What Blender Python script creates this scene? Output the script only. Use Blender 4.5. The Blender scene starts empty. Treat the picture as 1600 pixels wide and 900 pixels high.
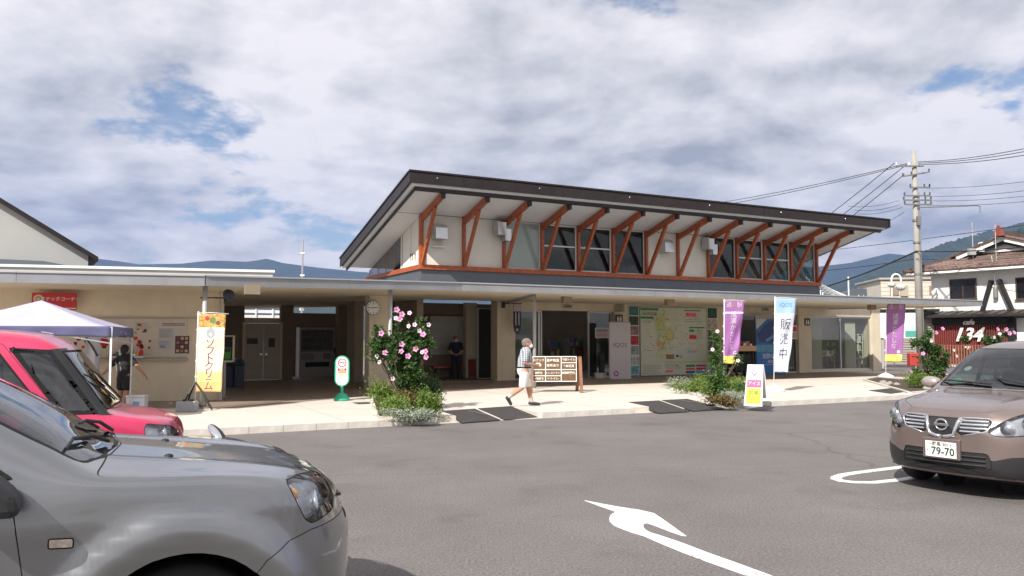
import bpy, bmesh, math, random
import numpy as np
from mathutils import Vector, Matrix, Euler
from mathutils.bvhtree import BVHTree
rad = math.radians
SC = bpy.context.scene
COL = SC.collection
random.seed(7)
# ---------------------------------------------------------------- camera
CAM_H, FPX = 1.68, 1240.0
PITCH = math.atan(80 / FPX)
cam = bpy.data.cameras.new('camera')
cam.sensor_width = 36; cam.lens = 36 * FPX / 1600; cam.clip_start = .05; cam.clip_end = 30000
camo = bpy.data.objects.new('camera', cam); COL.objects.link(camo)
camo.location = (0, 0, CAM_H); camo.rotation_euler = (math.pi / 2 + PITCH, 0, 0)
SC.camera = camo
SC.render.resolution_x = 1024; SC.render.resolution_y = 576
SC.view_settings.view_transform = 'Standard'; SC.view_settings.look = 'None'
SC.view_settings.exposure = 0.42; SC.view_settings.gamma = 1
SC.cycles.use_denoising = True
SC.cycles.max_bounces = 8; SC.cycles.transparent_max_bounces = 24; SC.cycles.volume_bounces = 0
SC.cycles.caustics_reflective = False; SC.cycles.caustics_refractive = False
# ---------------------------------------------------------------- sun and sky
SUN_EL = 41.0
SUN_TRAVEL = (.495, .869)                 # where the light goes, on the ground
sun = bpy.data.lights.new('sun', 'SUN'); sun.energy = 5.0; sun.angle = rad(.53); sun.color = (1, .955, .88)
suno = bpy.data.objects.new('sun', sun); COL.objects.link(suno)
_c = math.cos(rad(SUN_EL)); _d = Vector((SUN_TRAVEL[0] * _c, SUN_TRAVEL[1] * _c, -math.sin(rad(SUN_EL))))
suno.rotation_euler = _d.to_track_quat('-Z', 'Y').to_euler(); suno.location = (-20, -20, 40)
W = bpy.data.worlds.new('World'); SC.world = W; W.use_nodes = True
nt = W.node_tree; nt.nodes.clear()
def N(t, tree=None, **kw):
    n = (tree or nt).nodes.new(t)
    for k, v in kw.items(): setattr(n, k, v)
    return n
out = N('ShaderNodeOutputWorld'); bg = N('ShaderNodeBackground'); bg.inputs[1].default_value = .088
sky = N('ShaderNodeTexSky', sky_type='NISHITA', sun_disc=False)
sky.sun_elevation = rad(SUN_EL); sky.sun_rotation = math.atan2(-SUN_TRAVEL[0], -SUN_TRAVEL[1])
sky.air_density = 1.0; sky.dust_density = .6; sky.ozone_density = 1.6
tc = N('ShaderNodeTexCoord'); sep = N('ShaderNodeSeparateXYZ'); nt.links.new(tc.outputs['Generated'], sep.inputs[0])
def M(op, a, b=None, c=None, clamp=False):
    n = N('ShaderNodeMath', operation=op, use_clamp=clamp)
    for i, v in enumerate((a, b, c)):
        if v is None: continue
        if isinstance(v, (int, float)): n.inputs[i].default_value = v
        else: nt.links.new(v, n.inputs[i])
    return n.outputs[0]
zz = M('MAXIMUM', sep.outputs[2], 0.0)
den = M('ADD', zz, .24)
u_ = M('DIVIDE', sep.outputs[0], den); v_ = M('DIVIDE', sep.outputs[1], den)
cmb = N('ShaderNodeCombineXYZ'); nt.links.new(u_, cmb.inputs[0]); nt.links.new(v_, cmb.inputs[1]); cmb.inputs[2].default_value = 3.7
def noise(scale, detail, rough, dist=0, off=(0, 0, 0), sc=(1, 1, 1)):
    mp = N('ShaderNodeMapping'); mp.inputs['Location'].default_value = off; mp.inputs['Scale'].default_value = sc
    nt.links.new(cmb.outputs[0], mp.inputs[0])
    n = N('ShaderNodeTexNoise'); n.inputs['Scale'].default_value = scale; n.inputs['Detail'].default_value = detail
    n.inputs['Roughness'].default_value = rough; n.inputs['Distortion'].default_value = dist
    nt.links.new(mp.outputs[0], n.inputs['Vector']); return n.outputs[0]
def mrange(x, a, b, smooth=True, lo=0, hi=1):
    n = N('ShaderNodeMapRange', interpolation_type='SMOOTHSTEP' if smooth else 'LINEAR')
    nt.links.new(x, n.inputs[0])
    for i, v in zip((1, 2, 3, 4), (a, b, lo, hi)): n.inputs[i].default_value = v
    return n.outputs[0]
OFF = (3.1, 1.2, 0)
n1 = noise(1.55, 14, .57, .12, OFF)                                   # cloud density
n1b = noise(1.55, 14, .57, .12, (OFF[0] - .055, OFF[1] - .10, 0))     # the same, a step towards the sun
n2 = noise(.85, 5, .5, .2, (8.4, 5.2, 2))                             # broad grey bellies
n3 = noise(7.0, 12, .62, .1, (1.4, 9.2, 4))                           # fine puffs
dens = M('ADD', n1, M('MULTIPLY', M('SUBTRACT', n3, .5), .10))
cover = mrange(dens, .345, .425)
wisp = M('ADD', M('MULTIPLY', cover, .95), M('MULTIPLY', mrange(n3, .35, .7), .22), clamp=True)
relief = M('MULTIPLY', M('SUBTRACT', n1b, n1), 4.6)                   # bright where the cloud thins towards the sun
belly = M('MULTIPLY', M('SUBTRACT', n2, .5), 1.5)
core = M('MULTIPLY', M('SUBTRACT', n1, .5), 1.2)
thick = M('ADD', M('ADD', M('ADD', relief, belly), core), .31, clamp=True)
cr = N('ShaderNodeValToRGB'); nt.links.new(thick, cr.inputs[0])
cr.color_ramp.elements[0].position = .0; cr.color_ramp.elements[0].color = (9.0, 8.6, 8.6, 1)
cr.color_ramp.elements[1].position = 1; cr.color_ramp.elements[1].color = (3.7, 3.8, 4.1, 1)
e = cr.color_ramp.elements.new(.5); e.color = (6.5, 6.4, 6.5, 1)
mx = N('ShaderNodeMix', data_type='RGBA'); nt.links.new(wisp, mx.inputs[0])
nt.links.new(sky.outputs[0], mx.inputs[6]); nt.links.new(cr.outputs[0], mx.inputs[7])
nt.links.new(mx.outputs[2], bg.inputs[0]); nt.links.new(bg.outputs[0], out.inputs[0])
# ---------------------------------------------------------------- helpers
MATS = {}
def mat(name, col, rough=.6, metal=0., var=0., scale=4., bump=0., bscale=60., spec=.5, coat=0., emit=0., det=5., flake=0.):
    if name in MATS: return MATS[name]
    m = bpy.data.materials.new(name); m.use_nodes = True; t = m.node_tree; p = t.nodes['Principled BSDF']
    p.inputs['Base Color'].default_value = (*col, 1); p.inputs['Roughness'].default_value = rough
    p.inputs['Metallic'].default_value = metal; p.inputs['Specular IOR Level'].default_value = spec
    p.inputs['Coat Weight'].default_value = coat; p.inputs['Coat Roughness'].default_value = .04
    if emit: p.inputs['Emission Color'].default_value = (*col, 1); p.inputs['Emission Strength'].default_value = emit
    g = t.nodes.new('ShaderNodeTexCoord')
    if var:
        n = t.nodes.new('ShaderNodeTexNoise'); n.inputs['Scale'].default_value = scale; n.inputs['Detail'].default_value = det; n.inputs['Roughness'].default_value = .65
        t.links.new(g.outputs['Object'], n.inputs['Vector'])
        r = t.nodes.new('ShaderNodeValToRGB'); r.color_ramp.elements[0].position = .3; r.color_ramp.elements[1].position = .7
        r.color_ramp.elements[0].color = (*[c * (1 - var) for c in col], 1); r.color_ramp.elements[1].color = (*[min(1, c * (1 + var)) for c in col], 1)
        t.links.new(n.outputs[0], r.inputs[0]); t.links.new(r.outputs[0], p.inputs['Base Color'])
    if bump:
        n = t.nodes.new('ShaderNodeTexNoise'); n.inputs['Scale'].default_value = bscale; n.inputs['Detail'].default_value = 4
        t.links.new(g.outputs['Object'], n.inputs['Vector'])
        b = t.nodes.new('ShaderNodeBump'); b.inputs['Strength'].default_value = bump; b.inputs['Distance'].default_value = .01
        t.links.new(n.outputs[0], b.inputs['Height']); t.links.new(b.outputs[0], p.inputs['Normal'])
    MATS[name] = m; return m
def glass(name, tint=(.55, .6, .58), refl=.12, rough=.02):
    if name in MATS: return MATS[name]
    m = bpy.data.materials.new(name); m.use_nodes = True; t = m.node_tree; t.nodes.clear()
    o = t.nodes.new('ShaderNodeOutputMaterial'); a = t.nodes.new('ShaderNodeBsdfTransparent'); a.inputs[0].default_value = (*tint, 1)
    g = t.nodes.new('ShaderNodeBsdfGlossy'); g.inputs['Roughness'].default_value = rough; g.inputs[0].default_value = (.95, .97, 1, 1)
    lw = t.nodes.new('ShaderNodeLayerWeight'); lw.inputs[0].default_value = .5; f = t.nodes.new('ShaderNodeMath'); f.operation = 'POWER'; f.inputs[1].default_value = 5; t.links.new(lw.outputs['Facing'], f.inputs[0])
    ad = t.nodes.new('ShaderNodeMath'); ad.operation = 'MULTIPLY_ADD'; ad.inputs[1].default_value = .95; ad.inputs[2].default_value = .04 + max(0, refl); ad.use_clamp = True
    mxs = t.nodes.new('ShaderNodeMixShader')
    t.links.new(f.outputs[0], ad.inputs[0]); t.links.new(ad.outputs[0], mxs.inputs[0])
    t.links.new(a.outputs[0], mxs.inputs[1]); t.links.new(g.outputs[0], mxs.inputs[2]); t.links.new(mxs.outputs[0], o.inputs[0])
    MATS[name] = m; return m
def leafmat(name, c1, c2, trans=.3):
    if name in MATS: return MATS[name]
    m = bpy.data.materials.new(name); m.use_nodes = True; t = m.node_tree; p = t.nodes['Principled BSDF']
    g = t.nodes.new('ShaderNodeTexCoord'); n = t.nodes.new('ShaderNodeTexNoise'); n.inputs['Scale'].default_value = 9; n.inputs['Detail'].default_value = 6
    t.links.new(g.outputs['Object'], n.inputs['Vector'])
    r = t.nodes.new('ShaderNodeValToRGB'); r.color_ramp.elements[0].position = .35; r.color_ramp.elements[1].position = .65
    r.color_ramp.elements[0].color = (*c1, 1); r.color_ramp.elements[1].color = (*c2, 1)
    t.links.new(n.outputs[0], r.inputs[0]); t.links.new(r.outputs[0], p.inputs['Base Color']); p.inputs['Roughness'].default_value = .5
    tr = t.nodes.new('ShaderNodeBsdfTranslucent'); t.links.new(r.outputs[0], tr.inputs[0])
    ms = t.nodes.new('ShaderNodeMixShader'); ms.inputs[0].default_value = trans
    o = t.nodes['Material Output']; t.links.new(p.outputs[0], ms.inputs[1]); t.links.new(tr.outputs[0], ms.inputs[2]); t.links.new(ms.outputs[0], o.inputs[0])
    MATS[name] = m; return m

def tag(o, label=None, cat=None, group=None, kind=None):
    if label: o['label'] = label
    if cat: o['category'] = cat
    if group: o['group'] = group
    if kind: o['kind'] = kind
    return o
def thing(name, label, cat, loc=(0, 0, 0), rz=0., group=None):
    o = bpy.data.objects.new(name, None); COL.objects.link(o); o.empty_display_size = .2
    o.location = loc; o.rotation_euler = (0, 0, rz); return tag(o, label, cat, group)
def link(name, me, m=None, parent=None, loc=(0, 0, 0), rot=(0, 0, 0), label=None):
    if m is not None:
        if len(me.materials): me.materials.clear()
        for k in (m if isinstance(m, (list, tuple)) else [m]): me.materials.append(k)
    o = bpy.data.objects.new(name, me); COL.objects.link(o); o.parent = parent; o.location = loc; o.rotation_euler = rot
    if label: o['label'] = label
    return o
def copy_tree(o, parent=None):
    c = o.copy(); COL.objects.link(c); c.parent = parent
    for k in list(o.children): copy_tree(k, c)
    return c
class MB:
    """collects simple solids, then links them as one mesh object"""
    def __init__(s): s.v = []; s.f = []; s.mi = []; s.cur = 0
    def add(s, vs, fs):
        n = len(s.v); s.v += [tuple(v) for v in vs]; s.f += [tuple(i + n for i in f) for f in fs]; s.mi += [s.cur] * len(fs); return s
    def box(s, x0, x1, y0, y1, z0, z1):
        return s.add([(x0, y0, z0), (x1, y0, z0), (x1, y1, z0), (x0, y1, z0), (x0, y0, z1), (x1, y0, z1), (x1, y1, z1), (x0, y1, z1)],
                     [(3, 2, 1, 0), (4, 5, 6, 7), (0, 1, 5, 4), (1, 2, 6, 5), (2, 3, 7, 6), (3, 0, 4, 7)])
    def hexa(s, b, t):   # bottom 4, top 4 (ccw from above)
        return s.add(list(b) + list(t), [(3, 2, 1, 0), (4, 5, 6, 7), (0, 1, 5, 4), (1, 2, 6, 5), (2, 3, 7, 6), (3, 0, 4, 7)])
    def poly(s, pts, z0, z1):   # prism, points ccw xy
        n = len(pts); vs = [(p[0], p[1], z0) for p in pts] + [(p[0], p[1], z1) for p in pts]
        return s.add(vs, [tuple(range(n - 1, -1, -1)), tuple(range(n, 2 * n))] + [(i, (i + 1) % n, n + (i + 1) % n, n + i) for i in range(n)])
    def polyxz(s, pts, y0, y1):
        n = len(pts); vs = [(p[0], y0, p[1]) for p in pts] + [(p[0], y1, p[1]) for p in pts]
        return s.add(vs, [tuple(range(n)), tuple(range(2 * n - 1, n - 1, -1))] + [(i, n + i, n + (i + 1) % n, (i + 1) % n) for i in range(n)])
    def beam(s, p0, p1, w, h, up=(0, 0, 1)):
        p0 = Vector(p0); p1 = Vector(p1); d = (p1 - p0).normalized(); upv = Vector(up)
        sd = d.cross(upv)
        if sd.length < 1e-4: sd = d.cross(Vector((0, 1, 0)))
        sd.normalize(); uu = sd.cross(d).normalized(); sd = sd * w / 2; uu = uu * h / 2
        return s.hexa([p0 - sd - uu, p0 + sd - uu, p1 + sd - uu, p1 - sd - uu], [p0 - sd + uu, p0 + sd + uu, p1 + sd + uu, p1 - sd + uu])
    def cyl(s, p0, p1, r0, r1=None, n=12, cap=True):
        r1 = r0 if r1 is None else r1; p0 = Vector(p0); p1 = Vector(p1); d = (p1 - p0)
        d = d.normalized() if d.length > 1e-9 else Vector((0, 0, 1))
        a = d.cross(Vector((0, 0, 1)) if abs(d.z) < .9 else Vector((1, 0, 0))).normalized(); b = d.cross(a)
        vs = []
        for p, r in ((p0, r0), (p1, r1)):
            for i in range(n):
                t = 2 * math.pi * i / n; vs.append(p + a * math.cos(t) * r + b * math.sin(t) * r)
        fs = [(i, n + i, n + (i + 1) % n, (i + 1) % n) for i in range(n)]
        if cap: fs += [tuple(range(n)), tuple(range(2 * n - 1, n - 1, -1))]
        return s.add(vs, fs)
    def tube(s, pts, r, n=6):
        pts = [Vector(p) for p in pts]; vs = []; fs = []; m = len(pts); rs = r if isinstance(r, (list, tuple)) else [r] * m
        pa = None
        for k, p in enumerate(pts):
            d = (pts[min(k + 1, m - 1)] - pts[max(k - 1, 0)]).normalized()
            if pa is None: pa = d.cross(Vector((0, 0, 1)) if abs(d.z) < .9 else Vector((1, 0, 0))).normalized()
            a = (pa - d * pa.dot(d)).normalized(); pa = a; b = d.cross(a)
            for i in range(n):
                t = 2 * math.pi * i / n; vs.append(p + (a * math.cos(t) + b * math.sin(t)) * rs[k])
        for k in range(m - 1):
            for i in range(n): fs.append((k * n + i, k * n + (i + 1) % n, (k + 1) * n + (i + 1) % n, (k + 1) * n + i))
        fs += [tuple(range(n - 1, -1, -1)), tuple(range((m - 1) * n, m * n))]
        return s.add(vs, fs)
    def lathe(s, prof, n=24, c=(0, 0, 0)):
        vs = []; m = len(prof)
        for r, z in prof:
            for i in range(n):
                t = 2 * math.pi * i / n; vs.append((c[0] + r * math.cos(t), c[1] + r * math.sin(t), c[2] + z))
        fs = [(k * n + i, k * n + (i + 1) % n, (k + 1) * n + (i + 1) % n, (k + 1) * n + i) for k in range(m - 1) for i in range(n)]
        fs += [tuple(range(n - 1, -1, -1)), tuple(range((m - 1) * n, m * n))]
        return s.add(vs, fs)
    def ell(s, c, r, n=12, m=8, rot=None):
        c = Vector(c); vs = []; fs = []
        for k in range(m + 1):
            p = math.pi * k / m
            for i in range(n):
                t = 2 * math.pi * i / n; q = Vector((math.sin(p) * math.cos(t) * r[0], math.sin(p) * math.sin(t) * r[1], -math.cos(p) * r[2]))
                if rot: q = rot @ q
                vs.append(c + q)
        for k in range(m):
            for i in range(n): fs.append((k * n + i, k * n + (i + 1) % n, (k + 1) * n + (i + 1) % n, (k + 1) * n + i))
        return s.add(vs, fs)
    def mesh(s, name='mesh', smooth=False):
        me = bpy.data.meshes.new(name); me.from_pydata([tuple(v) for v in s.v], [], s.f); me.validate(verbose=False)
        if len(me.polygons) == len(s.mi): me.polygons.foreach_set('material_index', s.mi)
        if smooth: me.polygons.foreach_set('use_smooth', [True] * len(me.polygons))
        me.update(); return me
    def build(s, name, m, parent=None, smooth=False, loc=(0, 0, 0), rot=(0, 0, 0), bevel=0, label=None):
        o = link(name, s.mesh(name, smooth), m, parent, loc, rot, label)
        if bevel:
            b = o.modifiers.new('bevel', 'BEVEL'); b.width = bevel; b.segments = 2; b.limit_method = 'ANGLE'; b.harden_normals = False
        return o
def bx(name, m, parent, *a, bevel=0, label=None): return MB().box(*a).build(name, m, parent, bevel=bevel, label=label)
def text(name, body, size, m, parent, loc, rot=(math.pi / 2, 0, 0), ext=.002, align='CENTER', bold=0., sx=1., shear=0., spacing=1.):
    c = bpy.data.curves.new(name, 'FONT'); c.body = body; c.size = size; c.extrude = ext; c.align_x = align; c.align_y = 'CENTER'; c.offset = bold; c.shear = shear
    c.resolution_u = 2; c.space_line = spacing
    t = bpy.data.objects.new('t', c); me = bpy.data.meshes.new_from_object(t); bpy.data.objects.remove(t); bpy.data.curves.remove(c)
    o = link(name, me, m, parent, loc, rot); o.scale = (sx, 1, 1); return o
class Panel:
    """flat print laid on a board: rectangles and outlines in board coordinates (x right, z up), front is -y"""
    def __init__(s): s.mb = MB(); s.m = []; s.k = 0
    def _m(s, m):
        if m not in s.m: s.m.append(m)
        s.mb.cur = s.m.index(m)
    def rect(s, x0, x1, z0, z1, m, y=None):
        s._m(m); s.k += 1; y = -.0015 - .0004 * (s.k % 12) if y is None else y
        s.mb.box(x0, x1, y, .0005, z0, z1); return s
    def shape(s, pts, m, y=-.003): s._m(m); s.mb.polyxz(pts, y, .0005); return s
    def disc(s, x, z, r, m, y=-.003, n=24, r2=None): return s.shape([(x + r * math.cos(2 * math.pi * i / n), z + (r2 or r) * math.sin(2 * math.pi * i / n)) for i in range(n)], m, y)
    def ring(s, x, z, r0, r1, m, y=-.0055, n=28):
        s._m(m)
        for i in range(n):
            a, b = 2 * math.pi * i / n, 2 * math.pi * (i + 1) / n
            s.mb.polyxz([(x + r0 * math.cos(a), z + r0 * math.sin(a)), (x + r1 * math.cos(a), z + r1 * math.sin(a)), (x + r1 * math.cos(b), z + r1 * math.sin(b)), (x + r0 * math.cos(b), z + r0 * math.sin(b))], y, .0)
        return s
    def lines(s, x0, x1, z0, z1, n, m, rnd, th=.5):
        """n rows of small print"""
        h = (z1 - z0) / n
        for i in range(n):
            x = x0; zc = z1 - (i + .5) * h; end = x1 - rnd.random() * (x1 - x0) * .25
            while x < end:
                w = h * (.5 + rnd.random() * .5); s.rect(x, min(x + w, end), zc - h * th / 2, zc + h * th / 2, m, -.0025); x += w + h * .22
        return s
    def build(s, name, parent, loc, rot=(0, 0, 0)): return s.mb.build(name, s.m, parent, loc=loc, rot=rot)
def pxray(px, py):
    a = (px - 800) / FPX; b = (450 - py) / FPX; c, s_ = math.cos(PITCH), math.sin(PITCH)
    return Vector((a, c - b * s_, b * c + s_))
def gp(px, py, z=0.):          # the ground point seen at a place of the photograph
    r = pxray(px, py); k = (z - CAM_H) / r.z; return Vector((r.x * k, r.y * k, z))
BO = Vector((-3.295, 28.58, 0)); BA = rad(27.3)           # the station building's corner and bearing
BU = Vector((math.cos(BA), math.sin(BA), 0)); BV = Vector((-math.sin(BA), math.cos(BA), 0))
def bp(px, py, t=0.):          # (s, z) on the plane at depth t of the building frame
    r = pxray(px, py); d = -BO; k = (t - d.dot(BV)) / r.dot(BV); p = r * k + Vector((0, 0, CAM_H)); q = p - BO
    return q.dot(BU), p.z
def bw(s, t, z=0.): return BO + BU * s + BV * t + Vector((0, 0, z))
def tob(p): q = Vector((p[0], p[1], 0)) - BO; return q.dot(BU), q.dot(BV)
def struct(name, mb, m): return tag(mb.build(name, m), kind='structure')
# colours
cream = mat('cream_wall', (.66, .575, .435), .8, var=.11, scale=1.2, det=10, bump=.15, bscale=90)
white_p = mat('white_paint', (.8, .79, .76), .6, var=.04, scale=3)
soffit_m = mat('soffit_board', (.84, .82, .78), .75, var=.04, scale=1.5)
soffit_c = mat('canopy_soffit', (.66, .58, .44), .75, var=.05, scale=1.2)
fascia_m = mat('grey_fascia', (.27, .275, .285), .45, .2, var=.16, scale=1.1, det=10)
dkbrown = mat('brown_metal', (.028, .020, .019), .42, .3, var=.3, scale=3)
redwood = mat('red_stained_timber', (.38, .085, .02), .42, var=.38, scale=9, bump=.15, bscale=25)
greymetal = mat('grey_metal', (.12, .13, .15), .5, .3, var=.08, scale=2)
steel = mat('stainless', (.6, .6, .6), .3, .9, var=.05)
alu = mat('aluminium', (.55, .55, .55), .4, .7)
black = mat('black_plastic', (.012, .012, .013), .45)
blackm = mat('black_matt', (.02, .02, .02), .85)
white = mat('white_plastic', (.82, .82, .82), .4)
wfab = mat('white_print', (.82, .82, .8), .7)
# ---------------------------------------------------------------- ground
asphalt = mat('asphalt', (.138, .127, .123), .88, var=.17, scale=.4, det=12)
def asphalt_nodes():
    t = asphalt.node_tree; p = t.nodes['Principled BSDF']; g = t.nodes['Texture Coordinate']
    rb = [n for n in t.nodes if n.type == 'VALTORGB'][0]
    v = t.nodes.new('ShaderNodeTexNoise'); v.inputs['Scale'].default_value = 42; v.inputs['Detail'].default_value = 5; v.inputs['Roughness'].default_value = .8
    t.links.new(g.outputs['Object'], v.inputs['Vector'])
    r = t.nodes.new('ShaderNodeValToRGB'); r.color_ramp.elements[0].position = .30; r.color_ramp.elements[1].position = .72
    r.color_ramp.elements[0].color = (.30, .30, .31, 1); r.color_ramp.elements[1].color = (2.1, 2.06, 2.0, 1)
    t.links.new(v.outputs[0], r.inputs[0])
    m = t.nodes.new('ShaderNodeMix'); m.data_type = 'RGBA'; m.blend_type = 'MULTIPLY'; m.inputs[0].default_value = .8
    t.links.new(rb.outputs[0], m.inputs[6]); t.links.new(r.outputs[0], m.inputs[7])
    # seams of the paving lanes and faint stains
    w = t.nodes.new('ShaderNodeTexVoronoi'); w.feature = 'DISTANCE_TO_EDGE'; w.inputs['Scale'].default_value = .17
    mp = t.nodes.new('ShaderNodeMapping'); mp.inputs['Scale'].default_value = (.45, 1, 1); mp.inputs['Rotation'].default_value = (0, 0, -.2)
    n5 = t.nodes.new('ShaderNodeTexNoise'); n5.inputs['Scale'].default_value = 1.3; n5.inputs['Detail'].default_value = 6
    ad = t.nodes.new('ShaderNodeVectorMath'); ad.operation = 'MULTIPLY_ADD'; ad.inputs[1].default_value = (.5, .5, 0)
    t.links.new(g.outputs['Object'], n5.inputs['Vector']); t.links.new(n5.outputs['Color'], ad.inputs[0]); t.links.new(g.outputs['Object'], ad.inputs[2])
    t.links.new(ad.outputs[0], mp.inputs[0]); t.links.new(mp.outputs[0], w.inputs['Vector'])
    r2 = t.nodes.new('ShaderNodeValToRGB'); r2.color_ramp.elements[0].position = .0008; r2.color_ramp.elements[1].position = .003
    r2.color_ramp.elements[0].color = (.74, .73, .73, 1); r2.color_ramp.elements[1].color = (1, 1, 1, 1); t.links.new(w.outputs['Distance'], r2.inputs[0])
    m2 = t.nodes.new('ShaderNodeMix'); m2.data_type = 'RGBA'; m2.blend_type = 'MULTIPLY'; m2.inputs[0].default_value = 1
    t.links.new(m.outputs[2], m2.inputs[6]); t.links.new(r2.outputs[0], m2.inputs[7]); t.links.new(m2.outputs[2], p.inputs['Base Color'])
    st = t.nodes.new('ShaderNodeTexNoise'); st.inputs['Scale'].default_value = .9; st.inputs['Detail'].default_value = 9; st.inputs['Roughness'].default_value = .55; st.inputs['Distortion'].default_value = .6; t.links.new(g.outputs['Object'], st.inputs['Vector'])
    r3 = t.nodes.new('ShaderNodeValToRGB'); r3.color_ramp.elements[0].position = .56; r3.color_ramp.elements[1].position = .70; r3.color_ramp.elements[0].color = (1, 1, 1, 1); r3.color_ramp.elements[1].color = (.82, .81, .80, 1); t.links.new(st.outputs[0], r3.inputs[0])
    m3 = t.nodes.new('ShaderNodeMix'); m3.data_type = 'RGBA'; m3.blend_type = 'MULTIPLY'; m3.inputs[0].default_value = 1; t.links.new(m2.outputs[2], m3.inputs[6]); t.links.new(r3.outputs[0], m3.inputs[7]); t.links.new(m3.outputs[2], p.inputs['Base Color'])
    b = t.nodes.new('ShaderNodeBump'); b.inputs['Strength'].default_value = .55; b.inputs['Distance'].default_value = .008
    v2 = t.nodes.new('ShaderNodeTexVoronoi'); v2.inputs['Scale'].default_value = 95; t.links.new(g.outputs['Object'], v2.inputs['Vector'])
    t.links.new(v2.outputs['Distance'], b.inputs['Height']); t.links.new(b.outputs[0], p.inputs['Normal'])
asphalt_nodes()
soil = mat('soil', (.07, .05, .035), .95, var=.4, scale=12, bump=.8, bscale=30)
earth = mat('far_ground', (.09, .11, .05), .95, var=.3, scale=.02)
paving = mat('concrete_paving', (.60, .54, .475), .85, var=.09, scale=1.3, bump=.12, bscale=70, det=10)
kerbm = mat('kerb_concrete', (.60, .56, .50), .85, var=.15, scale=4, bump=.3, bscale=50)
paint = mat('road_paint', (.80, .80, .78), .7, var=.05, scale=9, bump=.3, bscale=60)
def worn():
    t = paint.node_tree; p = t.nodes['Principled BSDF']; g = t.nodes['Texture Coordinate']; n = t.nodes.new('ShaderNodeTexNoise'); n.inputs['Scale'].default_value = 38; n.inputs['Detail'].default_value = 8; n.inputs['Roughness'].default_value = .7
    n2 = t.nodes.new('ShaderNodeTexNoise'); n2.inputs['Scale'].default_value = 1.6; ad = t.nodes.new('ShaderNodeMath'); ad.operation = 'MULTIPLY_ADD'; ad.inputs[1].default_value = .35
    t.links.new(g.outputs['Object'], n.inputs['Vector']); t.links.new(g.outputs['Object'], n2.inputs['Vector']); t.links.new(n2.outputs[0], ad.inputs[0]); t.links.new(n.outputs[0], ad.inputs[2])
    r = t.nodes.new('ShaderNodeValToRGB'); r.color_ramp.elements[0].position = .735; r.color_ramp.elements[1].position = .80; r.color_ramp.elements[0].color = (.80, .80, .78, 1); r.color_ramp.elements[1].color = (.22, .21, .20, 1)
    t.links.new(ad.outputs[0], r.inputs[0]); t.links.new(r.outputs[0], p.inputs['Base Color'])
worn()
g = MB(); g.box(-4000, 4000, -3000, 4600, -2.0, -.02); struct('ground', g, earth)
g = MB(); g.box(-70, 90, -40, 75, -.5, 0.0); struct('parking_lot', g, asphalt)
KT = -12.08
g = MB(); g.poly([tuple(bw(-45, KT + .18)[:2]), tuple(bw(24, KT + .18)[:2]), tuple(bw(24, 10)[:2]), tuple(bw(-45, 10)[:2])], .002, .12)
WALK = struct('walkway', g, paving)
kr = thing('kerb', None, None, bw(0, KT), BA); tag(kr, kind='structure')
RAMPS = [([[(690,643),(742,639.5),(782,657),(722,661.5)], [(747,639),(798,635.5),(840,652.5),(788,656.5)]], 'pair of dark kerb ramp plates where the elderly man walks'),
         ([[(983,629),(1030,626.5),(1078,643.5),(1030,646.5)], [(1034,626),(1074,624),(1134,639.5),(1083,643)]], 'pair of dark kerb ramp plates left of the second planting bed')]
km = MB().box(.004, .596, 0, .176, -.002, .126).mesh('kerb_stone'); km.materials.append(kerbm)
kl = MB().box(.004, .596, 0, .176, -.002, .012).mesh('kerb_stone_low'); kl.materials.append(kerbm)
spans = []
for q, _l in RAMPS:
    ss = [tob(gp(x, y, 0))[0] for x, y in (q[0][3], q[-1][2])]; spans.append((min(ss), max(ss)))
for i in range(-34, 40):
    low = any(a - .3 < i * .6 + .3 < b + .3 for a, b in spans)
    o = link('kerb_stone', kl if low else km, None, kr, (i * .6, 0, random.uniform(-.002, .002)))
def rampcorners(q): return [gp(q[0][0], q[0][1], .12), gp(q[1][0], q[1][1], .12), gp(q[2][0], q[2][1], .01), gp(q[3][0], q[3][1], .01)]
for q, _l in RAMPS:      # cut the dropped kerb out of the walkway
    a, b, c, d = rampcorners([q[0][0], q[-1][1], q[-1][2], q[0][3]])
    c2 = c + (c - b) * .3; d2 = d + (d - a) * .3
    cu = MB().hexa([d2, c2, b, a], [Vector((v.x, v.y, .6)) for v in (d2, c2, b, a)]).build('cut', paving)
    md = WALK.modifiers.new('cut', 'BOOLEAN'); md.object = cu; md.solver = 'EXACT'; md.operation = 'DIFFERENCE'
    bpy.context.view_layer.update(); me = bpy.data.meshes.new_from_object(WALK.evaluated_get(bpy.context.evaluated_depsgraph_get()))
    WALK.modifiers.clear(); WALK.data = me; bpy.data.objects.remove(cu)
# pavement joints: recessed strips between bays are cut as thin dark grooves
jm = mat('joint_filler', (.32, .29, .25), .9)
for i, s in enumerate(range(-18, 24, 3)):
    tag(MB().box(-.006, .006, 0, 11.6, .1205, .1225).build('paving_joint', jm, None, loc=bw(s, KT + .2), rot=(0, 0, BA)), kind='structure')
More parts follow.
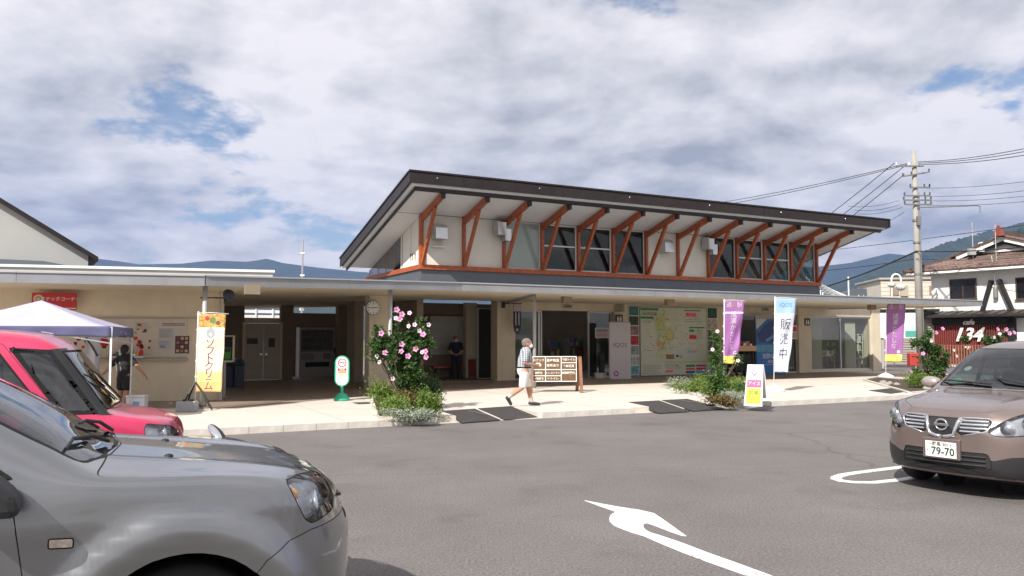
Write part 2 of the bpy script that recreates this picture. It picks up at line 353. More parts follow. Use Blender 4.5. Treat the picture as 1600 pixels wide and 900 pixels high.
# road markings
def marking(name, pts, z=.004, label=None):
    mb = MB(); P = [gp(x, y) for x, y in pts]
    a = sum(P[i].x * P[(i + 1) % len(P)].y - P[(i + 1) % len(P)].x * P[i].y for i in range(len(P)))
    if a < 0: P.reverse()
    mb.poly([(p.x, p.y) for p in P], .0005, z)
    me = mb.mesh(name)
    bm = bmesh.new(); bm.from_mesh(me); bmesh.ops.triangulate(bm, faces=bm.faces[:]); bm.to_mesh(me); bm.free()
    return tag(link(name, me, paint), kind='structure')
az = [(92,120),(240,148),(340,163),(405,178),(450,208),(550,280),(530,278),(470,258),(420,238),(375,222),(360,225),(357,238),(365,250),(385,262),(450,283),(530,310),(640,352),(760,395),(890,442),(1500,668),(1400,672),(800,450),(650,397),(530,352),(440,315),(360,280),(300,262),(260,247),(225,232),(207,214),(206,198),(214,183),(236,172),(160,145)]
marking('turn_arrow_marking', [(880 + x / 2.857, 740 + y / 2.857) for x, y in az])
def stroke(name, pts, w):
    P = [gp(x, y) for x, y in pts]; L = []; R = []
    for i, p in enumerate(P):
        d = (P[min(i + 1, len(P) - 1)] - P[max(i - 1, 0)]).normalized(); n = Vector((-d.y, d.x, 0)) * w / 2; L.append(p + n); R.append(p - n)
    mb = MB()
    for i in range(len(P) - 1): mb.poly([(q.x, q.y) for q in (R[i], R[i + 1], L[i + 1], L[i])], .0005, .004)
    return tag(mb.build(name, paint), kind='structure')
stroke('parking_bay_line', [(1560,712),(1480,720),(1420,728.5),(1380,733.5),(1340,738.5),(1318,742),(1307,745.5),(1306,748.5),(1315,751.5),(1335,753.5),(1365,754),(1400,750.5),(1440,745),(1560,728)], .13)
# planting beds and entrance mats
def gpoly(pts, z): return [tuple(gp(x, y, z)[:2]) for x, y in pts]
def ccw(P):
    a = sum(P[i][0] * P[(i + 1) % len(P)][1] - P[(i + 1) % len(P)][0] * P[i][1] for i in range(len(P)))
    return P if a > 0 else P[::-1]
BEDS = [[(616,662),(683,657),(675,634),(680,616),(600,608),(580,626)], [(1062,600),(1030,603),(1090,618),(1148,634),(1200,630),(1170,604)], [(1440,596),(1372,590),(1350,594),(1384,604),(1470,618),(1530,606)]]
for b in BEDS:
    P = []
    for q in gpoly(b, .13):
        s_, t_ = tob(q); P.append(tuple(bw(s_, max(t_, KT + .27))[:2]))
    mb = MB(); P = ccw(P); mb.poly(P, .1, .14); tag(mb.build('planting_soil', soil), kind='structure')
    e = MB()
    for i in range(len(P)):
        e.beam((*P[i], .14), (*P[(i + 1) % len(P)], .14), .09, .07)
    tag(e.build('bed_edging', kerbm), kind='structure')
stone_mat = mat('dark_stone_mat', (.045, .04, .038), .8, var=.3, scale=10, bump=.4, bscale=40)
def ramp(quads, label):
    t = thing('kerb_ramp', label, 'kerb ramp', gp(*quads[0][3]), 0, 'dark kerb ramps laid over the kerb')
    for q in quads:
        a, b, c, d = [v - t.location for v in rampcorners(q)]
        up = Vector((0, 0, .004)); u2 = Vector((0, 0, .016))
        MB().hexa([d + up, c + up, b + up, a + up], [d + u2, c + u2, b + u2, a + u2]).build('ramp_plate', stone_mat, t)
for q, l in RAMPS: ramp(q, l)
t3 = thing('kerb_ramp', 'single dark rubber plate beside the brown car', 'kerb ramp', gp(1392, 615, .12), 0, 'dark kerb ramps laid over the kerb')
MB().poly(ccw([tuple((gp(x, y, .12) - t3.location)[:2]) for x, y in [(1358,610.5),(1412,605.5),(1436,609.5),(1392,615.5)]]), .002, .016).build('ramp_plate', stone_mat, t3)
# small drain cover
bx('drain_cover', mat('drain_grate', (.13, .14, .16), .5, .6, var=.3, scale=20), None, -.3, .3, -.25, .25, 0, .012)
dc = bpy.data.objects['drain_cover']; dc.location = gp(574, 630, .12); dc.rotation_euler = (0, 0, BA); tag(dc, 'square grey drain cover beside the first planting bed', 'drain cover')
# ---------------------------------------------------------------- mountains
forest = mat('forest_hillside', (.016, .030, .014), .95, var=.5, scale=.02, det=14)
forest2 = mat('near_forest', (.014, .030, .009), .95, var=.6, scale=.05, det=14)
def ridge(name, prof, D, depth, seed, amp=.06, step=6, m=None, rough=0.):
    """prof: skyline as seen at distance D; the slope falls towards us with spurs and gullies"""
    rnd = np.random.RandomState(seed); xs = np.arange(prof[0][0], prof[-1][0] + 1, step)
    ys = np.interp(xs, [p[0] for p in prof], [p[1] for p in prof])
    nz = sum(np.interp(xs, np.linspace(xs[0], xs[-1], k), rnd.randn(k)) / (k ** .85) for k in (14, 30, 70, 150, 300))
    hz = (530 - ys) / FPX * D * (1 + amp * nz) + rough * rnd.randn(len(xs)); hz = np.maximum(hz, 2)
    rows = 26; vs = []; fs = []; n = len(xs)
    gul = np.array([[0.] * n for _ in range(rows)])
    for k in (18, 40, 90):
        a = rnd.randn(rows, k); gul += np.array([np.interp(xs, np.linspace(xs[0], xs[-1], k) + 30 * math.sin(r * .3), a[0] * .7 + a[r] * .3) for r in range(rows)]) / k ** .6
    for r in range(rows):
        f = r / (rows - 1); Y = D - depth * (1 - f); h = hz * (f ** 1.15) * (1 + gul[r] * .55 * (1 - f) * f * 4 * .5)
        for i in range(n): vs.append(((xs[i] - 800) / FPX * (D - depth * .5 * (1 - f)), Y, h[i] - (3 if r == 0 else 0)))
    for i in range(n): vs.append(((xs[i] - 800) / FPX * D, D + depth * .6, -5))
    for r in range(rows):
        for i in range(n - 1): a = r * n + i; fs.append((a, a + 1, a + n + 1, a + n))
    return struct(name, MB().add(vs, fs), m or forest)
ridge('far_mountains', [(-900,440),(-500,395),(-200,402),(60,400),(130,401),(180,407),(215,412),(280,411),(330,406),(385,408),(415,403),(440,410),(500,418),(560,424),(640,430),(800,440),(1000,430),(1150,420),(1275,416),(1330,410),(1390,395),(1450,400),(1600,408),(2000,390),(2500,400)], 4300, 1500, 3, .03)
ridge('right_mountain', [(1150,500),(1230,470),(1290,448),(1330,438),(1370,420),(1400,405),(1440,392),(1500,372),(1560,357),(1600,347),(1700,330),(1900,320),(2300,360)], 2300, 900, 11, .03, 4, None, 2.0)
ridge('near_hill', [(1290,500),(1320,462),(1345,447),(1378,438),(1420,420),(1470,406),(1520,392),(1560,372),(1590,360),(1640,340),(1800,330),(2200,400)], 1150, 420, 5, .05, 3, forest2, 2.2)
ridge('left_hill', [(-1200,470),(-700,440),(-300,452),(100,470),(300,478),(420,482),(560,478),(700,474),(850,486),(1100,505)], 1500, 500, 21, .05)

# air between us and the hills
hz = MB().box(-3900, 3900, -400, 4560, -3.2, 700).build('haze', None); tag(hz, kind='stuff')
hm = bpy.data.materials.new('haze'); hm.use_nodes = True; t_ = hm.node_tree; t_.nodes.clear(); o_ = t_.nodes.new('ShaderNodeOutputMaterial')
pv = t_.nodes.new('ShaderNodeVolumePrincipled'); pv.inputs['Density'].default_value = .00013; pv.inputs['Color'].default_value = (.32, .50, 1, 1); pv.inputs['Anisotropy'].default_value = .2
t_.links.new(pv.outputs[0], o_.inputs['Volume']); hz.data.materials.append(hm)
# ---------------------------------------------------------------- main shop building (frame: s along the front, t into the depth)
bld = thing('roadside_shop_building', 'cream roadside shop with raised brown mono-pitch roof on red timber brackets', 'building', BO, BA)
S = lambda px, t=0.: bp(px, 590, t)[0]
Z = lambda px, py, t=0.: bp(px, py, t)[1]
fl = .125
glass_d = glass('shop_glass', (.5, .54, .52), .02)
glass_u = glass('clerestory_glass', (.5, .55, .52), .0)
room_m = mat('room_wall', (.42, .35, .26), .9, var=.15, scale=1)
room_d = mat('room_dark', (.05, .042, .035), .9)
tilef = mat('room_floor', (.16, .13, .10), .6)
WT = .26
def wallbox(s0, s1, z0, z1, t0=0., t1=WT, name='wall', m=cream, parent=bld): return bx(name, m, parent, s0, s1, t0, t1, z0, z1)
p776, p804, p848, p920, p962, p978, p1128, p1145, p1180, p1250, p1268, p1363, p1376 = [S(v) for v in (776, 804, 844, 922, 960, 976, 1124, 1145, 1182, 1248, 1268, 1363, 1376)]
Zd = Z(850, 485); Zs = 3.42
wallbox(p776, p804, fl, Zs, -.06, .5, 'pillar'); wallbox(p804, p978, Zd, Zs, 0, WT, 'lintel')
wallbox(p962, p1145, fl, Zs); wallbox(p1145, p1250, Zd + .02, Zs, 0, WT, 'lintel')
wallbox(p1250, p1268, fl, Zs, -.06, .4, 'pillar'); wallbox(p1268, p1363, Zd - .02, Zs, 0, WT, 'lintel'); wallbox(p1268, p1363, fl, .2, 0, WT, 'sill')
wallbox(p1363, p1376, fl, Zs, -.08, .45, 'pillar')
bx('wall', cream, bld, p1376 - .28, p1376 - .01, .46, 6.6, fl, Zs)
# plinth strip under the map wall
bx('plinth', mat('plinth_grey', (.2, .2, .19), .8), bld, p962 + .02, p1145 - .02, -.02, -.001, fl, fl + .22)
# room behind
bx('floor', tilef, bld, -.0, p1376 - .3, .3, 6.5, .124, .14)
bx('back_wall', room_m, bld, 0, p1376 - .3, 6.4, 6.6, .14, 3.3)
bx('ceiling', room_m, bld, 0, p1376 - .3, .5, 2.6, 3.31, 3.4)
bx('inner_wall', room_m, bld, .05, .3, .5, 6.39, .14, 3.3)
# doors and windows: frames with panes
def window(s0, s1, z0, z1, t=.06, cols=1, rows=(1,), fr=alu, w=.05, gm=glass_d, parent=bld, name='window', d=.07):
    f = MB(); f.box(s0, s0 + w, t, t + d, z0, z1).box(s1 - w, s1, t, t + d, z0, z1).box(s0 + w, s1 - w, t, t + d, z1 - w, z1).box(s0 + w, s1 - w, t, t + d, z0, z0 + w)
    tot = sum(rows); zc = z0; zb = [z0]
    for r in rows: zc += (z1 - z0) * r / tot; zb.append(zc)
    for zq in zb[1:-1]: f.box(s0 + w, s1 - w, t + .004, t + d - .004, zq - w / 2, zq + w / 2)
    cs = [s0 + (s1 - s0) * i / cols for i in range(cols + 1)]
    for c in cs[1:-1]: f.box(c - w / 2, c + w / 2, t + .002, t + d - .002, z0 + w, z1 - w)
    o = f.build(name, fr, parent)
    for i in range(cols):
        for j in range(len(rows)):
            bx('pane', gm, o, cs[i] + w / 2 + .002, cs[i + 1] - w / 2 - .002, t + d * .4, t + d * .4 + .01, zb[j] + w / 2 + .002, zb[j + 1] - w / 2 - .002)
    return o
wfr = mat('door_frame', (.5, .5, .48), .4, .5)
window(p804 + .01, p848, fl, Zd, cols=1, fr=wfr, name='entrance_side_window')
window(p848 + .015, p848 + .17, fl, Zd, cols=1, fr=wfr, name='sliding_door', t=.14, w=.06)
window(p920 + .01, p962 - .01, fl, Zd, cols=1, fr=wfr, name='sliding_door', t=.14, w=.06)
window(p1145 + .01, p1180 + .1, fl, Zd, fr=wfr, name='sliding_door', w=.06); window(S(1225), p1250 - .01, fl, Zd, fr=wfr, name='sliding_door', w=.06)
window(p1268 + .005, p1363 - .005, .2, Zd - .02, cols=2, fr=wfr, name='display_window', w=.07, gm=glass('display_glass', (.85, .87, .85), .02))
for k, (c0, c1) in enumerate(((1270, 1285), (1322, 1338))):
    t_ = thing('window_curtain', ('pale curtain behind the left pane of the display window', 'pale curtain behind the right pane of the display window')[k], 'curtain', bw(S(c0, .22), .22, .2), BA, 'curtains in the display window'); w_ = S(c1, .22) - S(c0, .22)
    mbc = MB(); vs = [(w_ * i / 40, .03 * math.sin(i * 1.1), z) for z in (0, 2.3) for i in range(41)]; mbc.add(vs, [(i, i + 1, i + 42, i + 41) for i in range(40)]); mbc.build('cloth', mat('curtain_pale', (.6, .58, .5), .9), t_, smooth=True)
# contents of the rooms
shelfm = mat('shop_shelf', (.25, .22, .2), .6, var=.3, scale=8)
def shelf_unit(s0, s1, t, h, seed):
    r = random.Random(seed); fr = MB(); x0, y0 = s0, t
    root = thing('display_shelf', SHL[seed], 'shelf', bw(s0, t, .14), BA, 'display shelves inside the shop')
    fr.box(0, .03, 0, .4, 0, h).box(s1 - s0 - .03, s1 - s0, 0, .4, 0, h).box(.03, s1 - s0 - .03, .36, .4, 0, h)
    n = 4
    for i in range(n): fr.box(.03, s1 - s0 - .03, .0, .36, h * i / n, h * i / n + .03)
    fr.build('frame', shelfm, root)
    cols = [mat('goods_a', (.45, .08, .06)), mat('goods_b', (.6, .5, .2)), mat('goods_c', (.5, .5, .5)), mat('goods_d', (.1, .2, .12)), mat('goods_e', (.12, .16, .35))]
    gd = MB()
    for i in range(n):
        x = .06
        while x < s1 - s0 - .15:
            w = .08 + r.random() * .1; gd.cur = r.randrange(5); gd.box(x, x + w, .05, .3, h * i / n + .032, h * i / n + .032 + (h / n - .06) * (.5 + .5 * r.random())); x += w + .02
    gd.build('goods', cols, root)
SHL = ['tall display shelf just inside the open entrance','display shelf deepest behind the open entrance','display shelf behind the tablet poster door','display shelf behind the left pane of the display window','display shelf behind the right pane of the display window','display shelf behind the narrow pane left of the entrance']
for k, (a, b, t, h) in enumerate([(860, 880, 3.0, 1.5), (890, 912, 4.6, 1.6), (1160, 1176, 2.4, 1.4), (1290, 1312, 2.2, 1.5), (1325, 1352, 2.4, 1.3), (812, 838, 3.6, 1.7)]): shelf_unit(S(a, t), S(b, t), t, h, k)
# raised upper storey
ZB, ZSL = 4.20, .25
def zsof(t): return 6.22 - ZSL * t
NP = 13; BAY = 20.05 / 12
bx('upstand', greymetal, bld, -.03, 20.2, -.06, .1, 3.2, ZB); bx('upstand', greymetal, bld, -.03, .1, .11, 6.6, 3.2, ZB); bx('upstand', greymetal, bld, 20.06, 20.2, .11, 6.6, 3.2, ZB)
bx('sill_beam', redwood, bld, -.1, 20.2, -.16, .02, ZB + .002, ZB + .17); bx('sill_beam', redwood, bld, -.1, .06, .022, 6.6, ZB + .002, ZB + .17); bx('sill_beam', redwood, bld, 20.06, 20.2, .022, 6.6, ZB + .002, ZB + .17)
ZW = ZB + .172
cream_u = mat('upper_panel', (.78, .74, .65), .75, var=.05, scale=1.5)
wood_in = mat('inner_timber', (.36, .10, .03), .5, var=.3, scale=6)
ZF = zsof(0) - .02
wf = mat('white_frame', (.75, .73, .70), .5)
for i in range(12):
    a, b = i * BAY + .06, (i + 1) * BAY - .06
    if i in (0, 1, 6, 7): bx('wall_panel', cream_u, bld, a, b, .0, .12, ZW, ZF)
    elif i in (3, 4, 9, 10): window(a, b, ZW, ZF, .02, 1, (1.15, 1), wf, .06, glass_u, name='transom_window')
    else: window(a, b, ZW, ZF, .02, 1, (1,), wf, .04, glass_u if i != 2 else mat('pale_glass', (.30, .36, .32), .12, coat=.5), name='fixed_window')
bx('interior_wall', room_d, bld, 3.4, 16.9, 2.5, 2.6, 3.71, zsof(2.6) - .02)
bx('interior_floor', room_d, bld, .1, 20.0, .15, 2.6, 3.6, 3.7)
for i in (3, 5, 6, 9, 10, 11, 12):
    x = i * BAY; MB().beam((x - .02, .35, ZB + .1), (x - .02, 1.9, zsof(1.9) - .2), .1, .12).build('inner_strut', wood_in, bld)
    MB().beam((x - 1.4, .5, ZF - .2), (x - .1, .5, ZB + .1), .1, .12).build('inner_brace', wood_in, bld)
bx('interior_wall', room_m, bld, 1.3, 3.38, 2.2, 2.3, ZB, 6.0 - .25)
# side wall (west): panels, posts, windows
def sidepanel(t0, t1, name, m, z1=None):
    z1a, z1b = zsof(t0) - .02, zsof(t1) - .02
    MB().hexa([(0.0, t0, ZW), (.12, t0, ZW), (.12, t1, ZW), (.0, t1, ZW)], [(0.0, t0, z1a), (.12, t0, z1a), (.12, t1, z1b), (0., t1, z1b)]).build(name, m, bld)
tt = [.12, 1.05, 2.0, 3.0, 4.0, 5.0, 6.2]
for i in range(3): sidepanel(tt[i] + .012 if i else .13, tt[i + 1] - .012, 'wall_panel', cream_u) if i < 2 else sidepanel(2.05, 2.2, 'wall_panel', cream_u)
for i in range(2, 6):
    sidepanel(tt[i] + .2 if i == 2 else tt[i] + .06, tt[i + 1] - .06, 'side_window', glass('side_glass', (.25, .33, .4), .15))
    sidepanel(tt[i + 1] - .058, tt[i + 1] + .058, 'mullion', redwood)
for t in (1.05, 2.03): sidepanel(t - .011, t + .011, 'joint_strip', dkbrown)
for k, t in enumerate((.55, .8, 1.0)):
    MB().box(-.03, -.001, t, t + .05, 4.78, 4.86).box(-.02, -.001, t + .015, t + .035, 4.6, 4.779).build('wall_vent', black, bld)
# east end gable glazing
MB().hexa([(20.05, .1, ZW), (20.09, .1, ZW), (20.09, 3, ZW), (20.05, 3, ZW)], [(20.05, .1, ZF), (20.09, .1, ZF), (20.09, 3, zsof(3)), (20.05, 3, zsof(3))]).build('end_window', glass('end_glass', (.85, .9, .9), .03), bld)
# posts with brackets
for i in range(NP):
    x = i * BAY
    r = MB().box(x - .058, x + .058, -.11, .10, ZW, ZF + .02).build('bracket_post', redwood, bld)
    zt = zsof(-.1) - .14
    MB().beam((x, -.09, zsof(.09) - .15), (x, -2.0, zsof(-2.0) - .15), .115, .22, (0, 0, 1)).build('bracket_beam', redwood, r)
    MB().beam((x, -.17, ZW + .04), (x, -1.38, zsof(-1.38) - .28), .10, .145, (0, 0, 1)).build('bracket_strut', redwood, r)
    MB().box(x - .05, x + .05, -2.18, -2.02, zsof(-2.02) - .28, zsof(-2.02) - .02).build('bracket_tie', dkbrown, r)
# roof
EL, ER, TF, TBk = -1.33, 22.05, -2.47, 6.0
def roofslab(name, s0, s1, t0, t1, dz0, dz1, m, parent=bld):
    return MB().hexa([(s0, t0, zsof(t0) + dz0), (s1, t0, zsof(t0) + dz0), (s1, t1, zsof(t1) + dz0), (s0, t1, zsof(t1) + dz0)],
                     [(s0, t0, zsof(t0) + dz1), (s1, t0, zsof(t0) + dz1), (s1, t1, zsof(t1) + dz1), (s0, t1, zsof(t1) + dz1)]).build(name, m, parent)
roofslab('soffit', EL + .30, ER - .3, TF + .28, TBk, .0, .03, soffit_m)
rf = roofslab('roof', EL, ER, TF, TBk, .032, .33, dkbrown)
# dark edge beam, white strip and stepped brown fascia along the front and the sloping sides
roofslab('edge_beam', EL + .24, ER - .24, TF + .20, TF + .279, -.16, .03, dkbrown); roofslab('edge_beam', EL + .24, EL + .299, TF + .28, TBk, -.14, .03, dkbrown)
roofslab('eaves_strip', EL + .08, ER - .1, TF + .06, TF + .199, -.04, .03, white_p); roofslab('eaves_strip', EL + .08, EL + .239, TF + .2, TBk, -.04, .03, white_p)
n = 12
for i in range(n):
    a = EL - .03 + (ER - EL + .06) * i / n; b = EL - .03 + (ER - EL + .06) * (i + 1) / n - .008
    roofslab('fascia_panel', a, b, TF - .03, TF - .002, -.02, .315, dkbrown)
    if i % 2 == 0: MB().ell(((a + b) / 2, TF - .045, zsof(TF) + .2), (.025, .02, .025), 6, 4).build('fascia_fixing', alu, bld)
roofslab('fascia_cap', EL - .05, ER + .05, TF - .06, TF + .1, .334, .39, dkbrown)
for i in range(5):
    a = TF + (TBk - TF) * i / 5; b = TF + (TBk - TF) * (i + 1) / 5 - .008
    roofslab('fascia_panel', EL - .03, EL - .002, a, b, -.02, .315, dkbrown)
roofslab('fascia_cap', EL - .06, EL + .1, TF + .101, TBk, .334, .39, dkbrown)
roofslab('gutter', ER + .001, ER + .08, TF - .06, TF + .4, .0, .38, dkbrown)
# seams of the soffit boards
sm = mat('soffit_seam', (.22, .2, .18), .8)
for i in range(NP - 1):
    x = (i + .5) * BAY
roofslab('soffit_seam', EL + .32, ER - .32, -.012, .012, -.004, -.0005, sm)
# ventilation hoods on the wall
def hood(px, py, name_label, shape):
    s, z = bp(px, py, -.05)
    if shape == 'round':
        pts = [(0, 0), (.0, .42), (-.1, .52), (-.22, .56), (-.34, .52), (-.44, .4), (-.46, 0)]
        mb = MB(); n = len(pts); 
        vs = [(s - .23, y, z + q - .25) for y, q in pts] + [(s + .23, y, z + q - .25) for y, q in pts]
        mb.add(vs, [tuple(range(n)), tuple(range(2 * n - 1, n - 1, -1))] + [(i, n + i, n + (i + 1) % n, (i + 1) % n) for i in range(n)])
        mb.build('vent_hood', steel, bld)
    else:
        o = MB().box(s - .28, s + .05, -.5, -.11, z - .1, z + .38).box(s + .051, s + .3, -.42, -.0, z - .3, z + .15).build('vent_duct', steel, bld)
        bx('duct_plate', alu, o, s - .32, s - .282, -.55, -.1, z - .05, z + .42)
hood(684, 364, '', 'round'); hood(781, 365, '', 'box'); hood(1037, 386, '', 'round'); hood(1104, 388, '', 'box')
bx('ledge_bar', white_p, bld, S(680, 0) - .2, S(680, 0) + .3, -.3, -.02, 5.02, 5.05)
# ---------------------------------------------------------------- covered walkway canopy
cz0, cz1 = 3.10, 3.33
A0 = Vector((-17.5, 14.45, cz0)); A1 = Vector((-6.9, 17.8, cz0 + .02)); A2 = Vector(pxray(720, 441)); k = (cz1 - CAM_H) / A2.z; A2 = Vector((A2.x * k, A2.y * k, cz1))
cpt = tob(A2)[1]
s_end = bp(1533, 470, cpt)[0]; A3 = bw(s_end, cpt, cz1 + .02)
print('canopy t', cpt, 's_end', s_end, bp(1533, 470, cpt)[1], bp(1000, 447.5, cpt)[1])
can = thing('walkway_canopy', 'long flat grey-edged canopy on thin posts running the whole front', 'canopy')
front = [A0, A1, A2, A3]
backp = [Vector((-21.5, 27.5, cz0)), Vector((-12.6, 32.5, cz0 + .02)), bw(-.02, 7.6, cz1), bw(-.02, -.0, cz1), bw(s_end - 3.2, .0, cz1), ]
def slab(name, P, dz0, dz1, m, parent, inset=0):
    a = [(p.x, p.y, p.z + dz0) for p in P]; b = [(p.x, p.y, p.z + dz1) for p in P]; n = len(P)
    mb = MB(); mb.add(a + b, [tuple(range(n)), tuple(range(2 * n - 1, n - 1, -1))] + [(i, n + i, n + (i + 1) % n, (i + 1) % n) for i in range(n)])
    me = mb.mesh(name); bm = bmesh.new(); bm.from_mesh(me); bmesh.ops.triangulate(bm, faces=bm.faces[:]); bmesh.ops.recalc_face_normals(bm, faces=bm.faces[:]); bm.to_mesh(me); bm.free()
    return link(name, me, m, parent)
quads = [[A0, A1, backp[1], backp[0]], [A1, A2, backp[2], backp[1]], [A2, A3, bw(s_end - 2.8, -.07, cz1 + .02), bw(-.02, -.07, cz1)]]
for q in quads:
    q[1] = q[1] + (q[0] - q[1]).normalized() * .004
    slab('soffit', q, -.22, -.17, soffit_c, can); slab('roof_deck', q, -.16, -.02, fascia_m, can)
slab('soffit', [A2, bw(-.02, -.07, cz1), bw(-.02, 7.5, cz1)], -.221, -.17, soffit_c, can); slab('roof_deck', [A2, bw(-.03, -.07, cz1), bw(-.03, 7.55, cz1)], -.158, -.022, fascia_m, can)
for a, b in ((A0, A1), (A1, A2), (A2, A3)):
    d = (b - a).normalized(); nrm = Vector((d.y, -d.x, 0)); L = (b - a).length; m_ = max(1, round(L / 3.6))
    for i in range(m_):
        p = a + d * (L * i / m_); q = a + d * (L * (i + 1) / m_ - .006)
        mb = MB(); u2 = nrm * .05
        mb.hexa([v + Vector((0, 0, -.25)) for v in (p + u2, q + u2, q, p)], [v + Vector((0, 0, -.035)) for v in (p + u2, q + u2, q, p)]).build('fascia_panel', fascia_m, can)
        mb = MB(); u3 = nrm * .08; mb.hexa([v + Vector((0, 0, -.034)) for v in (p + u3, q + u3, q - u3, p - u3)], [v for v in (p + u3, q + u3, q - u3, p - u3)]).build('edge_trim', alu, can)
ee = bw(s_end - 2.8, -.07, cz1 + .02); d = (ee - A3).normalized(); nrm = Vector((d.y, -d.x, 0)) * .05
MB().hexa([v + Vector((0, 0, -.25)) for v in (A3, ee, ee + nrm, A3 + nrm)], [v for v in (A3, ee, ee + nrm, A3 + nrm)]).build('fascia_panel', fascia_m, can)
postm = mat('post_paint', (.42, .42, .40), .5, .2)
def post(px, off, ztop, beam_to=None):
    r = pxray(px, 560)
    # distance: just behind the canopy edge
    best = None
    for a, b in ((A0, A1), (A1, A2), (A2, A3)):
        dx, dy = b.x - a.x, b.y - a.y; det = r.x * -dy + r.y * dx
        kk = (a.x * -dy + a.y * dx) / det; p = Vector((r.x * kk, r.y * kk, 0)); w = ((p.x - a.x) * dx + (p.y - a.y) * dy) / (dx * dx + dy * dy)
        if 0 <= w <= 1: best = (p, kk)
    p = best[0] * (1 + off / best[0].length)
    o = MB().cyl((p.x, p.y, .12), (p.x, p.y, ztop), .055, n=16).build('post', postm, can, smooth=True)
    MB().cyl((p.x, p.y, .121), (p.x, p.y, .14), .11, n=16).build('base_flange', postm, o); MB().box(p.x - .1, p.x + .1, p.y - .1, p.y + .1, ztop - .02, ztop + .04).build('bracket', postm, o)
    if beam_to is not None: MB().beam((p.x, p.y, ztop - .05), beam_to, .1, .13).build('cross_beam', postm, o)
    return p
post(318, .25, cz0 - .2); post(609, .3, 3.04); post(835, 1.2, cz1 - .2, bw(p804 - .3, -.06, 3.08))
# small junction boxes under the canopy
for px, py, t in ((394, 455, -8.5), (1046, 470, -4.0), (1362, 476, -4.2), (885, 468, -4)):
    s, z = bp(px, py, t); q = bw(s, t, 0)
    MB().box(-.16, .16, -.1, .1, 0, .22).build('junction_box', mat('box_brown', (.25, .2, .14), .6), can, loc=(q.x, q.y, (cz0 if px < 600 else cz1) - .42), rot=(0, 0, BA))
# ---------------------------------------------------------------- open passage behind the canopy
psg = thing('passage_building', 'shaded open passage block with double door and wide cream pillars', 'building', BO, BA)
def pwall(px0, px1, t, z0, z1, name='wall', m=cream, th=.25): return bx(name, m, psg, S(px0, t), S(px1, t), t, t + th, z0, z1)
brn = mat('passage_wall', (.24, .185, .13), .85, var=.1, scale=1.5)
ZC = 3.14
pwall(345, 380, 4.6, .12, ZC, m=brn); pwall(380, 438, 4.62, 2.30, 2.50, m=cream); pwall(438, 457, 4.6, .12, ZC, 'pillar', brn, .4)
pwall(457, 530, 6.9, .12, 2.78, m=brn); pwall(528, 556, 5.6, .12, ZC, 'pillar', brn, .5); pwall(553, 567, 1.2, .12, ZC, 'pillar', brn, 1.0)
bx('lintel', brn, psg, S(345, 4.6), S(620, 4.6), 4.55, 4.9, ZC - .08, ZC + .02)
MB().poly([(-12.5, 7.6), (-9.5, -7.0), (-7.6, -7.9), (-1.2, -4.15), (21.2, -3.95), (21.2, -.09), (-.4, -.09), (-.4, 7.6)], .1, .125).build('passage_shade_floor', mat('shade_darkened_tile', (.27, .215, .17), .6, var=.15, scale=3), psg)  # passage tile, darkened and outlined to paint in the canopy's shade
ck = pwall(576, 610, -2.64, .12, ZC - .05, 'pillar', cream, .45)
# bench bay with the big route board
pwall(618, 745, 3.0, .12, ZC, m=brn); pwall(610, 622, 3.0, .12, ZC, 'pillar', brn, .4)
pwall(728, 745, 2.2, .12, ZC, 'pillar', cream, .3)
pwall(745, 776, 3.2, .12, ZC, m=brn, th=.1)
wd = psg
o = window(S(746, 1.2), S(775, 1.2), .13, 2.9, 1.2, 1, (1,), wfr, .05, glass_d, psg, 'side_door')
bx('ceiling', brn, psg, -14, -.1, 3.5, 7.8, ZC + .021, ZC + .08)
# double steel door with notices
dd = thing('double_door', 'pale double steel door with two notices in the shaded passage', 'door', BO, BA)
dm = mat('door_paint', (.50, .44, .38), .6, var=.05)
a, b = S(382, 4.5), S(436, 4.5); c = a + (b - a) * .53
for x0, x1 in ((a, c - .006), (c + .006, b)):
    l = bx('door_leaf', dm, dd, x0, x1, 4.5, 4.55, .14, 2.28); bx('handle', steel, l, (x1 - .14 if x0 == a else x0 + .04), (x1 - .04 if x0 == a else x0 + .14), 4.46, 4.498, 1.08, 1.13)
bx('door_frame', cream, dd, b + .002, b + .1, 4.46, 4.6, .14, 2.34); bx('door_frame', cream, dd, a - .1, a - .002, 4.46, 4.6, .14, 2.34)
prt = mat('dark_print', (.08, .07, .07), .7)
bx('notice', prt, dd, c - .62, c - .22, 4.49, 4.499, 1.5, 1.72); bx('notice', prt, dd, c + .18, c + .42, 4.49, 4.499, 1.38, 1.72)
# guard rail and open ground seen behind the passage
gr = thing('guard_rail', 'white guard rail seen through the gap above the double door', 'guard rail', bw(-8, 13, 0), BA)
for z in (2.70, 2.95): bx('rail', white, gr, 3.2, 5.9, 0, .06, z, z + .15)
for x in (3.6, 4.4, 5.2): bx('post', white, gr, x, x + .06, -.05, -.001, 2.6, 3.15); bx('support', alu, gr, x, x + .06, .061, .12, 0, 2.7)
